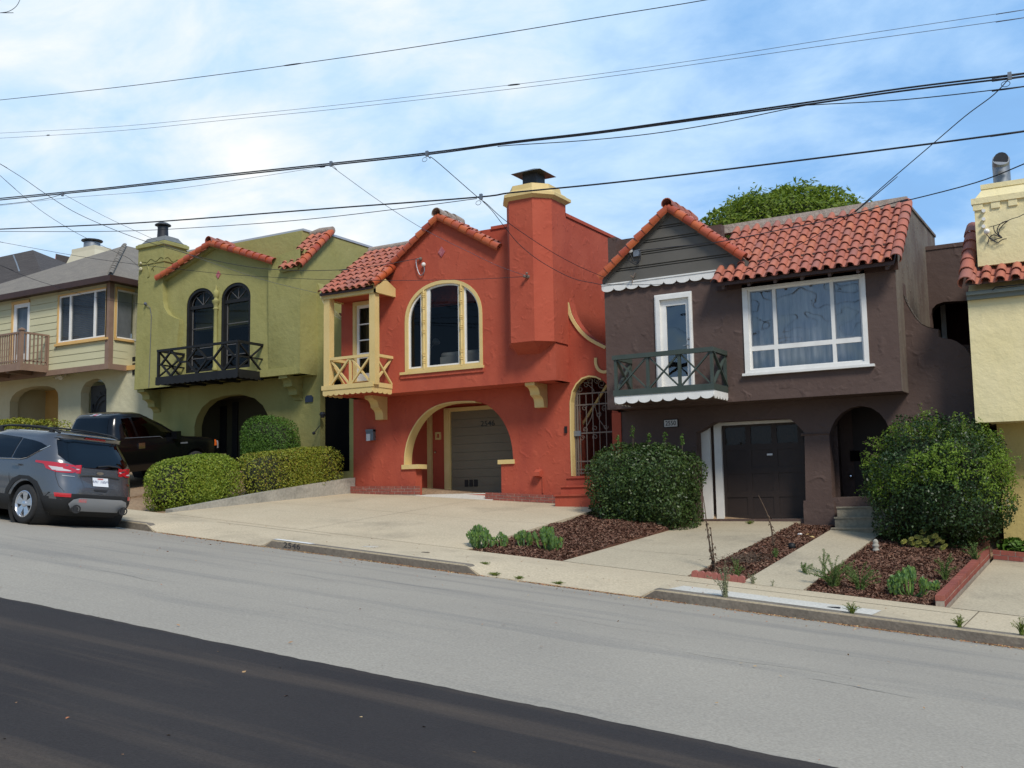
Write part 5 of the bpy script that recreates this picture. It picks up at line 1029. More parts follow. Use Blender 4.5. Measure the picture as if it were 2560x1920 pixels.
for x in (a0, a1): ral.box(x-.035, x+.035, yb-.02, yb+.04, zb1, zb2)
nd = 3; dw = (a1-a0)/nd
for k in range(nd):
    xc = a0+dw*(k+.5); hw = dw*.38
    for (sx, sz) in ((1, 1), (1, -1), (-1, 1), (-1, -1)): ral.bar((xc+sx*hw, yb+.01, zm), (xc, yb+.01, zm+sz*(zb2-zm)), .05, .05, (0, 1, 0))
    for sx in (1, -1): ral.bar((xc+sx*hw, yb+.01, zm), (xc+sx*dw*.5, yb+.01, zm), .05, .05, (0, 1, 0))
    ral.bar((xc-.12, yb+.01, zm), (xc-.12, yb+.01, zm), .01) if False else None
for x in (a1, a0):
    ral.bar((x, yb, zb1), (x, YC, zb2), .04, .05, (1, 0, 0)); ral.bar((x, yb+.04, zb2), (x, YC, zb1), .04, .05, (1, 0, 0)); ral.bar((x, yb, zm), (x, YC, zm), .04, .05, (1, 0, 0))
ral.build('railing', M_BLK, gh)
# corbels, garage recess
for xq in (-25.6, T2(900, 400, YL-.2).x):
    mb = MB(); x0 = xq-.14
    for k in range(3):
        y0 = YU+.06+k*.2; z1 = gb-k*.21; mb.prism([(YL, z1), (y0, z1), (y0, z1-.08)]+[(y0+.2*math.sin(t*math.pi/10), z1-.08-.13*(1-math.cos(t*math.pi/10))) for t in range(1, 6)]+[(YL, z1-.22)], 'x', x0, x0+.30)
    mb.build('corbel', M_GRN, gh, autosm=35)
p = T2(1105, 505, YL-.01); mb = MB(); mb.prism([(p.x-.13, p.z-.09), (p.x+.13, p.z-.09), (p.x+.14, p.z+.04), (p.x+.08, p.z+.10), (p.x-.08, p.z+.10), (p.x-.14, p.z+.04)], 'y', YL-.03, YL-.001); mb.build('number_plaque', mat('blue_plaque', (.02, .03, .06), .4), gh)
mb = MB(); y2 = YL+1.2; xa, xb = ga_[0][0]-.2, ga_[-1][0]+.4; mb.quad((xa, y2, fzg), (xb, y2, fzg), (xb, y2, 3.4), (xa, y2, 3.4)); mb.quad((xa, YL+.28, fzg), (xa, y2, fzg), (xa, y2, 3.4), (xa, YL+.28, 3.4)); mb.quad((xb, YL+.28, fzg), (xb, YL+.28, 3.4), (xb, y2, 3.4), (xb, y2, fzg)); mb.quad((xa, YL+.28, 3.2), (xa, y2, 3.2), (xb, y2, 3.2), (xb, YL+.28, 3.2)); mb.build('garage_recess', mat('shaded_olive_recess', (.050, .046, .022), .9), gh)  # shade of the deep recess put into a darker olive
mb = MB(); x = Z2(1890, 600, y2).x; mb.box(x, x+.35, y2-.05, y2-.01, fzg, 3.0); x2 = Z2(2040, 600, y2).x; mb.box(x2-.12, x2+.1, y2-.05, y2-.01, fzg, 3.1); mb.build('garage_door', M_BLK, gh)
mb = MB(); mb.box(d5[0][0]-.1, d5[-1][0]+.1, YL+.2, YL+.24, .8, 3.3); gt2 = mb.build('gate', M_BLACK, gh)
p = T2(1290, 710, YL-.06); mb = MB(); mb.lathe((p.x, YL-.10, 0), [(.05, p.z-.08), (.07, p.z-.02), (.09, p.z), (.06, p.z+.07)], 8); mb.bar((p.x-.1, YL-.05, p.z+.02), (p.x+.08, YL-.1, p.z), .03); mb.build('wall_lamp', M_IRONB, gh)
mb = MB(); a, b = T2(1240, 850, YL-.05), T2(1165, 948, YL-.25); mb.tube([a, b], .012, 5); mb.ball(b, .045); mb.build('lever_handle', M_IRONB, gh)
p = Z3(150, 897, YU-.05); mb = MB(); mb.ball(p, .05); mb.tube([p, Z3(190, 930, YU-.02), Z3(202, 1000, YU-.015), Z3(180, 1620, YU-.015)], .009, 5); mb.build('wall_cable', M_WIREL, gh)
p = Z1(1215, 665, YU-.05); mb = MB(); mb.ball(p, .06); mb.ball(p+Vector((0, 0, .18)), .04); mb.build('insulator', M_CRM, gh)

# ================================================================== CREAM (SAGE) HOUSE AT THE LEFT
ch = thing('sage_house', 'pale sage house with clapboard bay, grey hipped roof and brown slatted balcony', 'house', (-30.5, 22, 1.4))
CR = -27.0; cb_ = Z1(935, 1490, YU).z; CL = -34.5; ct = R7(1530, 640, YU).z
c1 = R7(1495, 760, YU).x; wz1 = R7(1150, 815, YU).z; c0 = R7(800, 1200, YU).x; wz0_ = R7(1130, 1512, YU).z
cd0, cd1 = R7(165, 1200, YU).x, R7(405, 1200, YU).x; cdt = R7(290, 955, YU).z; cdb = T3(200, 240, YU).z
wall = MB(); wall.panel(rect(CL, CR, cb_, ct), [rect(c0, c1, wz0_, wz1), rect(cd0, cd1, cdb, cdt)], YU+.02, YU+.2)
sy0, sy1 = R7(1600, 1200, X=CR).y, R7(1925, 1200, X=CR).y; sz1 = R7(1600, 760, X=CR).z; sz0 = R7(1600, 1440, X=CR).z
mb = wall; mb.box(CR-.2, CR, YU+.2, sy0, cb_, ct); mb.box(CR-.2, CR, sy0, 22.6, cb_, wz0_); mb.box(CR-.2, CR, sy0, 22.6, wz1, ct)
wall.box(CL, CR-.001, YU+.2, 22.3, cb_, cb_+.15)
wall.build('siding_wall', M_SID, ch)
# clapboards as overlapping boards
gv = MB(); nb = 12; h_ = (ct-cb_)/nb
def seg(x0, x1, z0, z1):
    gv.add([(x0, YU+.008, z1), (x1, YU+.008, z1), (x1, YU-.004, z0), (x0, YU-.004, z0), (x0, YU+.02, z0), (x1, YU+.02, z0)], [(3, 2, 1, 0), (4, 5, 2, 3)])
for i in range(nb):
    z0, z1 = cb_+i*h_+.014, cb_+(i+1)*h_; cuts = [(CL, CR-.0)]
    for (a, b, p, q) in ((c0-.05, c1+.05, wz0_-.05, wz1+.05), (cd0-.05, cd1+.05, cdb, cdt+.05)):
        if z1 > p and z0 < q:
            new = []
            for (u, v) in cuts:
                if b <= u or a >= v: new.append((u, v))
                else: new += [(u, a), (b, v)]
            cuts = [c for c in new if c[1]-c[0] > .02]
    for u, v in cuts: seg(u, v, z0, z1)
    if z1 < wz0_ or z0 > wz1: gv.add([(CR+.002, YU, z1), (CR+.002, 22, z1), (CR+.008, 22, z0), (CR+.008, YU, z0)], [(0, 3, 2, 1)])
gv.build('clapboards', M_SID, ch)
mb = MB(); mb.box(CR-.14, CR+.03, YU-.03, YU+.14, cb_, ct); mb.build('corner_board', M_TAUPE, ch)
mb = MB(); mb.box(CL, CR+.05, YU-.05, YU+.05, cb_-.14, cb_+.03); mb.box(CR-.05, CR+.05, YU+.05, 22.0, cb_-.14, cb_+.03); mb.build('skirt_board', M_TAUPE, ch)
mb = MB(); mb.panel(rect(c0, c1, wz0_, wz1), [rect(c0+.06, c1-.06, wz0_+.05, wz1-.05)], YU-.03, YU+.1); mb.box(c0-.05, c1+.1, YU-.08, YU, wz0_-.06, wz0_+.01); wf = mb.build('window', M_TRIMO, ch)
x0, x1, z0, z1 = c0+.06, c1-.06, wz0_+.05, wz1-.05; wv = x1-x0; va, vb = x0+wv*.24, x0+wv*.76
mb = MB(); mb.panel(rect(x0, x1, z0, z1), [rect(a+.04, b-.04, z0+.05, z1-.05) for a, b in ((x0, va), (va, vb), (vb, x1))], YU+.0, YU+.08); mb.build('sash', M_WHT, wf)
mb = MB(); mb.quad((x0, YU+.04, z0), (x1, YU+.04, z0), (x1, YU+.04, z1), (x0, YU+.04, z1)); mb.build('pane', G_WIN, wf)
mb = MB(); nsl = 26
for k in range(nsl): zz = z0+(z1-z0)*k/nsl; mb.box(x0, x1, YU+.14, YU+.16, zz, zz+(z1-z0)/nsl*.72)
mb.build('blind', M_BLIND, wf)
mb = MB(); ya, ybb = sy0, 22.2; mb.prism([(ya-.02, wz0_), (ybb, wz0_), (ybb, wz1), (ya-.02, wz1)], 'x', CR-.12, CR-.10); mb.build('side_curtain', M_CURTREF, ch)
mb = MB(); mb.box(CR-.04, CR+.03, ya-.05, ya+.02, wz0_, wz1); mb.box(CR-.04, CR+.03, ya, ybb, wz1-.05, wz1+.03); mb.box(CR-.04, CR+.06, ya-.05, ybb, wz0_-.05, wz0_+.02); sw = mb.build('side_window', M_TRIMO, ch)
mb = MB(); mb.box(CR-.06, CR+.0, ya+.02, ya+.06, wz0_, wz1); mb.box(CR-.06, CR, sy1-.04, sy1+.02, wz0_, wz1); mb.box(CR-.06, CR, ya, sy1, wz0_+.02, wz0_+.07); mb.box(CR-.06, CR, ya, sy1, wz1-.1, wz1-.05); mb.build('sash', M_WHT, sw)
mb = MB(); mb.quad((CR-.03, ya, wz0_), (CR-.03, ybb, wz0_), (CR-.03, ybb, wz1), (CR-.03, ya, wz1)); mb.build('pane', G_WINR, sw)
mb = MB(); mb.box(cd0-.0, cd0+.09, YU-.03, YU+.1, cdb, cdt); mb.box(cd0, cd1, YU-.04, YU+.1, cdt-.09, cdt); cdf = mb.build('balcony_door_frame', M_TRIMO, ch)
mb = MB(); mb.panel(rect(cd0+.09, cd1, cdb, cdt-.09), [rect(cd0+.22, cd1-.10, cdb+.25, cdt-.22)], YU+.0, YU+.08); dd = mb.build('balcony_door', M_WHT, ch); mb = MB(); mb.quad((cd0+.2, YU+.04, cdb+.2), (cd1-.08, YU+.04, cdb+.2), (cd1-.08, YU+.04, cdt-.2), (cd0+.2, YU+.04, cdt-.2)); mb.build('pane', G_WIN, dd)
mb = MB(); mb.quad((cd0+.1, YU+.12, cdb), (cd1, YU+.12, cdb), (cd1, YU+.12, cdt), (cd0+.1, YU+.12, cdt)); mb.build('curtain', M_CURTW, dd)
# hipped roof
ez = R7(1530, 600, YU-.3).z; ex = R7(1530, 600, YU-.3).x; ye = YU-.32; apx = R7(1725, 185, YU+1.9)
fl = Vector((CL-3, ye, ez)); fr = Vector((ex+.0, ye, ez)); bk = Vector((ex, 30, ez)); bl = Vector((CL-3, 30, ez)); al = R7(0, 815, YU+5)
mb = MB(); L2 = Vector((apx.x-9, apx.y+1.2, apx.z-1.0)); mb.add([fl, fr, bk, bl, apx, Vector((apx.x, 28, apx.z)), Vector((al.x, al.y, al.z))], [(0, 1, 4, 6), (1, 2, 5, 4), (0, 6, 3), (6, 4, 5, 3)]); mb.build('roof', M_SHNG, ch)
mb = MB(); mb.box(fl.x, fr.x+.02, ye-.02, ye+.04, ez-.16, ez+.02); mb.box(ex-.02, ex+.03, ye+.04, 30, ez-.16, ez+.02); mb.quad((fl.x, ye, ez-.13), (ex, ye, ez-.13), (ex, YU+.1, ez-.13), (fl.x, YU+.1, ez-.13)); mb.quad((CR, ye, ez-.131), (ex, ye, ez-.131), (ex, 30, ez-.131), (CR, 30, ez-.131)); mb.build('fascia', M_DBRN, ch)
mb = MB(); d = (apx-fr); barrel_run(fr+d*.02, apx, .09, 14, (0, -.3, 1), mb, ang=.8, lift=.008); mb.build('hip_cap', M_SHNG, ch)
# chimney behind the roof
p0, p1 = R7(915, 400, 27.5), R7(1215, 215, 27.5); q = R7(1400, 235, 27.5); mb = MB(); zt = p1.z
mb.loft([[(p1.x-1.1, 27.2, 4), (q.x, 27.2, 4), (q.x, 28.2, 4), (p1.x-1.1, 28.2, 4)], [(p1.x-1.1, 27.2, zt-.8), (q.x, 27.2, zt-.8), (q.x, 28.2, zt-.8), (p1.x-1.1, 28.2, zt-.8)], [(p1.x-.75, 27.3, zt-.18), (q.x-.15, 27.3, zt-.18), (q.x-.15, 28.1, zt-.18), (p1.x-.75, 28.1, zt-.18)], [(p1.x-.75, 27.3, zt-.02), (q.x-.15, 27.3, zt-.02), (q.x-.15, 28.1, zt-.02), (p1.x-.75, 28.1, zt-.02)]]); cc_ = mb.build('chimney', mat('pale_cream_stucco', (.66, .60, .44), .9, (.6, .55, .4), 2), ch)
p = R7(1272, 190, 27.7); mb = MB(); mb.lathe((p.x, 27.7, 0), [(.34, p.z-.4), (.32, p.z+.12)], 14); mb.build('flue', M_GALV, cc_, autosm=40); mb = MB(); zz = R7(1272, 125, 27.7).z; mb.lathe((p.x, 27.7, 0), [(.2, zz-.08), (.42, zz-.02), (.42, zz+.02), (.2, zz+.07), (.02, zz+.09)], 14); mb.build('flue_cap', M_DKMET, cc_, autosm=40)
# lower wall with two arches
o1 = [xz(T3(a, b, YL)) for a, b in ((122, 1400), (130, 760), (160, 690), (220, 630), (300, 590), (420, 560), (540, 550), (640, 555), (720, 585), (760, 640), (768, 720), (762, 1400))]
o2 = [xz(T3(a, b, YL)) for a, b in ((1058, 1400), (1065, 640), (1090, 560), (1140, 500), (1210, 465), (1280, 452), (1340, 475), (1380, 530), (1402, 600), (1402, 700), (1398, 1400))]
for o in (o1, o2): o[0] = (o[0][0], 1.3); o[-1] = (o[-1][0], 1.3)
wall = MB(); wall.panel([(CL, .3), (-25.78, .3), (-25.78, 4.33), (CL, 4.33)], [o1, o2], YL, YL+.3)
wall.box(-26.0, -25.785, YL+.3, 28, .3, 4.2); wall.box(CR-.2, CR-.01, 22.3, 28, 3.5, ct); wall.build('lower_wall', M_CRM, ch)
mb = MB(); mb.box(R7(1735, 1550, YL).x, -25.7, YL-.06, YL+.3, 4.22, 4.36); mb.build('wall_coping', M_TRIMO, ch)
y2 = YL+1.5; mb = MB(); mb.quad((o1[0][0]-.4, y2, 1.2), (o1[-1][0]+.8, y2, 1.2), (o1[-1][0]+.8, y2, 4.15), (o1[0][0]-.4, y2, 4.15)); mb.quad((o1[0][0]-.4, YL+.3, 4.1), (o1[0][0]-.4, y2, 4.1), (o1[-1][0]+.8, y2, 4.1), (o1[-1][0]+.8, YL+.3, 4.1)); mb.quad((o1[0][0]-.2, YL+.3, 1.2), (o1[0][0]-.2, y2, 1.2), (o1[0][0]-.2, y2, 4.15), (o1[0][0]-.2, YL+.3, 4.15)); mb.quad((o1[-1][0]+.7, YL+.3, 1.2), (o1[-1][0]+.7, y2, 1.2), (o1[-1][0]+.7, y2, 4.15), (o1[-1][0]+.7, YL+.3, 4.15)); mb.build('porch', M_CRM, ch)
p = T3(700, 800, y2-.05); dx0, dx1 = T3(575, 800, y2).x, T3(575, 800, y2).x+1.15; zt = T3(600, 600, y2).z; mb = MB(); mb.box(dx0, dx0+.14, y2-.08, y2-.01, 1.2, zt); mb.box(dx0, dx1, y2-.08, y2-.01, zt-.1, zt); hs = [rect(dx0+.34, dx1-.25, 1.4+k*.52, 1.82+k*.52) for k in range(3)]; mb.panel(rect(dx0+.16, dx1-.02, 1.2, zt-.1), hs, y2-.05, y2-.02); dd = mb.build('door', M_TRIMO, ch)
mb = MB(); mb.quad((dx0+.2, y2-.03, 1.2), (dx1-.05, y2-.03, 1.2), (dx1-.05, y2-.03, zt-.1), (dx0+.2, y2-.03, zt-.1)); mb.build('pane', M_BLACK, dd)
p = T3(365, 900, y2-.1); mb = MB(); mb.box(p.x-.28, p.x+.28, y2-.2, y2-.02, 1.2, T3(365, 812, y2-.1).z); bx = mb.build('mail_cabinet', M_TRIM, ch); mb = MB(); zz = T3(380, 845, y2-.2).z; mb.box(p.x-.02, p.x+.17, y2-.215, y2-.2, zz-.04, zz+.04); mb.build('letter_slot', M_BLACK, bx); mb = MB(); zz = T3(365, 965, y2-.2).z; mb.cyl((p.x, y2-.2, zz), (p.x, y2-.215, zz), .12, 14); mb.build('round_emblem', M_GALV, bx)
p = T3(490, 887, y2-.03); mb = MB(); mb.box(p.x-.13, p.x+.13, y2-.05, y2-.02, p.z-.15, p.z+.15); sg = mb.build('doorbell_frame', M_CRM, ch); mb = MB(); mb.box(p.x-.05, p.x+.06, y2-.06, y2-.05, p.z-.08, p.z+.08); mb.build('doorbell', M_BLACK, sg)
mb = MB(); mb.box(o2[0][0]+.05, o2[-1][0]+.3, YL+.30, YL+.34, 1.2, 3.9); gt_ = mb.build('security_gate', mat('screen_mesh', (.035, .035, .036), .6), ch)
mb = MB(); cxg = (o2[0][0]+o2[-1][0])/2+.15
for rr_ in (.5, .35): mb.tube([(cxg+rr_*math.cos(t*math.pi/12), YL+.26, 3.0+rr_*1.15*math.sin(t*math.pi/12)) for t in range(13)], .018, 5)
for k in range(9): t = math.pi*(k+.5)/9; mb.bar((cxg+.5*math.cos(t), YL+.26, 3.0+.575*math.sin(t)), (cxg+.62*math.cos(t), YL+.26, 3.0+.72*math.sin(t)), .02)
mb.bar((o2[0][0]+.2, YL+.26, 1.3), (o2[0][0]+.2, YL+.26, 3.3), .06); mb.bar((cxg-.3, YL+.26, 2.1), (cxg+.3, YL+.26, 2.9), .02); mb.build('gate_bars', M_IRONB, gt_)
mb = MB(); p = T3(815, 405, YL-.15); mb.cyl((p.x, YL-.01, p.z+.02), (p.x, YL-.12, p.z+.02), .06, 10); mb.cyl((p.x+.02, YL-.12, p.z), (p.x+.12, YL-.30, p.z-.12), .05, 10, .075); mb.cyl((p.x-.04, YL-.12, p.z), (p.x-.16, YL-.28, p.z-.1), .05, 10, .07); mb.build('spotlights', M_PORC, ch, autosm=40)
for b in (1445, 1500, 1560):
    mb = MB(); p = Z1(1155, b, YL-.0); mb.box(p.x-.03, p.x+.09, YL-.03, YL-.001, p.z-.07, p.z+.07); mb.build('wall_vent', M_BLK, ch)
# slatted balcony
yb = YU-.95; b1 = T3(278, 150, yb).x; zf = T3(270, 250, yb).z; zr = R7(200, 1400, yb).z
b2 = b1
mb = MB(); mb.box(CL-1, b1+.04, yb-.03, yb+.03, zf-.22, zf-.0); mb.box(b1-.03, b1+.038, yb+.031, YU, zf-.219, zf-.001); mb.box(CL-1, b1-.03, yb+.03, YU, zf-.12, zf-.04)
for k in range(4): mb.box(b1-.8-k*1.2, b1-.7-k*1.2, yb+.05, YU, zf-.26, zf-.12)
mb.build('balcony_floor', M_TAUPE, ch)
mb = MB(); mb.box(CL-1, b1, yb-.02, yb+.04, zr-.03, zr+.03); mb.box(b1-.03, b1+.03, yb, YU, zr-.03, zr+.03); mb.box(CL-1, b1, yb-.01, yb+.02, zf+.08, zf+.12); mb.box(b1-.015, b1+.015, yb, YU, zf+.08, zf+.12)
x = b1-.18
while x > CL-1: mb.box(x-.02, x+.02, yb-.005, yb+.025, zf+.0, zr); x -= .115
y = yb+.15
while y < YU-.05: mb.box(b1-.015, b1+.015, y-.02, y+.02, zf, zr); y += .14
mb.box(b1-.06, b1+.047, yb-.053, yb+.05, zf-.225, zr+.06); mb.loft([[(b1-.09, yb-.08, zr+.06), (b1+.07, yb-.08, zr+.06), (b1+.07, yb+.08, zr+.06), (b1-.09, yb+.08, zr+.06)], [(b1-.09, yb-.08, zr+.10), (b1+.07, yb-.08, zr+.10), (b1+.07, yb+.08, zr+.10), (b1-.09, yb+.08, zr+.10)], [(b1-.02, yb-.01, zr+.15), (b1, yb-.01, zr+.15), (b1, yb+.01, zr+.15), (b1-.02, yb+.01, zr+.15)]]); mb.box(b1-.03, b1+.05, YU-.06, YU-.01, zf-.2, zr+.02); mb.build('railing', M_TAUPE, ch)
# houses beyond at the left
p = at(118, 725, 27); dk = thing('dark_roofed_house', 'house far left with steep dark brown shingle roof, rising behind the sage house', 'house', (-40, 27, 3))
a, b_, c = at(85, 627, 30), at(122, 672, 30), at(-60, 600, 30)
mb = MB(); rr_ = at(85, 627, 31); e1 = at(125, 690, 29); e0 = at(0, 745, 27); A1 = at(82, 625, 31); A0 = Vector((A1.x-12, 31, A1.z)); B1 = at(140, 700, 27.5); B0 = Vector((B1.x-12, 27.5, B1.z-.0)); mb.add([B0+Vector((0, 0, -1.5)), B1+Vector((.2, 0, -1.5)), A1, A0, A1+Vector((1.6, 6, -1.6)), A0+Vector((0, 6, -3))], [(0, 1, 2, 3), (1, 4, 2), (3, 2, 4, 5)]); mb.build('roof', M_SHND, dk)
mb = MB(); mb.box(A0.x, A1.x+.3, 28.2, 36, -2, B1.z-1.4); mb.build('wall', M_CRM, dk); mb = MB(); mb.tube([R7(185, 325, 28.6), R7(232, 440, 28.2), R7(268, 548, 27.7)], .03, 5); mb.build('antenna_mast', M_GALV, dk)
pk = thing('salmon_house', 'salmon pink house corner with dark roof glimpsed between the roofs at the far left', 'house', (-42, 38, 3))
u0, u1, u2, u3 = R7(770, 300, 38), R7(690, 560, 38), R7(825, 520, 38), R7(950, 350, 38)
mb = MB(); mb.add([u1-Vector((0, 0, 3)), u2-Vector((0, 0, 3)), u0, u0+Vector((.02, 3, -.05)), u1+Vector((0, 3, -3)), u2+Vector((0, 3, -3))], [(0, 1, 2), (3, 5, 4), (0, 2, 3, 4), (1, 5, 3, 2)]); mb.build('wall', M_PINKST, pk)
mb = MB(); mb.add([u2+Vector((0, 0, -3)), u3+Vector((1.5, 4, -3)), u3+Vector((0, 4, 0)), u0+Vector((0, 0, 0)), u3+Vector((1.5, 0, -3))], [(0, 4, 2, 3), (4, 1, 2)]); mb.build('roof', M_SHND, pk)

# ================================================================== YELLOW HOUSE AT THE RIGHT
yh = thing('yellow_house', 'pale yellow stucco house with crenellated chimney and clay tile eave at the right edge', 'house', (.9, 22, -1.1))
y0x = -2.66; yb_ = at(2440, 1057, YU).z; yt = 3.75; X1 = 5.2
wall = MB(); wall.box(y0x, X1, YU, YU+.25, yb_, yt); wall.box(y0x, y0x+.2, YU+.25, 34, yb_, yt); wall.box(y0x, X1, YU+.25, YL+.2, yb_, yb_+.2); wall.box(X1-.2, X1, YU+.25, 34, -2, yt); wall.build('wall', M_YEL, yh)
wall = MB(); wall.box(y0x+.28, X1, YL, YL+.25, -2.6, yb_); wall.box(y0x+.28, y0x+.5, YL+.25, 34, -2.2, yb_); wall.build('lower_wall', M_YEL2, yh)
e0 = T4(135, 1560, YU-.25); zt0 = e0.z; sv = Vector((0, .75, .55)); tf = tile_field((y0x-.02, YU-.25, T4(300, 1510, YU-.25).z-.02), (1, 0, 0), sv, X1-y0x, .62, .255, .30, flat=1.1); tf.build('roof_tiles', M_TILE, yh, autosm=50)
zt0 = T4(300, 1510, YU-.25).z; mb = MB(); p0 = T4(205, 1530, YU-.28); p1 = T4(262, 830, YU+.75); p1.x = p0.x+.0; barrel_run((y0x+.02, YU-.25, zt0+.02), (y0x+.02, YU+1.35, zt0+1.42), .14, 6, (-.3, -.2, 1), mb, ang=1.4); mb.build('verge_tiles', M_TILE, yh, autosm=50)
mb = MB(); mb.box(y0x, X1, YU-.10, YU, yt-.16, yt); mb.box(y0x, X1, YU-.16, YU-.1, yt-.08, yt-.02); mb.build('eave_board', mat('grey_green_eave', (.16, .18, .155), .7), yh)
mb = MB(); s1 = sv*.9; mb.add([(y0x, YU-.22, zt0-.02), (X1, YU-.22, zt0-.02), (X1, YU+.6, zt0+.58), (y0x, YU+.6, zt0+.58), (X1, YU+1.4, zt0+1.3), (y0x, YU+1.4, zt0+1.3)], [(0, 1, 2, 3), (3, 2, 4, 5)]); mb.build('roof_mortar', M_MORT, yh)
mb = MB(); mb.prism([(YU+.0, yt), (YU+1.4, zt0+1.25), (34, zt0+1.25), (34, yt)], 'x', y0x+.02, X1); mb.build('upper_body', M_YEL, yh)
cx0, cx1 = T4(285, 1100, YU+.15).x, T4(285, 1100, YU+.15).x+1.25; czb, czt = T4(300, 1260, YU+.15).z, T4(600, 560, YU+.15).z; yc0 = YU+.15; yc1 = yc0+.8
mb = MB(); mb.box(cx0, cx1, yc0, yc1, czb-.1, czt+.05); 
def rq(k, z): return [(cx0-k, yc0-k, z), (cx1+k, yc0-k, z), (cx1+k, yc1+k, z), (cx0-k, yc1+k, z)]
mb.loft([rq(.045, czt), rq(.045, czt+.11), rq(-.02, czt+.12), rq(-.14, czt+.30), rq(-.12, czt+.31), rq(-.12, czt+.40), rq(-.2, czt+.41)]); w_ = (cx1-cx0)
for k in range(5): x = cx0+(cx1-cx0)*(k)/4.2; mb.box(x-.0 if k else cx0-.02, x+.155, yc0-.03, yc0, czt-.12, czt)
chm = mb.build('chimney', M_YEL, yh)
c = T4(575, 300, yc0+.4); mb = MB(); zt = czt+.38; pr = [(c.x, c.y, zt-.1), (c.x, c.y, zt+.28), (c.x-.0, c.y-.02, zt+.42), (c.x+.02, c.y-.12, zt+.5)]; mb.tube(smooth_pts(pr, 4), .155, 16); mb.build('cowl', M_GALV, chm, autosm=50)
mb = MB(); mb.cyl((c.x+.02, c.y-.13, zt+.5), (c.x+.022, c.y-.16, zt+.5), .13, 14); mb.build('cowl_opening', M_DKMET, chm)
mb = MB(); mb.add([(c.x-.17, c.y-.2, zt+.28), (c.x+.17, c.y-.2, zt+.28), (c.x+.13, c.y-.30, zt+.25), (c.x-.13, c.y-.30, zt+.25)], [(0, 1, 2, 3)]); mb.build('cowl_lip', M_GALV, chm)
for b in (680, 775, 860):
    mb = MB(); p = T4(366, b, yc0-.03); mb.cyl((p.x, yc0-.07, p.z), (p.x, yc0, p.z), .035, 8); mb.build('insulator', M_PORC, yh)
mb = MB(); mb.ball(T4(400, 915, yc0-.08), .055); mb.build('insulator', M_PORC, yh)
mb = MB()
for pts in ([(395, 945), (440, 1000), (470, 1022), (520, 1000), (575, 985), (530, 940), (525, 880), (570, 820), (650, 790)], [(412, 1060), (430, 990), (480, 955), (540, 975), (580, 990)], [(480, 850), (490, 915), (550, 975)], [(440, 985), (520, 1045), (580, 1010), (630, 1000)], [(540, 960), (545, 900), (590, 840), (650, 790)]): mb.tube(smooth_pts([T4(a, b, yc0-.06) for a, b in pts], 3), .009, 5)
mb.build('service_wire', M_WIRE, yh)
mb = MB(); mb.tube([T4(410, 1612, YU-.12), T4(450, 1605, YU-.14), T4(500, 1560, YU-.18), T4(830, 1525, YU-.18)], .012, 5); mb.build('eave_cable', M_WIRE, yh)

# ================================================================== GARDEN WALLS AND EDGINGS
def on(px, py, zf, lo=13.7, hi=26.):
    """the point where the ray of a pixel meets the ground surface zf"""
    for _ in range(40):
        m_ = (lo+hi)/2; p = at(px, py, Y=m_)
        if p.z-zf(p.x, m_) > 0: lo = m_          # still above the ground: go farther
        else: hi = m_
    p = at(px, py, Y=(lo+hi)/2); return Vector((p.x, p.y, zf(p.x, p.y)))
mb = MB(); ys_ = lin(15.85, 21.95, 12); xw = -18.02; rings = []
for y in ys_:
    zt = -.065+(y-15.85)/(20.03-15.85)*.545 if y < 20.03 else .48+(y-20.03)/(21.95-20.03)*.19
    rings.append([(xw-.10, y, zt-.9), (xw+.12, y, zt-.9), (xw+.12, y, zt), (xw-.10, y, zt)])
mb.loft(rings); mb.build('retaining_wall', M_RETW, label='grey concrete retaining wall rising along the driveway under the clipped hedges', cat='garden wall', origin=(xw, 18.8, .1))
sheet('hedge_bed', lin(-20.4, xw-.08, 6), lin(YS, 22.0, 12), lambda x, y: (-.14+(y-15.85)/(20.03-15.85)*.545 if y < 20.03 else .40+(y-20.03)*.1), M_SOIL, thick=.4)
# brick edging of the right bed and the cross piece by the yellow house
brick_wall('brick_edging', (-2.54, YS, 0), (-2.54, 20.6, 0), lambda s: walk(-2.53)+.385*s-.01, .165, .12, 'long sloping red brick edging between the mulch bed and the right-hand driveway', 2, .22)
brick_wall('brick_edging', (-2.42, 20.65, 0), (5.3, 20.65, 0), lambda s: walk(-2.5)+.37-.70*s, .165, .2, 'short level red brick edging in front of the yellow house wall', 2, .24)
sheet('planting_bed', lin(-2.5, 5.2, 5), lin(20.7, 22, 3), lambda x, y: walk(x)+.50, M_MULS)
pk_ = thing('scalloped_edging', 'row of pink scalloped stones at the front of the narrow mulch strip', 'garden edging', (-5.9, 15.62, walk(-5.9)))
for k in range(8):
    mb = MB(); x = -6.12+k*.105; z = walk(x); mb.prism([(x, z-.05), (x+.1, z-.05)]+[(x+.05+.05*math.cos(t*math.pi/8), z+.05+.05*math.sin(t*math.pi/8)) for t in range(9)], 'y', YS+.0, YS+.07); mb.build('stone', M_PINK, pk_, autosm=40)

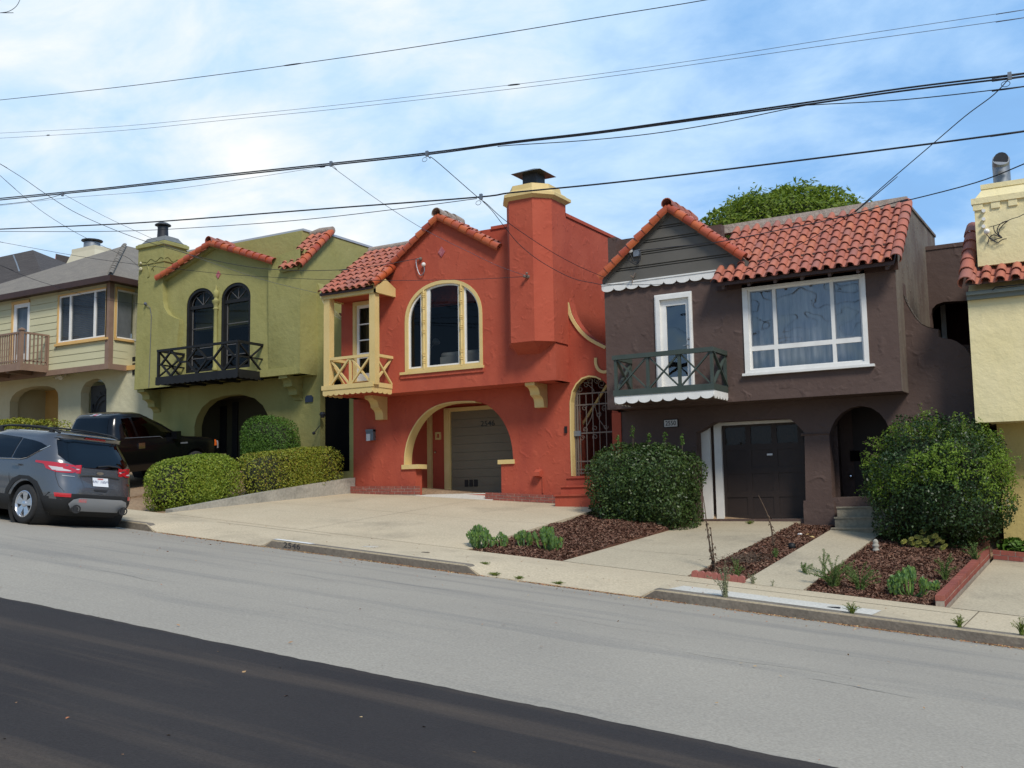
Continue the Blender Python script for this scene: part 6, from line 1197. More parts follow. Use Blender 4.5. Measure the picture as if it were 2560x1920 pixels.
# ================================================================== FOLIAGE
def shell_points(c, h, n, e=3., depth=.18, seed=0, bump=.10, bs=2.5):
    """points just inside the surface of a superellipsoid with half sizes h"""
    rs = np.random.default_rng(seed); d = rs.normal(0, 1, (n, 3)); d /= np.linalg.norm(d, axis=1)[:, None]
    ad = np.abs(d/np.array(h)); r = (ad**e).sum(1)**(-1/e); P = d*r[:, None]
    k = 1-depth*rs.random(n)**1.6; lump = 1+bump*fbm(P, bs, seed+1)
    nrm = np.sign(P)*np.abs(P/np.array(h))**(e-1)/np.array(h); nrm /= np.linalg.norm(nrm, axis=1)[:, None]
    return P*(k*lump)[:, None]+np.array(c), nrm
def shrub(name, label, cat, c, h, n, size, mtl, e=3., seed=0, shear=None, group=None, bump=.08, core=.80, depth=.2, aspect=.55, jit=.7, coremat=None, extra=None):
    """leafy mass: leaves through a shell plus solid dark core; shear = dz per (x, y)"""
    t = thing(name, label, cat, (c[0], c[1], c[2]-h[2]), group)
    P, nr = shell_points((0, 0, 0), h, n, e, depth, seed, bump)
    if shear: P[:, 2] += P[:, 0]*shear[0]+P[:, 1]*shear[1]
    P += np.array(c); V = leaves(P, nr, size, aspect, jit)
    if extra is not None: V = np.concatenate([V, extra])
    quads_object('foliage', V, mtl, t)
    mb = MB(); hh = [q*core for q in h]; rings = []
    for i in range(1, 12):
        ph = math.pi*i/12; ring = []
        for k in range(18):
            th = 2*math.pi*k/18; d = Vector((math.sin(ph)*math.cos(th), math.sin(ph)*math.sin(th), -math.cos(ph))); r = sum(abs(d[q]/hh[q])**e for q in range(3))**(-1/e)
            p = d*r*random.uniform(.93, 1.04); ring.append((c[0]+p.x, c[1]+p.y, c[2]+p.z+(p.x*shear[0]+p.y*shear[1] if shear else 0)))
        rings.append(ring)
    mb.loft(rings); mb.build('shade_core', coremat or M_BARK, t); return t
M_CORE = mat('core_shade', (.018, .022, .010), .95, (.03, .03, .014), 8)  # solid filler inside the leaves, inner shade put into its colour
def hz_(y): return -.14+(y-15.85)*.13
shrub('hedge', 'clipped light green hedge block beside the pavement, nearest the grey car', 'hedge', (-18.62, 17.08, .50), (.50, 1.25, .64), 26000, .052, LF_HEDGE, 3.2, 3, (0, .105), 'clipped hedges beside the red house driveway', .05, .84, .16, coremat=M_CORE)
shrub('hedge', 'long golden green clipped hedge running up to the red house wall', 'hedge', (-18.46, 20.10, .78), (.56, 1.80, .62), 38000, .052, LF_HEDGE2, 3.8, 4, (0, .085), 'clipped hedges beside the red house driveway', .06, .84, .18, coremat=M_CORE)
pg = T2(620, 900, 20.9); shrub('shrub', 'rounded deep green shrub clipped as a block before the green house', 'shrub', (-20.05, 21.05, 1.38), (.80, .55, .98), 20000, .06, LF_GLOBE, 3.6, 5, (-.12, 0), None, .06, .82, .2, aspect=.35, coremat=M_CORE)
pb = Z2(1440, 610, 21.2); shrub('shrub', 'small green shrub behind the roof of the black pickup', 'shrub', (-24.95, 21.3, 1.55), (.55, .5, .9), 5000, .07, LF_GLOBE, 2.6, 6, coremat=M_CORE)
hp_ = at(70, 1048, Y=19.6)
shrub('hedge', 'low yellow green hedge in front of the sage house', 'hedge', (hp_.x-.9, 19.9, hp_.z-.60), (2.9, .6, .66), 22000, .085, LF_YG, 4, 7, (-.05, 0), None, .12, .8, .25, aspect=.4, coremat=M_CORE)
# dark clipped shrub between the red and brown houses
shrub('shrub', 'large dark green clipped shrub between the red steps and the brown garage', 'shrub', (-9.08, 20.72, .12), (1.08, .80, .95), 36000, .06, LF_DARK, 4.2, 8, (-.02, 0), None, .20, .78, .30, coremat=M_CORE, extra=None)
# big loose shrub on the right: dense dark inside, long arching bright shoots
sc_ = Vector((-3.25, 20.75, .12)); Hh = (1.28, .95, 1.22)
Lq = []; rs = np.random.default_rng(11); twigs = MB()
for i in range(190):
    th = rs.uniform(0, 2*math.pi); ph = rs.uniform(.05, 1.0); d = np.array([math.cos(th)*math.sqrt(1-ph*ph), math.sin(th)*math.sqrt(1-ph*ph)*.9, ph*.92]); 
    p0 = np.array(sc_)+d*np.array(Hh)*.70; ln = rs.uniform(.3, .7)*(1.5 if rs.random() < .22 else .9); pts = []
    out = d*.75+np.array([0, 0, .35])+rs.normal(0, .22, 3); out /= np.linalg.norm(out)
    for k in range(9): t = k/8; pts.append(p0+out*ln*t+np.array([0, 0, -.22*ln*t*t]))
    pts = np.array(pts); twigs.tube([tuple(p) for p in pts[::2]], [.008, .006, .005, .004, .003], 4)
    nl = int(46*ln/.5); tt = rs.random(nl)*8; idx = np.minimum(tt.astype(int), 7); fr_ = (tt-idx)[:, None]; base = pts[idx]*(1-fr_)+pts[idx+1]*fr_; nn_ = rs.normal(0, 1, (nl, 3)); nn_ /= np.linalg.norm(nn_, axis=1)[:, None]
    Lq.append(leaves(base+nn_*.035, nn_+np.array([0, 0, .5]), .048, .42, .4))
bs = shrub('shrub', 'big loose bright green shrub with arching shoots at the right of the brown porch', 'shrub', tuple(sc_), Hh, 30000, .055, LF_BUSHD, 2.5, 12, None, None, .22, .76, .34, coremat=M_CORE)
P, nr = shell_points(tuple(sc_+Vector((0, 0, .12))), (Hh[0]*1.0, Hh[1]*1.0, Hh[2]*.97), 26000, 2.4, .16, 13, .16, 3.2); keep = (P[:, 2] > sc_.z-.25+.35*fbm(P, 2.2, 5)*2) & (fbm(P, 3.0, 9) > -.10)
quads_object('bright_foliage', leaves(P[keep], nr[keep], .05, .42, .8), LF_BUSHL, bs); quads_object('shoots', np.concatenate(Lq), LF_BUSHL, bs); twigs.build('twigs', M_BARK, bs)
# a few sprigs standing out of the dark shrub
sp_ = []; tw2 = MB()
for (px, py, h_) in ((1582, 1068, .30), (1622, 1082, .2), (1662, 1082, .22), (1705, 1088, .2), (1545, 1090, .12)):
    b_ = at(px, py+25, Y=20.6); tp = at(px, py, Y=20.6); tw2.tube([b_+Vector((0, 0, -.2)), tp], .005, 4); n_ = 60; t = RNG.random(n_)[:, None]; P = np.array(b_)*(1-t)+np.array(tp)*t+RNG.normal(0, .02, (n_, 3)); sp_.append(leaves(P, RNG.normal(0, 1, (n_, 3)), .045, .5))
dsh = [o for o in bpy.data.objects if o.parent is None and o.get('label', '').startswith('large dark green clipped')][0]
[quads_object('sprig', q, LF_GLOBE, dsh) for q in sp_]; tw2.build('sprig_stems', M_BARK, dsh)
# tree behind the brown house
tc_ = at(1960, 560, Y=36); tr = thing('tree', 'broad domed green tree rising behind the brown house roof', 'tree', (tc_.x, 36, 2.0))
P, nr = shell_points((tc_.x+.0, 36, 7.95), (3.55, 3.1, 2.62), 42000, 2.0, .18, 21, .085, 1.8); keep = (P[:, 2] > 6.6); P, nr = P[keep], nr[keep]
V1 = leaves(P, nr*.6+np.array([0, 0, .5]), .17, .42, .6, droop=.1)
P2, n2_ = shell_points((tc_.x-.0, 36, 7.95), (3.72, 3.25, 2.78), 1700, 2.1, .05, 23, .10, 2.6); k2 = P2[:, 2] > 8.2; V2 = leaves(P2[k2], n2_[k2], .22, .3, 1.0)
quads_object('crown', np.concatenate([V1, V2]), LF_TREE, tr)
mb = MB(); mb.tube([(tc_.x, 36, 2), (tc_.x+.1, 36, 4.5), (tc_.x, 36.1, 7)], [.35, .28, .2], 10)
for k in range(9): a = k*.7; mb.tube(smooth_pts([(tc_.x, 36, 5.5), (tc_.x+1.2*math.cos(a), 36+1.2*math.sin(a), 7.6), (tc_.x+2.5*math.cos(a), 36+2.2*math.sin(a), 8.8)], 3), [.12, .1, .09, .08, .06, .05, .03], 6)
mb.build('trunk', M_BARK, tr, smooth=True)
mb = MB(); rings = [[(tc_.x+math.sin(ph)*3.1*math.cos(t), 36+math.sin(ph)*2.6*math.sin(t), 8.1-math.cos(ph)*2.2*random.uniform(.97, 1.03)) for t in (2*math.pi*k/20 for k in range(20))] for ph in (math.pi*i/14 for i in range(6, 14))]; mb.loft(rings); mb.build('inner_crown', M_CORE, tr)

# succulents with upright leafy pads
def pad(c, r, h, lean, n=46):
    """tight spindle of pointed leaves"""
    a = RNG.uniform(0, 2*math.pi, n); t = RNG.random(n)**.8; rad = r*np.sin(np.pi*(.12+.80*t))*RNG.uniform(.75, 1.05, n)
    ax = np.array([lean[0], lean[1], 1.]); ax /= np.linalg.norm(ax); P = np.stack([rad*np.cos(a), rad*np.sin(a), np.zeros(n)], 1)+ax[None]*(h*t)[:, None]
    outv = np.stack([np.cos(a)*.45, np.sin(a)*.45, np.ones(n)], 1)+ax*.5; outv /= np.linalg.norm(outv, axis=1)[:, None]; ln = h*.34; side = np.cross(outv, np.stack([np.cos(a), np.sin(a), np.zeros(n)], 1)); side /= np.linalg.norm(side, axis=1)[:, None]
    b = P; return np.stack([b-outv*ln*.3, b+side*r*.30+outv*ln*.2, b+outv*ln*.75, b-side*r*.30+outv*ln*.2], axis=1)+np.array(c)
def succulent(px, py, w, hgt, n, label, mtl=None, zf=bz1, seed=0, spread=.8, group='upright green succulents at the front of the mulch beds'):
    b = on(px, py, zf); t = thing('succulent', label, 'succulent', b, group); V = []; st_ = MB(); rr = random.Random(seed)
    for k in range(n):
        u = rr.uniform(-1, 1); x = u*w/2*.8; y = rr.uniform(-.35, .35)*w*spread; hh_ = hgt*(rr.uniform(.55, 1.0)*(1-.35*abs(u))); ph = rr.uniform(.13, .19)*(hgt/.45)**.5; c = Vector((b.x+x, b.y+y, b.z+max(.02, hh_-ph)))
        V.append(pad(c, rr.uniform(.045, .062), ph, (x*.8, y*.6), 44)); st_.tube([(b.x+x*.3, b.y+y*.3, b.z-.02), (b.x+x*.8, b.y+y*.8, (b.z+c.z)/2), c+Vector((0, 0, ph*.4))], .012, 5)
    quads_object('leaves', np.concatenate(V), mtl or LF_SUCC, t); st_.build('stems', LF_SUCC, t); return t
succulent(1197, 1372, .52, .47, 20, 'widest bushy green succulent at the left tip of the mulch bed', seed=1)
succulent(1253, 1368, .16, .36, 6, 'slim single succulent second from the left in the mulch bed', seed=2)
succulent(1310, 1368, .28, .38, 9, 'medium succulent third from the left in the mulch bed', seed=3)
succulent(1368, 1376, .50, .46, 18, 'broad fan shaped succulent at the right of the row of four', seed=5)
bz3 = lambda x, y: lot(x, y)-.03
succulent(2275, 1490, .62, .42, 22, 'sprawling blue green succulent clump in the right-hand mulch bed', zf=bz3, seed=7, spread=1.1)
succulent(2340, 1480, .2, .22, 5, 'small low succulent beside the sprawling clump in the right bed', zf=bz3, seed=9)
# aeonium with round rosettes
b = on(2310, 1372, bz3); t = thing('aeonium', 'yellow green aeonium with round rosettes under the big shrub', 'succulent', b); V = []; st_ = MB()
for (x, y) in ((1000, 230), (925, 290), (975, 300), (1030, 330), (1080, 300), (1140, 280), (1160, 345), (1110, 375), (1050, 350), (950, 350), (1005, 385), (930, 395), (885, 365), (860, 315), (825, 355), (770, 348), (1235, 350), (1240, 420), (1270, 395), (1185, 320)):
    c = np.array(TB(x, y+8, b.y-.15+.1*random.random())); r = random.uniform(.045, .068); nd = np.array([random.uniform(-.35, .35), -.75, .62]); nd /= np.linalg.norm(nd)
    e1 = np.cross(nd, [0, 0, 1.]); e1 /= np.linalg.norm(e1); e2 = np.cross(nd, e1)
    for ring, (n_, rr_) in enumerate(((11, 1.), (8, .62), (5, .3))):
        for k in range(n_):
            a = 2*math.pi*(k+.5*ring)/n_; d = e1*math.cos(a)+e2*math.sin(a); s_ = -e1*math.sin(a)+e2*math.cos(a); up_ = nd*(r*.25*(ring+.4)); V.append([c+d*r*rr_*.1+up_*.3, c+d*r*rr_*.65+s_*r*rr_*.28+up_, c+d*r*rr_+up_, c+d*r*rr_*.65-s_*r*rr_*.28+up_])
    st_.tube([tuple(c-nd*.02), (c[0]*.5+b.x*.5, c[1]+.1, b.z+.05), (b.x, b.y, b.z-.02)], .012, 5)
quads_object('rosettes', np.array(V), LF_AEON, t); st_.build('stems', M_STALK, t)
# feathery weeds, dead stalks, grass tufts
def weed(px, py, zf, h, w, n, label, mtl, cat='weed', name='weed', group=None, leaf=.035, seed=0, asp=.22, nl=60, lean=0):
    b = on(px, py, zf); t = thing(name, label, cat, b, group); rr = random.Random(seed); V = []; st_ = MB()
    for k in range(n):
        a = rr.uniform(0, 6.28); s_ = rr.uniform(.2, 1); tip = Vector((b.x+math.cos(a)*w*s_+lean*h*s_, b.y+math.sin(a)*w*s_*.7, b.z+h*rr.uniform(.45, 1)*(1.2-.5*s_))); mid = Vector((b.x+(tip.x-b.x)*.35, b.y+(tip.y-b.y)*.35, b.z+(tip.z-b.z)*.6))
        pts = smooth_pts([b+Vector((math.cos(a)*w*.1, math.sin(a)*w*.1, -.01)), mid, tip], 4); st_.tube(pts, [.0055-.0004*i for i in range(len(pts))], 4); pa = np.array([tuple(p) for p in pts])
        if nl:
            tt = RNG.uniform(.12, 1, nl)*(len(pa)-1.001); ix = tt.astype(int); f_ = (tt-ix)[:, None]; base = pa[ix]*(1-f_)+pa[ix+1]*f_; nn_ = RNG.normal(0, 1, (nl, 3)); nn_ /= np.linalg.norm(nn_, axis=1)[:, None]; V.append(leaves(base+nn_*leaf*.5, nn_+np.array([0, 0, .8]), leaf, asp, .4))
    st_.build('stems', mtl, t)
    if V: quads_object('leaves', np.concatenate(V), mtl, t)
    return t
GW = 'feathery green weeds in the right-hand mulch bed'
weed(2085, 1470, bz3, .50, .42, 34, 'widest feathery green weed at the front left corner of the right bed', LF_WEED, group=GW, seed=1)
weed(2150, 1478, bz3, .45, .34, 26, 'feathery green weed leaning over the pavement edge of the right bed', LF_WEED, group=GW, seed=2)
weed(2060, 1440, lambda x, y: bz3(x, y), .72, .10, 4, 'tall single feathery weed shoot beside the garden path', LF_WEED, group=GW, seed=3, nl=90)
weed(2010, 1440, bz3, .28, .55, 5, 'weed runner reaching over the garden path', LF_WEED, group=GW, seed=4, lean=-.9, nl=80)
weed(2362, 1452, bz3, .46, .2, 16, 'upright feathery weed near the middle of the brick edging', LF_WEED, group=GW, seed=5)
weed(2440, 1405, bz3, .36, .28, 15, 'feathery weed near the far end of the brick edging', LF_WEED, group=GW, seed=6)
weed(1842, 1448, lambda x, y: lot(x, y)-.04, .36, .14, 9, 'fresh green weed at the right front corner of the narrow strip', LF_WEED, group=None, seed=7)
weed(1882, 1460, lambda x, y: walkz(x, y), .22, .12, 7, 'thin pale weed in the pavement crack before the garden path', LF_DRYW, seed=8, nl=20)
weed(1932, 1466, lambda x, y: walkz(x, y), .16, .05, 3, 'single dry grass stem in the pavement crack', LF_DRYW, seed=18, nl=4)
weed(1814, 1502, lambda x, y: walkz(x, y), .50, .26, 12, 'straggly grey green weed growing out of the kerb', LF_DRYW, seed=9, nl=46)
weed(1940, 1398, lambda x, y: lot(x, y)-.04, .18, .10, 8, 'small green weed midway along the narrow strip', LF_WEED, seed=10)
weed(1680, 1318, bz1, .22, .16, 9, 'small grass clump at the foot of the dark shrub', LF_GRASS, 'grass tuft', 'grass_tuft', seed=11, nl=6)
weed(2205, 1345, bz3, .3, .25, 12, 'grass growing beside the concrete porch steps', LF_GRASS, 'grass tuft', 'grass_tuft', seed=12, nl=10)
for i, (px, py, h_, w_, lab) in enumerate(((2132, 1556, .16, .13, 'bright green grass tuft growing from the kerb below the new concrete strip'), (2400, 1590, .15, .10, 'grass tuft in the gutter at the right'), (2556, 1612, .22, .12, 'green weed in the gutter at the right edge'), (1238, 1448, .05, .16, 'low green moss tuft where the kerb ends'), (1298, 1455, .04, .14, 'low moss tuft right of the kerb end'), (1212, 1410, .03, .10, 'flat green tuft in the pavement above the kerb end'), (1395, 1473, .035, .14, 'thin moss tuft along the dropped kerb'))):
    weed(px, py, lambda x, y: street(x, y) if y < YK else walkz(x, y), h_, w_, 26, lab, LF_GRASS, 'grass tuft', 'grass_tuft', 'grass tufts along the kerb', seed=30+i, nl=10, leaf=.03, asp=.2) if i < 3 else weed(px, py, lambda x, y: street(x, y) if y < YK else walkz(x, y), h_, w_, 30, lab, LF_GRASS, 'grass tuft', 'grass_tuft', 'grass tufts along the kerb', seed=30+i, nl=8, leaf=.025)
b = on(1668, 1352, drive_b, 15.6, 22); weed(1874, 1310, drive_b, .07, .14, 22, 'small green grass patch on the driveway before the brown garage', LF_GRASS, 'grass tuft', 'grass_tuft', seed=50, nl=10)
def lush(px, py, zf, r, label):
    b = on(px, py, zf, 20, 22); t = thing('leafy_plant', label, 'plant', b); P, nr = shell_points((b.x, b.y, b.z+r*.35), (r*1.3, r*.7, r*.75), 500, 2, .5, 77, .15); quads_object('leaves', leaves(P, nr*.5+np.array([0, 0, .7]), .12, .5, .5), LF_GLOBE, t); mb = MB(); mb.tube([b, b+Vector((0, 0, r*.5))], .02, 5); mb.build('stem', M_STALK, t)
lush(2535, 1378, lambda x, y: walk(x)+.50, .21, 'dark green leafy plant behind the brick edging at the yellow house')
def stalk(pts, Y0, label, zf, seed):
    b = on(*pts[0], zf); P = [b]+[at(px, py, Y=b.y-.02*i) for i, (px, py) in enumerate(pts[1:], 1)]; t = thing('dead_stalk', label, 'dead plant', b, 'dead stalks in the narrow mulch strip'); mb = MB(); sp = smooth_pts(P, 4); n_ = len(sp); mb.tube(sp, [.017*(1-.75*i/n_) for i in range(n_)], 6); mb.build('stem', M_STALK, t)
    rr = random.Random(seed); lf = MB(); V = []
    for i in range(46):
        k = rr.uniform(.02, .62)*(n_-1); p = sp[int(k)]; d = Vector((rr.uniform(-1, 1), rr.uniform(-1, 1), rr.uniform(-.9, .3))).normalized(); c = p+d*.02; s_ = rr.uniform(.03, .06); w_ = Vector((rr.uniform(-1, 1), rr.uniform(-1, 1), rr.uniform(-1, 1))).normalized()*.012; V.append([c-w_, c+d*s_*.4+w_, c+d*s_+Vector((0, 0, -.025)), c+d*s_*.5-w_*1.6])
    quads_object('withered_leaves', np.array([[tuple(q) for q in v] for v in V]), M_STALK, t)
nz_ = lambda x, y: lot(x, y)-.04
stalk([(1786, 1428), (1778, 1385), (1768, 1320), (1762, 1270), (1758, 1240)], 0, 'tall thin dead stalk at the front of the narrow mulch strip', nz_, 1)
stalk([(1934, 1368), (1930, 1330), (1922, 1295), (1908, 1262), (1896, 1238)], 0, 'leaning dead stalk in the middle of the narrow mulch strip', nz_, 2)
b = on(1790, 1428, nz_); stalk([(1790, 1430), (1784, 1395), (1779, 1345), (1776, 1318)], 0, 'short dead stalk with curled leaves beside the tall one', nz_, 3)
# heap of dry grass in the narrow strip
b = on(1868, 1402, nz_); t = thing('dry_grass_heap', 'heap of dead dark grass lying in the narrow mulch strip', 'dry grass', b); n_ = 500; P = np.stack([RNG.normal(b.x, .16, n_), RNG.normal(b.y, .35, n_), b.z+np.abs(RNG.normal(0, .05, n_))], 1); quads_object('blades', leaves(P, np.tile([0, 0, 1.], (n_, 1)), .17, .08, .5), M_STALK, t)
# small stones and ornaments
for i, (px, py, r, lab, mt) in enumerate(((2000, 1338, .05, 'white pebble near the pillar base', 'white_paint'), (2021, 1340, .055, 'small orange pebble near the pillar base', 'orange_trim'), (1972, 1345, .05, 'pale tan pebble at the left of the group near the pillar base', 'garden_stone'), (2030, 1345, .05, 'round ochre pebble at the right of the group near the pillar base', 'mustard_trim'), (1905, 1370, .035, 'small white pebble on the edge of the brown driveway', 'white_paint'))):
    b = on(px, py, nz_); mb = MB(); mb.lathe((0, 0, 0), [(r*.5, -.01), (r, r*.25), (r*.85, r*.6), (r*.3, r*.8)], 9); mb.v = [(b.x+x, b.y+y*.8, b.z+z) for x, y, z in mb.v]; mb.build('pebble', MATS[mt], label=lab, cat='pebble', group='pebbles in the narrow mulch strip', origin=b, smooth=True)
b = on(1980, 1372, nz_); t = mb = MB(); mb.lathe((0, 0, 0), [(.05, -.01), (.075, .03), (.06, .09), (.02, .11)], 10); mb.v = [(b.x+x, b.y+y, b.z+z) for x, y, z in mb.v]; mb.build('black_pot', M_BLK, label='small black pot lying in the narrow mulch strip', cat='plant pot', origin=b, smooth=True)
b = on(2190, 1378, bz3); mb = MB(); mb.lathe((0, 0, 0), [(.06, -.02), (.055, .04), (.035, .055), (.06, .08), (.06, .11), (.04, .13), (.05, .15), (.04, .19), (.015, .21)], 10); mb.v = [(b.x+x, b.y+y, b.z+z) for x, y, z in mb.v]; mb.build('garden_ornament', M_RETW, label='small grey stacked ornament at the path edge of the right bed', cat='ornament', origin=b, smooth=True)

# ================================================================== OVERHEAD CABLES
YW = 13.8
def cable(label, pts, r, mtl=M_WIRE, group=None, name='cable', y0=YW, y1=YW):
    """pts: pixel points (x, y) along the cable; depth runs from y0 to y1"""
    n = len(pts); xs = [p[0] for p in pts]; tot = xs[-1]-xs[0]
    P = [at(x, y, Y=y0+(y1-y0)*((i/(n-1)) if y0 != y1 else 0)) for i, (x, y) in enumerate(pts)]
    if y0 != y1:
        ln = [0]
        for a, b in zip(pts, pts[1:]): ln.append(ln[-1]+math.hypot(b[0]-a[0], b[1]-a[1]))
        # depth by how far along the drop the point lies (perspective-correct)
        P = []
        for (x, y), s in zip(pts, ln):
            f = s/ln[-1]; P.append(at(x, y, Y=1/((1-f)/y0+f/y1)))
    if pts[0][0] <= 0: d_ = (P[0]-P[1]).normalized(); P = [P[0]+d_*30+Vector((0, 0, 1.2)), P[0]+d_*12]+P
    if pts[-1][0] >= 2560: d_ = (P[-1]-P[-2]).normalized(); P = P+[P[-1]+d_*12, P[-1]+d_*30+Vector((0, 0, 1.2))]
    sp = smooth_pts(P, 5); mb = MB(); mb.tube(sp, r, 6); return mb.build(name, mtl, label=label, cat='cable', group=group, origin=P[0], smooth=True)
A_ = lambda x, y: (x/1.728, y/1.728); B_ = lambda x, y: (1280+x/1.728, y/1.728); q1_ = lambda x, y: (x/3.456, 480+y/3.456); q3_ = lambda x, y: (320+x/3.456, 500+y/3.456); q4_ = lambda x, y: (760+x/2.765, 400+y/2.765); q6_ = lambda x, y: (1480+x/2.765, 440+y/2.765)
gM = 'overhead lines along the street'
cable('highest overhead line, leaving the top of the picture right of centre', [A_(-200, 452), A_(0, 432), A_(500, 378), A_(900, 328), A_(1235, 283), A_(1700, 217), A_(2212, 137), B_(390, 72), B_(835, 0), B_(1300, -90)], .0062, M_WIRE, gM)
cable('thin upper line of the close pair above the thick bundle', [A_(-200, 583), A_(0, 575), A_(500, 547), A_(1000, 500), A_(1500, 449), A_(2180, 370), B_(400, 316), B_(900, 244), B_(1400, 165), B_(2212, 42), B_(2500, -6)], .0034, M_WIREL, gM)
cable('thin lower line of the close pair above the thick bundle', [A_(-200, 606), A_(0, 597), A_(500, 566), A_(1000, 516), A_(1500, 466), A_(2212, 384), B_(400, 333), B_(900, 262), B_(1400, 190), B_(2212, 76), B_(2500, 30)], .0036, M_WIREL, gM)
cable('thick upper cable of the main bundle crossing the whole sky', [A_(-200, 880), A_(0, 857), A_(450, 813), A_(900, 762), A_(1400, 709), A_(1850, 660), B_(0, 612), B_(350, 572), B_(700, 524), B_(1270, 443), B_(1700, 380), B_(2212, 317), B_(2500, 275)], .012, M_WIRE, gM)
cable('thick lower cable of the main bundle, lashed just under the upper', [A_(-200, 887), A_(0, 864), A_(450, 819), A_(900, 769), A_(1400, 716), A_(1850, 667), B_(0, 618), B_(350, 578), B_(700, 531), B_(1270, 452), B_(1700, 391), B_(2212, 330), B_(2500, 290)], .012, M_WIRE, gM)
cable('slack line sagging below the main bundle at the centre and right', [A_(2150, 633), B_(0, 627), B_(300, 608), B_(600, 578), B_(900, 530), B_(1230, 463), B_(1320, 452), B_(1700, 430), B_(2212, 373), B_(2500, 330)], .0065, M_WIRE, gM)
cable('thin slack line below the main bundle at the left', [A_(1400, 719), A_(1100, 766), A_(700, 822), A_(300, 854), A_(0, 888), A_(-200, 905)], .0034, M_WIREL, gM)
cable('short slack line ending at the first clamp on the left', [A_(272, 838), A_(180, 862), A_(0, 884), A_(-200, 900)], .006, M_WIRE, gM)
cable('lowest thick cable crossing in front of the chimneys', [A_(-200, 1002), A_(0, 990), A_(350, 975), A_(700, 956), A_(1400, 902), A_(2050, 853), B_(0, 832), B_(350, 798), B_(700, 759), B_(1280, 688), B_(1800, 622), B_(2212, 567), B_(2500, 525)], .0125, M_WIRE, gM, y0=YW, y1=YW)
cable('thin line hanging just under the lowest thick cable at the left', [A_(-200, 1000), A_(0, 1000), A_(500, 999), A_(900, 980), A_(1300, 950), A_(1700, 905), A_(2060, 858)], .006, M_WIRE, gM)
gD = 'service drops from the street lines to the houses'
cable('service drop falling to the insulator on the red chimney', [A_(1430, 706), A_(1455, 733), q4_(215, 62), q4_(545, 300), q4_(840, 485), q4_(1150, 640), q4_(1350, 735), q4_(1540, 802)], .0045, M_WIREL, gD, y0=YW, y1=20.75)
cable('service drop from the twin clamp to the brown house corner, upper strand', [A_(1842, 664), A_(1858, 684), q4_(905, 0), q4_(1190, 248), q4_(1260, 300), q4_(1400, 425), q4_(1680, 615), q4_(1900, 735), q4_(2100, 820)], .0065, M_WIRE, gD, y0=YW, y1=21.2)
cable('service drop to the brown house corner, lower sagging strand', [q4_(1235, 285), q4_(1300, 350), q4_(1400, 480), q4_(1500, 595), q4_(1650, 710), q4_(1850, 815), q4_(2000, 850), q6_(100, 750), q6_(450, 750), q6_(820, 735)], .0055, M_WIRE, gD, y0=YW, y1=21.15)
cable('twisted service drop passing the green gable to the red gable insulator', [A_(-120, 640), A_(0, 708), A_(100, 770), q1_(370, 0), q1_(620, 160), q1_(900, 290), q1_(1210, 410), q1_(1500, 500), q3_(690, 510), q3_(1100, 585), q3_(1500, 610), q3_(1900, 602), q4_(250, 760), q4_(560, 722), q4_(780, 682)], .0075, M_WIRE, gD, y0=15.5, y1=21.2)
cable('thin service drop crossing the green gable to the balcony roof corner', [A_(275, 840), q1_(560, 25), q1_(900, 208), q1_(1300, 395), q1_(1600, 525), q3_(690, 530), q3_(1200, 698), q3_(1655, 808)], .0042, M_WIREL, gD, y0=YW, y1=20.45)
cable('service drop to the insulator beside the green chimney', [A_(-60, 705), A_(0, 758), q1_(160, 0), q1_(340, 150), q1_(560, 295), q1_(750, 400), q1_(1000, 520), q1_(1115, 575), q1_(1212, 660)], .0055, M_WIRE, gD, y0=15.5, y1=21.2)
cable('line sagging across both gables to the red chimney', [q1_(-250, 395), q1_(0, 432), q1_(650, 550), q1_(1200, 628), q1_(1900, 705), q3_(1000, 652), q3_(1600, 684), q3_(2212, 693), q4_(250, 828), q4_(650, 833), q4_(1200, 823), q4_(1530, 805)], .0055, M_WIRE, gD, y0=16, y1=20.75)
cable('line falling across the sage house to the green wall bracket', [q1_(-250, 530), q1_(0, 632), q1_(250, 740), q1_(480, 815), q1_(700, 880), q1_(950, 935), q1_(1110, 958), q1_(1260, 972)], .0055, M_WIRE, gD, y0=16, y1=21.2)
cable('straight drop slanting down the right sky to the brown roof', [B_(2155, 330), B_(2080, 410), B_(1960, 500), B_(1810, 628), B_(1600, 808), B_(1480, 918), q6_(2110, 5), q6_(1800, 255), q6_(1500, 440), q6_(1200, 590), q6_(1050, 672)], .0065, M_WIRE, gD, y0=YW, y1=20.8)
cable('twisted drop from the right edge across the tile roof to the gable', [B_(2400, 625), B_(2212, 708), B_(2000, 790), B_(1690, 870), q6_(2160, 165), q6_(1700, 290), q6_(1300, 372), q6_(880, 455), q6_(560, 490), q6_(320, 517)], .0085, M_WIRE, gD, y0=15, y1=21.1)
cable('service drop ending at the yellow chimney insulator', [(2660, 470), (2560, 535), (2530, 547), (2500, 560), (2472, 568)], .0065, M_WIRE, gD, y0=19, y1=21.3)
cable('looped wire end at the top left corner', [A_(-60, 55), A_(0, 55), A_(40, 48), A_(72, 25), A_(90, -10)], .007, M_WIRE, None)
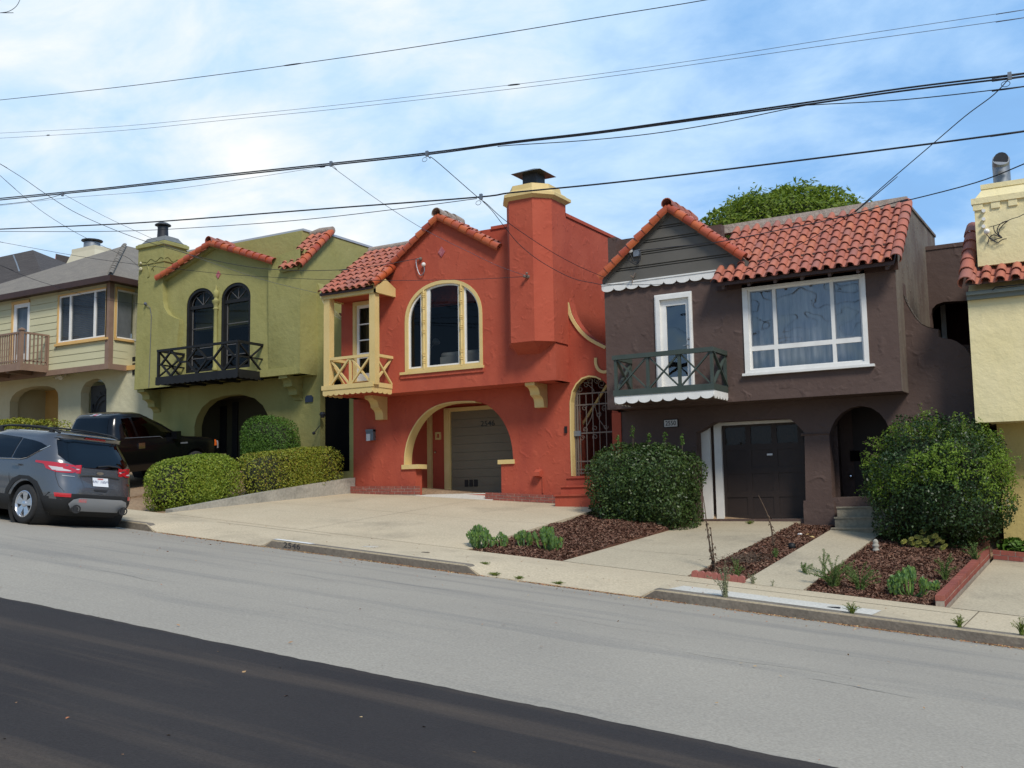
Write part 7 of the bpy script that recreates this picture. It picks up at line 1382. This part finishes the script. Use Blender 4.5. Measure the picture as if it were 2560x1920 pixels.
for i, (a, lab) in enumerate(((A_(1262, 279), 'dark splice sleeve on the highest overhead line'), (B_(8, 366), 'dark splice sleeve on the thin upper line'), (A_(208, 584), 'small splice sleeve on the thin lower line'), (A_(1393, 721), 'small dark clamp where the thin slack line ends'))):
    p = at(*a, Y=YW-.006); w_ = (.22, .11, .05, .06)[i]; mb = MB(); d = (at(a[0]+60, a[1]-60*(.142, .105, .066, .11)[i], Y=YW)-at(*a, Y=YW)).normalized(); mb.tube([p-d*w_, p-d*w_*.5, p+d*w_*.5, p+d*w_], [.007, .013, .013, .008], 8); mb.build('splice_sleeve', M_WIRE, label=lab, cat='cable fitting', group='fittings on the overhead lines', origin=p)
for i, (a, lab) in enumerate(((A_(1430, 708), 'metal clamp holding the drop to the red chimney'), (A_(1845, 664), 'metal clamp with a wire loop above the red gable'), (A_(270, 838), 'metal clamp nearest the left edge'), (A_(2078, 850), 'metal clamp on the lowest thick cable left of the chimney'), (B_(2150, 328), 'metal clamp with a loop near the right edge'))):
    p = at(*a, Y=YW-.02); t = thing('cable_clamp', lab, 'cable fitting', p, 'fittings on the overhead lines'); mb = MB(); mb.box(p.x-.022, p.x+.022, p.y-.02, p.y+.02, p.z-.045, p.z+.045); mb.build('clamp_body', M_GALV, t)
    if i in (1, 3, 4): mb = MB(); mb.tube([(p.x+(.05*math.cos(k/10*6.28)-.05), p.y, p.z-.09+.035*math.sin(k/10*6.28)) for k in range(11)], .004, 4); mb.build('wire_loop', M_WIRE, t)
# painted house number on the kerb
p = at(727, 1380, Y=YK-.004); th = math.atan(GX); 
kb = thing('kerb_number', 'faded black stencilled number on the kerb with a white stripe above it', 'painted number', (-12.45, YK, street(-12.45, YK)+.07))
text_obj('2546', M_NUM, kb, 'digits', (-12.47, YK-.003, street(-12.47, YK)+.075), .13, rot=(R(90), -th, 0), ext=.001, xs=1.5)
sheet_ = MB(); xs_ = lin(-12.93, -12.1, 4); sheet_.add([(x, y, walk(x)+.007) for y in (YK+.02, YK+.17) for x in xs_], [(k, k+1, k+6, k+5) for k in range(4)]); sheet_.build('white_stripe', M_WHT, kb)

# ================================================================== VEHICLES
def lerp_levels(lv, z):
    for a, b in zip(lv, lv[1:]):
        if z <= b[0]:
            t = max(0, (z-a[0])/(b[0]-a[0])); return [a[i]+(b[i]-a[i])*t for i in range(4)]
    return list(lv[-1])
def smooth_levels(lv, n):
    """Catmull-Rom through (z, rear, front, halfwidth)"""
    out = []
    for i in range(len(lv)-1):
        p0, p1, p2, p3 = lv[max(i-1, 0)], lv[i], lv[i+1], lv[min(i+2, len(lv)-1)]
        for k in range(n):
            t = k/n; q = [.5*((2*p1[j])+(p2[j]-p0[j])*t+(2*p0[j]-5*p1[j]+4*p2[j]-p3[j])*t*t+(3*p1[j]-p0[j]-3*p2[j]+p3[j])*t**3) for j in range(4)]
            q[0] = p1[0]+(p2[0]-p1[0])*t; out.append(q)
    return out+[list(lv[-1])]
class Car:
    def __init__(s, M4, levels, e=6., n=4): s.M = M4; s.lv = smooth_levels(levels, n); s.e = e
    def W(s, p): return s.M @ Vector(p)
    def side_w(s, l, z):
        _, r, f, w = lerp_levels(s.lv, z); c, a = (r+f)/2, (f-r)/2; q = min(.999, abs(l-c)/a); return w*(1-q**s.e)**(1/s.e)
    def rear_l(s, w_, z):
        _, r, f, w = lerp_levels(s.lv, z); c, a = (r+f)/2, (f-r)/2; q = min(.999, abs(w_)/w); return c-a*(1-q**s.e)**(1/s.e)
    def body(s, name, mtl, parent, cuts=None, lo=None, hi=None, off=0., autosm=50, N_=96):
        mb = MB(); rings = []
        for (z, r, f, w) in s.lv:
            if lo is not None and z < lo-1e-6: continue
            if hi is not None and z > hi+1e-6: continue
            c, a = (r+f)/2, (f-r)/2+off; ring = []
            for k in range(N_):
                t = 2*math.pi*k/N_+.0; ct, st = math.cos(t), math.sin(t)
                ring.append((c-a*math.copysign(abs(ct)**(2/s.e), ct), (w+off)*math.copysign(abs(st)**(2/s.e), st), z))
            rings.append(ring)
        mb.loft(rings)
        if cuts:
            mb.f = [f_[::-1] for f_ in mb.f]
            o = mb.build('tmp_body', mtl); cm = MB()
            for (l, z, r) in cuts:
                cm.cyl((l, -1.3, z), (l, 1.3, z), r, 36)
            co = cm.build('tmp_cut', mtl); bpy.context.view_layer.update()
            for ob_ in (o, co):
                import bmesh; b = bmesh.new(); b.from_mesh(ob_.data); bmesh.ops.recalc_face_normals(b, faces=b.faces); b.to_mesh(ob_.data); b.free()
            md = o.modifiers.new('b', 'BOOLEAN'); md.operation = 'DIFFERENCE'; md.object = co; md.solver = 'EXACT'
            bpy.context.view_layer.update(); me = bpy.data.meshes.new_from_object(o.evaluated_get(bpy.context.evaluated_depsgraph_get())); bpy.data.objects.remove(o); bpy.data.objects.remove(co)
            vs = [tuple(v.co) for v in me.vertices]; fs = [tuple(p.vertices) for p in me.polygons]; mb = MB(); mb.v = vs; mb.f = fs
        mb.v = [tuple(s.W(p)) for p in mb.v]; return mb.build(name, mtl, parent, autosm=autosm)
    def patch(s, name, poly, where, mtl, parent, off=.006, side=1, step=.06, thick=.0, build=True, mb=None):
        """polygon drawn on the side ((l, z)) or rear ((w, z)) skin, lifted by off"""
        xs = [p[0] for p in poly]; zs = [p[1] for p in poly]; pts = [Vector(p) for p in poly]
        x = min(xs)+step/2
        def inside(px, pz):
            c = False; n = len(poly)
            for i in range(n):
                (x0, z0), (x1, z1) = poly[i], poly[i-1]
                if (z0 > pz) != (z1 > pz) and px < (x1-x0)*(pz-z0)/(z1-z0)+x0: c = not c
            return c
        dense = []; n = len(poly)
        for i in range(n):
            a, b = Vector(poly[i]), Vector(poly[(i+1) % n]); m_ = max(1, int((b-a).length/step)); dense += [a+(b-a)*k/m_ for k in range(m_)]
        npoly = len(dense); grid = []
        while x < max(xs):
            z = min(zs)+step/2
            while z < max(zs):
                if inside(x, z) and min((Vector((x, z))-d).length for d in dense) > step*.45: grid.append(Vector((x, z)))
                z += step
            x += step
        r = geometry.delaunay_2d_cdt(dense+grid, [(i, (i+1) % npoly) for i in range(npoly)], [], 1, 1e-5); vs, fs = r[0], r[2]
        out = []
        for v in vs:
            if where == 'side': out.append(s.W((v[0], side*(s.side_w(v[0], v[1])+off), v[1])))
            else: out.append(s.W((s.rear_l(v[0], v[1])-off, v[0], v[1])))
        mb = mb or MB(); mb.add(out, [tuple(f_) for f_ in fs])
        return mb.build(name, mtl, parent, autosm=60) if build else mb
    def strip(s, mb, pts, where, wd, off=.012, side=1):
        q = [s.W((a, side*(s.side_w(a, b)+off), b)) if where == 'side' else s.W((s.rear_l(a, b)-off, a, b)) for a, b in pts]; mb.tube(q, wd/2, 5); return mb
    def box(s, mb, l0, l1, w0, w1, z0, z1):
        t = MB(); t.box(l0, l1, w0, w1, z0, z1); mb.add([s.W(v) for v in t.v], t.f); return mb
def frame_mat(origin, fwd, upv):
    f = Vector(fwd).normalized(); u = Vector(upv).normalized(); w = u.cross(f).normalized(); u = f.cross(w).normalized()   # l = forward, w = left-hand side, z = up
    return Matrix(((f.x, w.x, u.x, origin[0]), (f.y, w.y, u.y, origin[1]), (f.z, w.z, u.z, origin[2]), (0, 0, 0, 1)))
def wheel(car, parent, l, w, r, width, side, spokes=5, rimr=.66, rimm=None):
    """tyre with rim and spokes; side = sign of the outward direction"""
    tm = MB(); n = 36
    prof = [(rimr*r, -.5), (.90*r, -.5), (.97*r, -.42), (r, -.25), (r, .25), (.97*r, .42), (.90*r, .5), (rimr*r, .5)]
    rings = [[car.W((l+rr*math.cos(2*math.pi*k/n), w+y*width, r+rr*math.sin(2*math.pi*k/n))) for k in range(n)] for rr, y in prof]; tm.loft(rings, cap=False)
    wo = tm.build('wheel', M_TYRE, parent, autosm=45); rm = MB(); R0 = rimr*r; yo = w+side*width*.42
    rm.loft([[car.W((l+rr*math.cos(2*math.pi*k/n), w+side*width*y, r+rr*math.sin(2*math.pi*k/n))) for k in range(n)] for rr, y in ((R0*1.03, .50), (R0*.97, .52), (R0*.90, .44), (R0*.86, .1))], cap=False)
    for k in range(spokes):
        a = 2*math.pi*k/spokes+.35; 
        for da in (-.17, .17):
            v = []
            for rr, hw, dy in ((.16*R0, .045, .40), (.95*R0, .05, .46)):
                for sg in (-1, 1):
                    aa = a+da*(.5 if rr < .3*R0 else 1); c = (l+rr*math.cos(aa)-sg*hw*.75*math.sin(aa)*r/.345, w+side*width*dy, r+rr*math.sin(aa)+sg*hw*.75*math.cos(aa)*r/.345); v.append(c)
            t = [v[0], v[1], v[3], v[2]]; b_ = [(p[0], p[1]-side*.035, p[2]) for p in t]; rm.add([car.W(p) for p in t+b_], [(0, 1, 2, 3), (7, 6, 5, 4), (0, 4, 5, 1), (1, 5, 6, 2), (2, 6, 7, 3), (3, 7, 4, 0)])
    rm.loft([[car.W((l+rr*math.cos(2*math.pi*k/n), w+side*width*y, r+rr*math.sin(2*math.pi*k/n))) for k in range(n)] for rr, y in ((.05*r, .50), (.17*R0*1.3, .47), (.2*R0*1.3, .36))])
    rm.build('rim', rimm or M_RIM, wo, autosm=40); bk = MB(); bk.add([car.W((l+R0*.99*math.cos(2*math.pi*k/n), w+side*width*.1, r+R0*.99*math.sin(2*math.pi*k/n))) for k in range(n)], [tuple(range(n))]); bk.build('brake_disc', M_DKMET, wo); return wo

# grey compact SUV at the kerb, nose uphill (towards -X)
sr_ = 12.57; xr0 = -16.14; zr = street(xr0, 11.8)-.0; roll = (street(-17, 11.8)-street(-17, 13.35))/1.55
fwd = Vector((-1, 0, -GX)); upv = Vector((-GX, -roll*-1 if False else roll, 1)); upv = Vector((.0905, 0, 1)).normalized()+Vector((0, roll, 0))
MT = frame_mat((xr0, sr_, (street(xr0, 11.8)+street(xr0, 13.35))/2), fwd, upv)
sv_lv = [(.20, .25, 4.28, .74), (.30, .10, 4.42, .84), (.42, .03, 4.48, .90), (.55, .0, 4.52, .915), (.70, .03, 4.51, .92), (.85, .08, 4.46, .925), (.98, .11, 4.32, .92), (1.06, .13, 4.0, .915), (1.12, .15, 3.5, .905), (1.20, .20, 3.30, .88), (1.35, .31, 2.98, .825), (1.50, .42, 2.62, .755), (1.58, .44, 2.38, .715), (1.635, .40, 2.2, .67), (1.665, .62, 2.0, .56), (1.685, .95, 1.8, .30)]
cv = Car(MT, sv_lv, 6.); suv = thing('parked_suv', 'dark grey compact SUV with roof rails parked at the kerb, seen from behind', 'car', MT.translation, None)
NS = -1 if (MT @ Vector((1, 1, 0))).y > (MT @ Vector((1, -1, 0))).y else 1       # sign of w on the camera side
ra, wb, wr = .86, 2.69, .345
cv.body('body', P_SUV, suv, cuts=[(ra, wr, .41), (ra+wb, wr, .41)])
for l in (ra, ra+wb):
    hs = MB(); t = MB(); t.cyl((l, -.61, wr), (l, .61, wr), .405, 30); hs.add([cv.W(p) for p in t.v], t.f)
    for s_ in (1, -1):
        t = MB(); t.loft([[(l+rr*math.cos(2*math.pi*k/36), s_*y, wr+rr*math.sin(2*math.pi*k/36)) for k in range(36)] for rr, y in ((.41, .92), (.405, .6))], cap=False); hs.add([cv.W(p) for p in t.v], t.f)
    hs.build('wheel_housing', M_PLAS, suv)
for l in (ra, ra+wb):
    for s_ in (1, -1): wheel(cv, suv, l, s_*.80, wr, .225, s_)
# cladding along the bottom
lowc = MB(); cv2 = Car(MT, [(z, r-.006, f+.006, w+.006) for z, r, f, w in sv_lv], 6.)
pc = [(.30, .52), (.30, .28), (.35, .26), (.51, .29), (.50, .42), (.56, .56), (.68, .70), (.84, .78), (1.02, .78), (1.18, .70), (1.30, .56), (1.36, .42), (1.36, .29), (3.18, .29), (3.2, .42), (3.26, .58), (3.40, .72), (3.55, .77), (3.72, .76), (3.88, .66), (3.98, .50), (4.03, .28), (4.3, .28), (4.35, .42), (4.02, .52), (3.92, .70), (3.74, .82), (3.54, .83), (3.34, .78), (3.16, .60), (3.1, .42), (1.45, .42), (1.40, .58), (1.26, .76), (1.06, .84), (.82, .84), (.60, .76), (.46, .60), (.42, .53)]
cv.body('lower_cladding', M_PLAS, suv, cuts=[(ra, wr, .44), (ra+wb, wr, .44)], lo=.2, hi=.505, off=.010)
for s_ in (1, -1): cv.patch('cladding', pc, 'side', M_PLAS, suv, .010, s_, .09)
cv.patch('rear_bumper', [(-.88, .28), (.88, .28), (.9, .50), (.84, .60), (-.84, .60), (-.9, .50)], 'rear', M_PLAS, suv, .012, 1, .09)
cv.patch('skid_plate', [(-.52, .30), (.52, .30), (.62, .42), (.56, .50), (.44, .535), (-.44, .535), (-.56, .50), (-.62, .42)], 'rear', M_SILV, suv, .034, 1, .06)
for s_ in (1, -1):
    mb = MB(); t = MB(); t.cyl((-.03, s_*.50, .335), (.22, s_*.50, .335), .05, 14); t.loft([[(-.035, s_*.5+rr*math.cos(k*math.pi/7)*1.3, .34+rr*math.sin(k*math.pi/7)) for k in range(14)] for rr in (.075, .05)], cap=False); mb.add([cv.W(p) for p in t.v], t.f); mb.build('exhaust_tip', M_DKMET, suv, autosm=40)
    cv.patch('reflector', [(s_*.60, .535), (s_*.80, .53), (s_*.81, .60), (s_*.60, .60)], 'rear', M_REDL, suv, .02, 1, .05)
# glass
wins = [[(.60, 1.385), (.78, 1.27), (1.00, 1.155), (1.12, 1.14), (1.36, 1.135), (1.33, 1.50), (.98, 1.47), (.78, 1.44)], [(1.40, 1.135), (2.16, 1.11), (2.14, 1.545), (1.37, 1.51)], [(2.22, 1.11), (3.10, 1.08), (3.02, 1.13), (2.56, 1.44), (2.42, 1.53), (2.20, 1.545)]]
for s_ in (1, -1):
    for wn in wins: cv.patch('side_window', wn, 'side', G_CAR, suv, .008, s_, .07)
    mb = MB(); cv.strip(mb, [(.55, 1.40), (.70, 1.305), (.95, 1.155), (1.12, 1.118), (2.1, 1.09), (3.15, 1.06)], 'side', .016, .012, s_); mb.build('window_trim', M_CHR, suv)
    mb = MB(); cv.box(mb, 1.08, 1.28, s_*(cv.side_w(1.2, 1.02)+.03), s_*(cv.side_w(1.2, 1.02)+.05), 1.005, 1.035); mb.build('door_handle', P_SUV, suv)
    mb = MB(); cv.box(mb, 3.12, 3.24, s_*.90, s_*1.04, 1.05, 1.20); mb.build('mirror', P_SUV, suv)
    mb = MB(); pts = [cv.W((l, s_*(w_), z)) for l, w_, z in ((.52, .62, 1.64), (.75, .62, 1.70), (1.3, .62, 1.73), (2.0, .61, 1.72), (2.45, .6, 1.66))]; mb.tube(smooth_pts(pts, 4), .019, 7); cv.box(mb, .70, .80, s_*.60, s_*.645, 1.62, 1.70); cv.box(mb, 2.2, 2.3, s_*.585, s_*.63, 1.60, 1.69); mb.build('roof_rail', M_PLAS, suv)
for s_, w_ in ((.35, None), (-.35, None)): pass
mb = MB()
for l in (.95, 1.95): q = [cv.W((l, w_, z)) for w_, z in ((-.60, 1.715), (-.3, 1.735), (.3, 1.735), (.60, 1.715))]; mb.tube(smooth_pts(q, 3), .017, 6)
mb.build('roof_crossbars', M_PLAS, suv)
cv.patch('rear_window', [(-.50, 1.085), (-.30, 1.065), (.30, 1.065), (.50, 1.085), (.66, 1.16), (.735, 1.25), (.66, 1.52), (.40, 1.545), (-.40, 1.545), (-.66, 1.52), (-.735, 1.25), (-.66, 1.16)], 'rear', G_CAR, suv, .008, 1, .07)
cv.patch('spoiler', [(-.70, 1.555), (.70, 1.555), (.62, 1.615), (-.62, 1.615)], 'rear', P_SUV, suv, .07, 1, .06)
cv.patch('high_brake_light', [(-.24, 1.57), (.24, 1.57), (.20, 1.60), (-.20, 1.60)], 'rear', M_REDL, suv, .082, 1, .06)
mb = MB(); cv.strip(mb, [(.05, 1.10), (-.18, 1.13), (-.42, 1.12)], 'rear', .03, .03); mb.build('wiper', M_PLAS, suv)
for s_ in (1, -1):
    # wrap-round tail lamp: side piece and tailgate piece
    lp = cv.patch('tail_lamp', [(.70, 1.125), (.30, 1.12), (.10, 1.105), (.10, .955), (.30, .965), (.44, 1.00), (.50, 1.075), (.70, 1.09)], 'side', M_REDL, suv, .012, s_, .04)
    cv.patch('lamp_inner', [(.40, 1.05), (.12, 1.035), (.12, .985), (.32, .985)], 'side', M_CLRL, lp, .018, s_, .04)
    lp2 = cv.patch('tail_lamp', [(s_*.80, 1.105), (s_*.62, 1.06), (s_*.44, 1.01), (s_*.56, .955), (s_*.80, .95)], 'rear', M_REDL, suv, .012, 1, .04)
    cv.patch('lamp_inner', [(s_*.79, 1.035), (s_*.60, 1.0), (s_*.58, .985), (s_*.79, .975)], 'rear', M_CLRL, lp2, .018, 1, .04)
sm = MB()
cv.strip(sm, [(-.79, 1.10), (-.79, .90), (-.76, .72), (-.70, .63), (0, .62), (.70, .63), (.76, .72), (.79, .90), (.79, 1.10)], 'rear', .010, .001); sm.build('tailgate_seam', M_PLAS, suv)
for s_ in (1, -1):
    for pts in ([(1.38, 1.12), (1.36, .80), (1.30, .62)], [(2.19, 1.10), (2.17, .5)], [(3.2, 1.06), (3.16, .48)]):
        sm = MB(); cv.strip(sm, pts, 'side', .010, .0, s_); sm.build('door_seam', M_PLAS, suv)
cv.patch('plate_recess', [(-.34, .72), (.34, .72), (.42, .93), (-.42, .93)], 'rear', P_SUV, suv, .004, 1, .08)
mb = MB(); cv.strip(mb, [(-.40, .925), (-.2, .94), (.2, .94), (.40, .925)], 'rear', .035, .018); mb.build('plate_lamp_bar', P_SUV, suv)
pm = cv.patch('licence_plate', [(-.165, .755), (.165, .755), (.165, .905), (-.165, .905)], 'rear', M_PLATE, suv, .016, 1, .08)
cv.patch('plate_top', [(-.06, .875), (.06, .875), (.06, .897), (-.06, .897)], 'rear', M_PLRED, pm, .020, 1, .04)
pc_ = cv.W((cv.rear_l(0, .82)-.019, 0, .82)); fw_ = (cv.W((0, 0, 0))-cv.W((1, 0, 0))).normalized(); wv_ = (cv.W((0, 1, 0))-cv.W((0, 0, 0))).normalized()*(1 if NS == -1 else -1)
upn = (cv.W((0, 0, 1))-cv.W((0, 0, 0))).normalized(); rtn = upn.cross(fw_)
E3 = Matrix((rtn, upn, fw_)).transposed().to_euler(); text_obj('501 1JEO', M_PLTXT, pm, 'plate_digits', pc_, .09, rot=E3, ext=.001)
mb = MB(); pe_ = [cv.W((cv.rear_l(0, .985)-.015, .075*math.cos(t*math.pi/8), .985+.028*math.sin(t*math.pi/8))) for t in range(16)]; mb.add(pe_, [tuple(range(16))]); mb.build('oval_emblem', M_CHR, suv)
cv.patch('model_badge', [(-NS*-.50 if False else NS*.72, .895), (NS*.52, .89), (NS*.52, .905), (NS*.72, .91)], 'rear', M_SILV, suv, .010, 1, .05)
cv.patch('trim_badge', [(-NS*.60, .80), (-NS*.70, .80), (-NS*.70, .83), (-NS*.60, .83)], 'rear', M_CHR, suv, .010, 1, .05)
cv.patch('tailgate_handle', [(-.12, .665), (.12, .665), (.15, .70), (-.15, .70)], 'rear', M_PLAS, suv, .01, 1, .05)
cv.patch('red_sticker', [(NS*.30, .455), (NS*.46, .455), (NS*.46, .515), (NS*.30, .515)], 'rear', mat('red_marks', (.62, .14, .14), .6, (.42, .28, .28), 25, nmix=.3), suv, .036, 1, .04)

# black pickup on the driveway of the green house, nose towards the house
slope = math.atan(.100); hd = R(2.5); fwd = Vector((-math.sin(hd), math.cos(hd), math.tan(slope))); upv = Vector((.0905*.5, -math.sin(slope), 1))
cb0 = Vector((-21.42, 17.2, 0)); og = Vector((cb0.x-.97+1.95*math.sin(hd), cb0.y-1.95*math.cos(hd), 0)); og.z = lot(og.x, og.y+1.3)-.13+.0
MT2 = frame_mat(og, fwd, upv)
tr_lv = [(.42, .02, 5.50, .90), (.55, .0, 5.58, .955), (.70, .0, 5.66, .97), (.90, .03, 5.68, .975), (1.03, .03, 5.66, .97), (1.10, .04, 5.50, .955), (1.17, .04, 5.0, .935), (1.22, .04, 4.35, .92)]
cb_lv = [(1.16, 1.93, 4.70, .91), (1.24, 1.94, 4.30, .905), (1.40, 1.98, 4.0, .86), (1.60, 2.04, 3.62, .80), (1.76, 2.12, 3.28, .735), (1.84, 2.20, 3.10, .68), (1.885, 2.36, 2.92, .58), (1.905, 2.6, 2.7, .3)]
pk = thing('pickup_truck', 'black extended cab pickup on the driveway before the green house', 'truck', MT2.translation)
cT = Car(MT2, tr_lv, 8.); cC = Car(MT2, cb_lv, 7.); PS = -1 if (MT2 @ Vector((1, 1, 0))).x < (MT2 @ Vector((1, -1, 0))).x else 1      # sign of w on the visible (+X) side
cT.body('body', P_TRK, pk, cuts=[(1.02, .40, .47), (4.62, .40, .47)]); cC.body('cab', P_TRK, pk)
mb = MB(); cT.box(mb, .10, 1.88, -.80, .80, 1.218, 1.226); mb.build('bed_cover', M_PLAS, pk)
for l in (1.02, 4.62):
    for s_ in (1, -1):
        hs = MB(); t = MB(); t.loft([[(l+rr*math.cos(2*math.pi*k/30), s_*y, .40+rr*math.sin(2*math.pi*k/30)) for k in range(30)] for rr, y in ((.47, .965), (.46, .6), (.05, .6))], cap=False); hs.add([cT.W(p) for p in t.v], t.f); hs.build('wheel_housing', M_PLAS, pk)
for l in (1.02, 4.62):
    for s_ in (1, -1): wheel(cT, pk, l, s_*.84, .40, .26, s_, 6, .58, M_GALV)
cC.patch('rear_window', [(-.66, 1.27), (.66, 1.27), (.58, 1.74), (.50, 1.77), (-.50, 1.77), (-.58, 1.74)], 'rear', G_CAR, pk, .008, 1, .08)
bl = cC.patch('high_brake_light', [(-.17, 1.825), (.17, 1.825), (.15, 1.868), (-.15, 1.868)], 'rear', M_CLRL, pk, .012, 1, .05); cC.patch('brake_lens', [(-.05, 1.828), (.05, 1.828), (.05, 1.865), (-.05, 1.865)], 'rear', M_REDL, bl, .016, 1, .04)
for s_ in (1, -1):
    cC.patch('rear_side_window', [(2.30, 1.285), (2.66, 1.27), (2.58, 1.76), (2.34, 1.74)], 'side', G_CAR, pk, .008, s_, .07)
    cC.patch('front_side_window', [(2.74, 1.27), (3.42, 1.27), (3.52, 1.20), (3.90, 1.195), (3.85, 1.30), (3.42, 1.62), (3.20, 1.745), (2.66, 1.765)], 'side', G_CAR, pk, .008, s_, .07)
    mb = MB(); cC.strip(mb, [(2.30, 1.265), (3.42, 1.25), (3.52, 1.185), (3.92, 1.18)], 'side', .012, .012, s_); mb.build('window_trim', M_GALV, pk)
    mb = MB(); cT.box(mb, 3.80, 3.96, s_*.92, s_*1.10, 1.16, 1.36); mb.build('mirror', P_TRK, pk)
    pl = MB(); cT.box(pl, 2.66, 2.86, s_*.972, s_*.985, .98, 1.12); hd_ = pl.build('door_handle', M_CHR, pk)
    cT.patch('marker_lamp', [(5.30, .90), (5.42, .90), (5.42, 1.06), (5.34, 1.06)], 'side', M_AMB, pk, .012, s_, .05)
    cT.patch('headlamp', [(5.44, .82), (5.60, .82), (5.58, 1.0), (5.44, 1.04)], 'side', M_CLRL, pk, .012, s_, .05)
    cT.patch('fender_badge', [(4.05, 1.02), (4.30, 1.02), (4.30, 1.06), (4.05, 1.06)], 'side', M_GALV, pk, .010, s_, .06)
    for pts in ([(2.08, 1.16), (2.05, .5)], [(2.70, 1.16), (2.70, .5)], [(3.88, 1.16), (3.86, .5)]):
        sm = MB(); cT.strip(sm, pts, 'side', .012, .0, s_); sm.build('door_seam', M_PLAS, pk)
mb = MB(); cT.box(mb, -.12, .03, -.86, .86, .46, .66); mb.build('rear_bumper', M_CHR, pk)
mb = MB(); cT.box(mb, 5.58, 5.76, -.92, .92, .42, .66); mb.build('front_bumper', M_CHR, pk)
mb = MB(); t = MB(); t.tube([(3.95, PS*.5, 1.19), (4.5, PS*.5, 1.205)], .01, 5); mb.add([cT.W(p) for p in t.v], t.f); mb.build('wiper', M_PLAS, pk)
# street wear: long thin cracks and dark smears on the worn asphalt
cm_ = MB(); WK = .55
for (px, py, L_, w_) in ((320, 1440, 1.6, .02), (1050, 1465, 2.2, .018), (1500, 1560, 2.6, .016), (1900, 1660, 1.8, .02), (760, 1440, 1.2, .022), (2150, 1720, .9, .03), (900, 1395, 2.0, .012)):
    Yy = 10.
    lo, hi = 4., 13.5
    for _ in range(40):
        m_ = (lo+hi)/2; p = at(px, py, Y=m_)
        if p.z-street(p.x, m_) > 0: lo = m_
        else: hi = m_
    p = at(px, py, Y=lo); n_ = max(4, int(L_/.12)); pts = [(p.x-L_/2+L_*k/n_, lo+.06*math.sin(k*.5+px)+random.uniform(-.012, .012)) for k in range(n_+1)]
    for k, (a, b) in enumerate(zip(pts, pts[1:])):
        f0 = math.sin(math.pi*(k+.05)/n_)**.5*w_/2*WK*random.uniform(.5, 1.1); f1 = math.sin(math.pi*min(k+1, n_-.05)/n_)**.5*w_/2*WK*random.uniform(.5, 1.1); z = .004
        cm_.quad((a[0], a[1]-f0, street(*a)+z), (b[0], b[1]-f1, street(*b)+z), (b[0], b[1]+f1, street(*b)+z), (a[0], a[1]+f0, street(*a)+z))
cm_.build('road_cracks', mat('tarry_crack', (.235, .215, .185), .9), kind='structure')
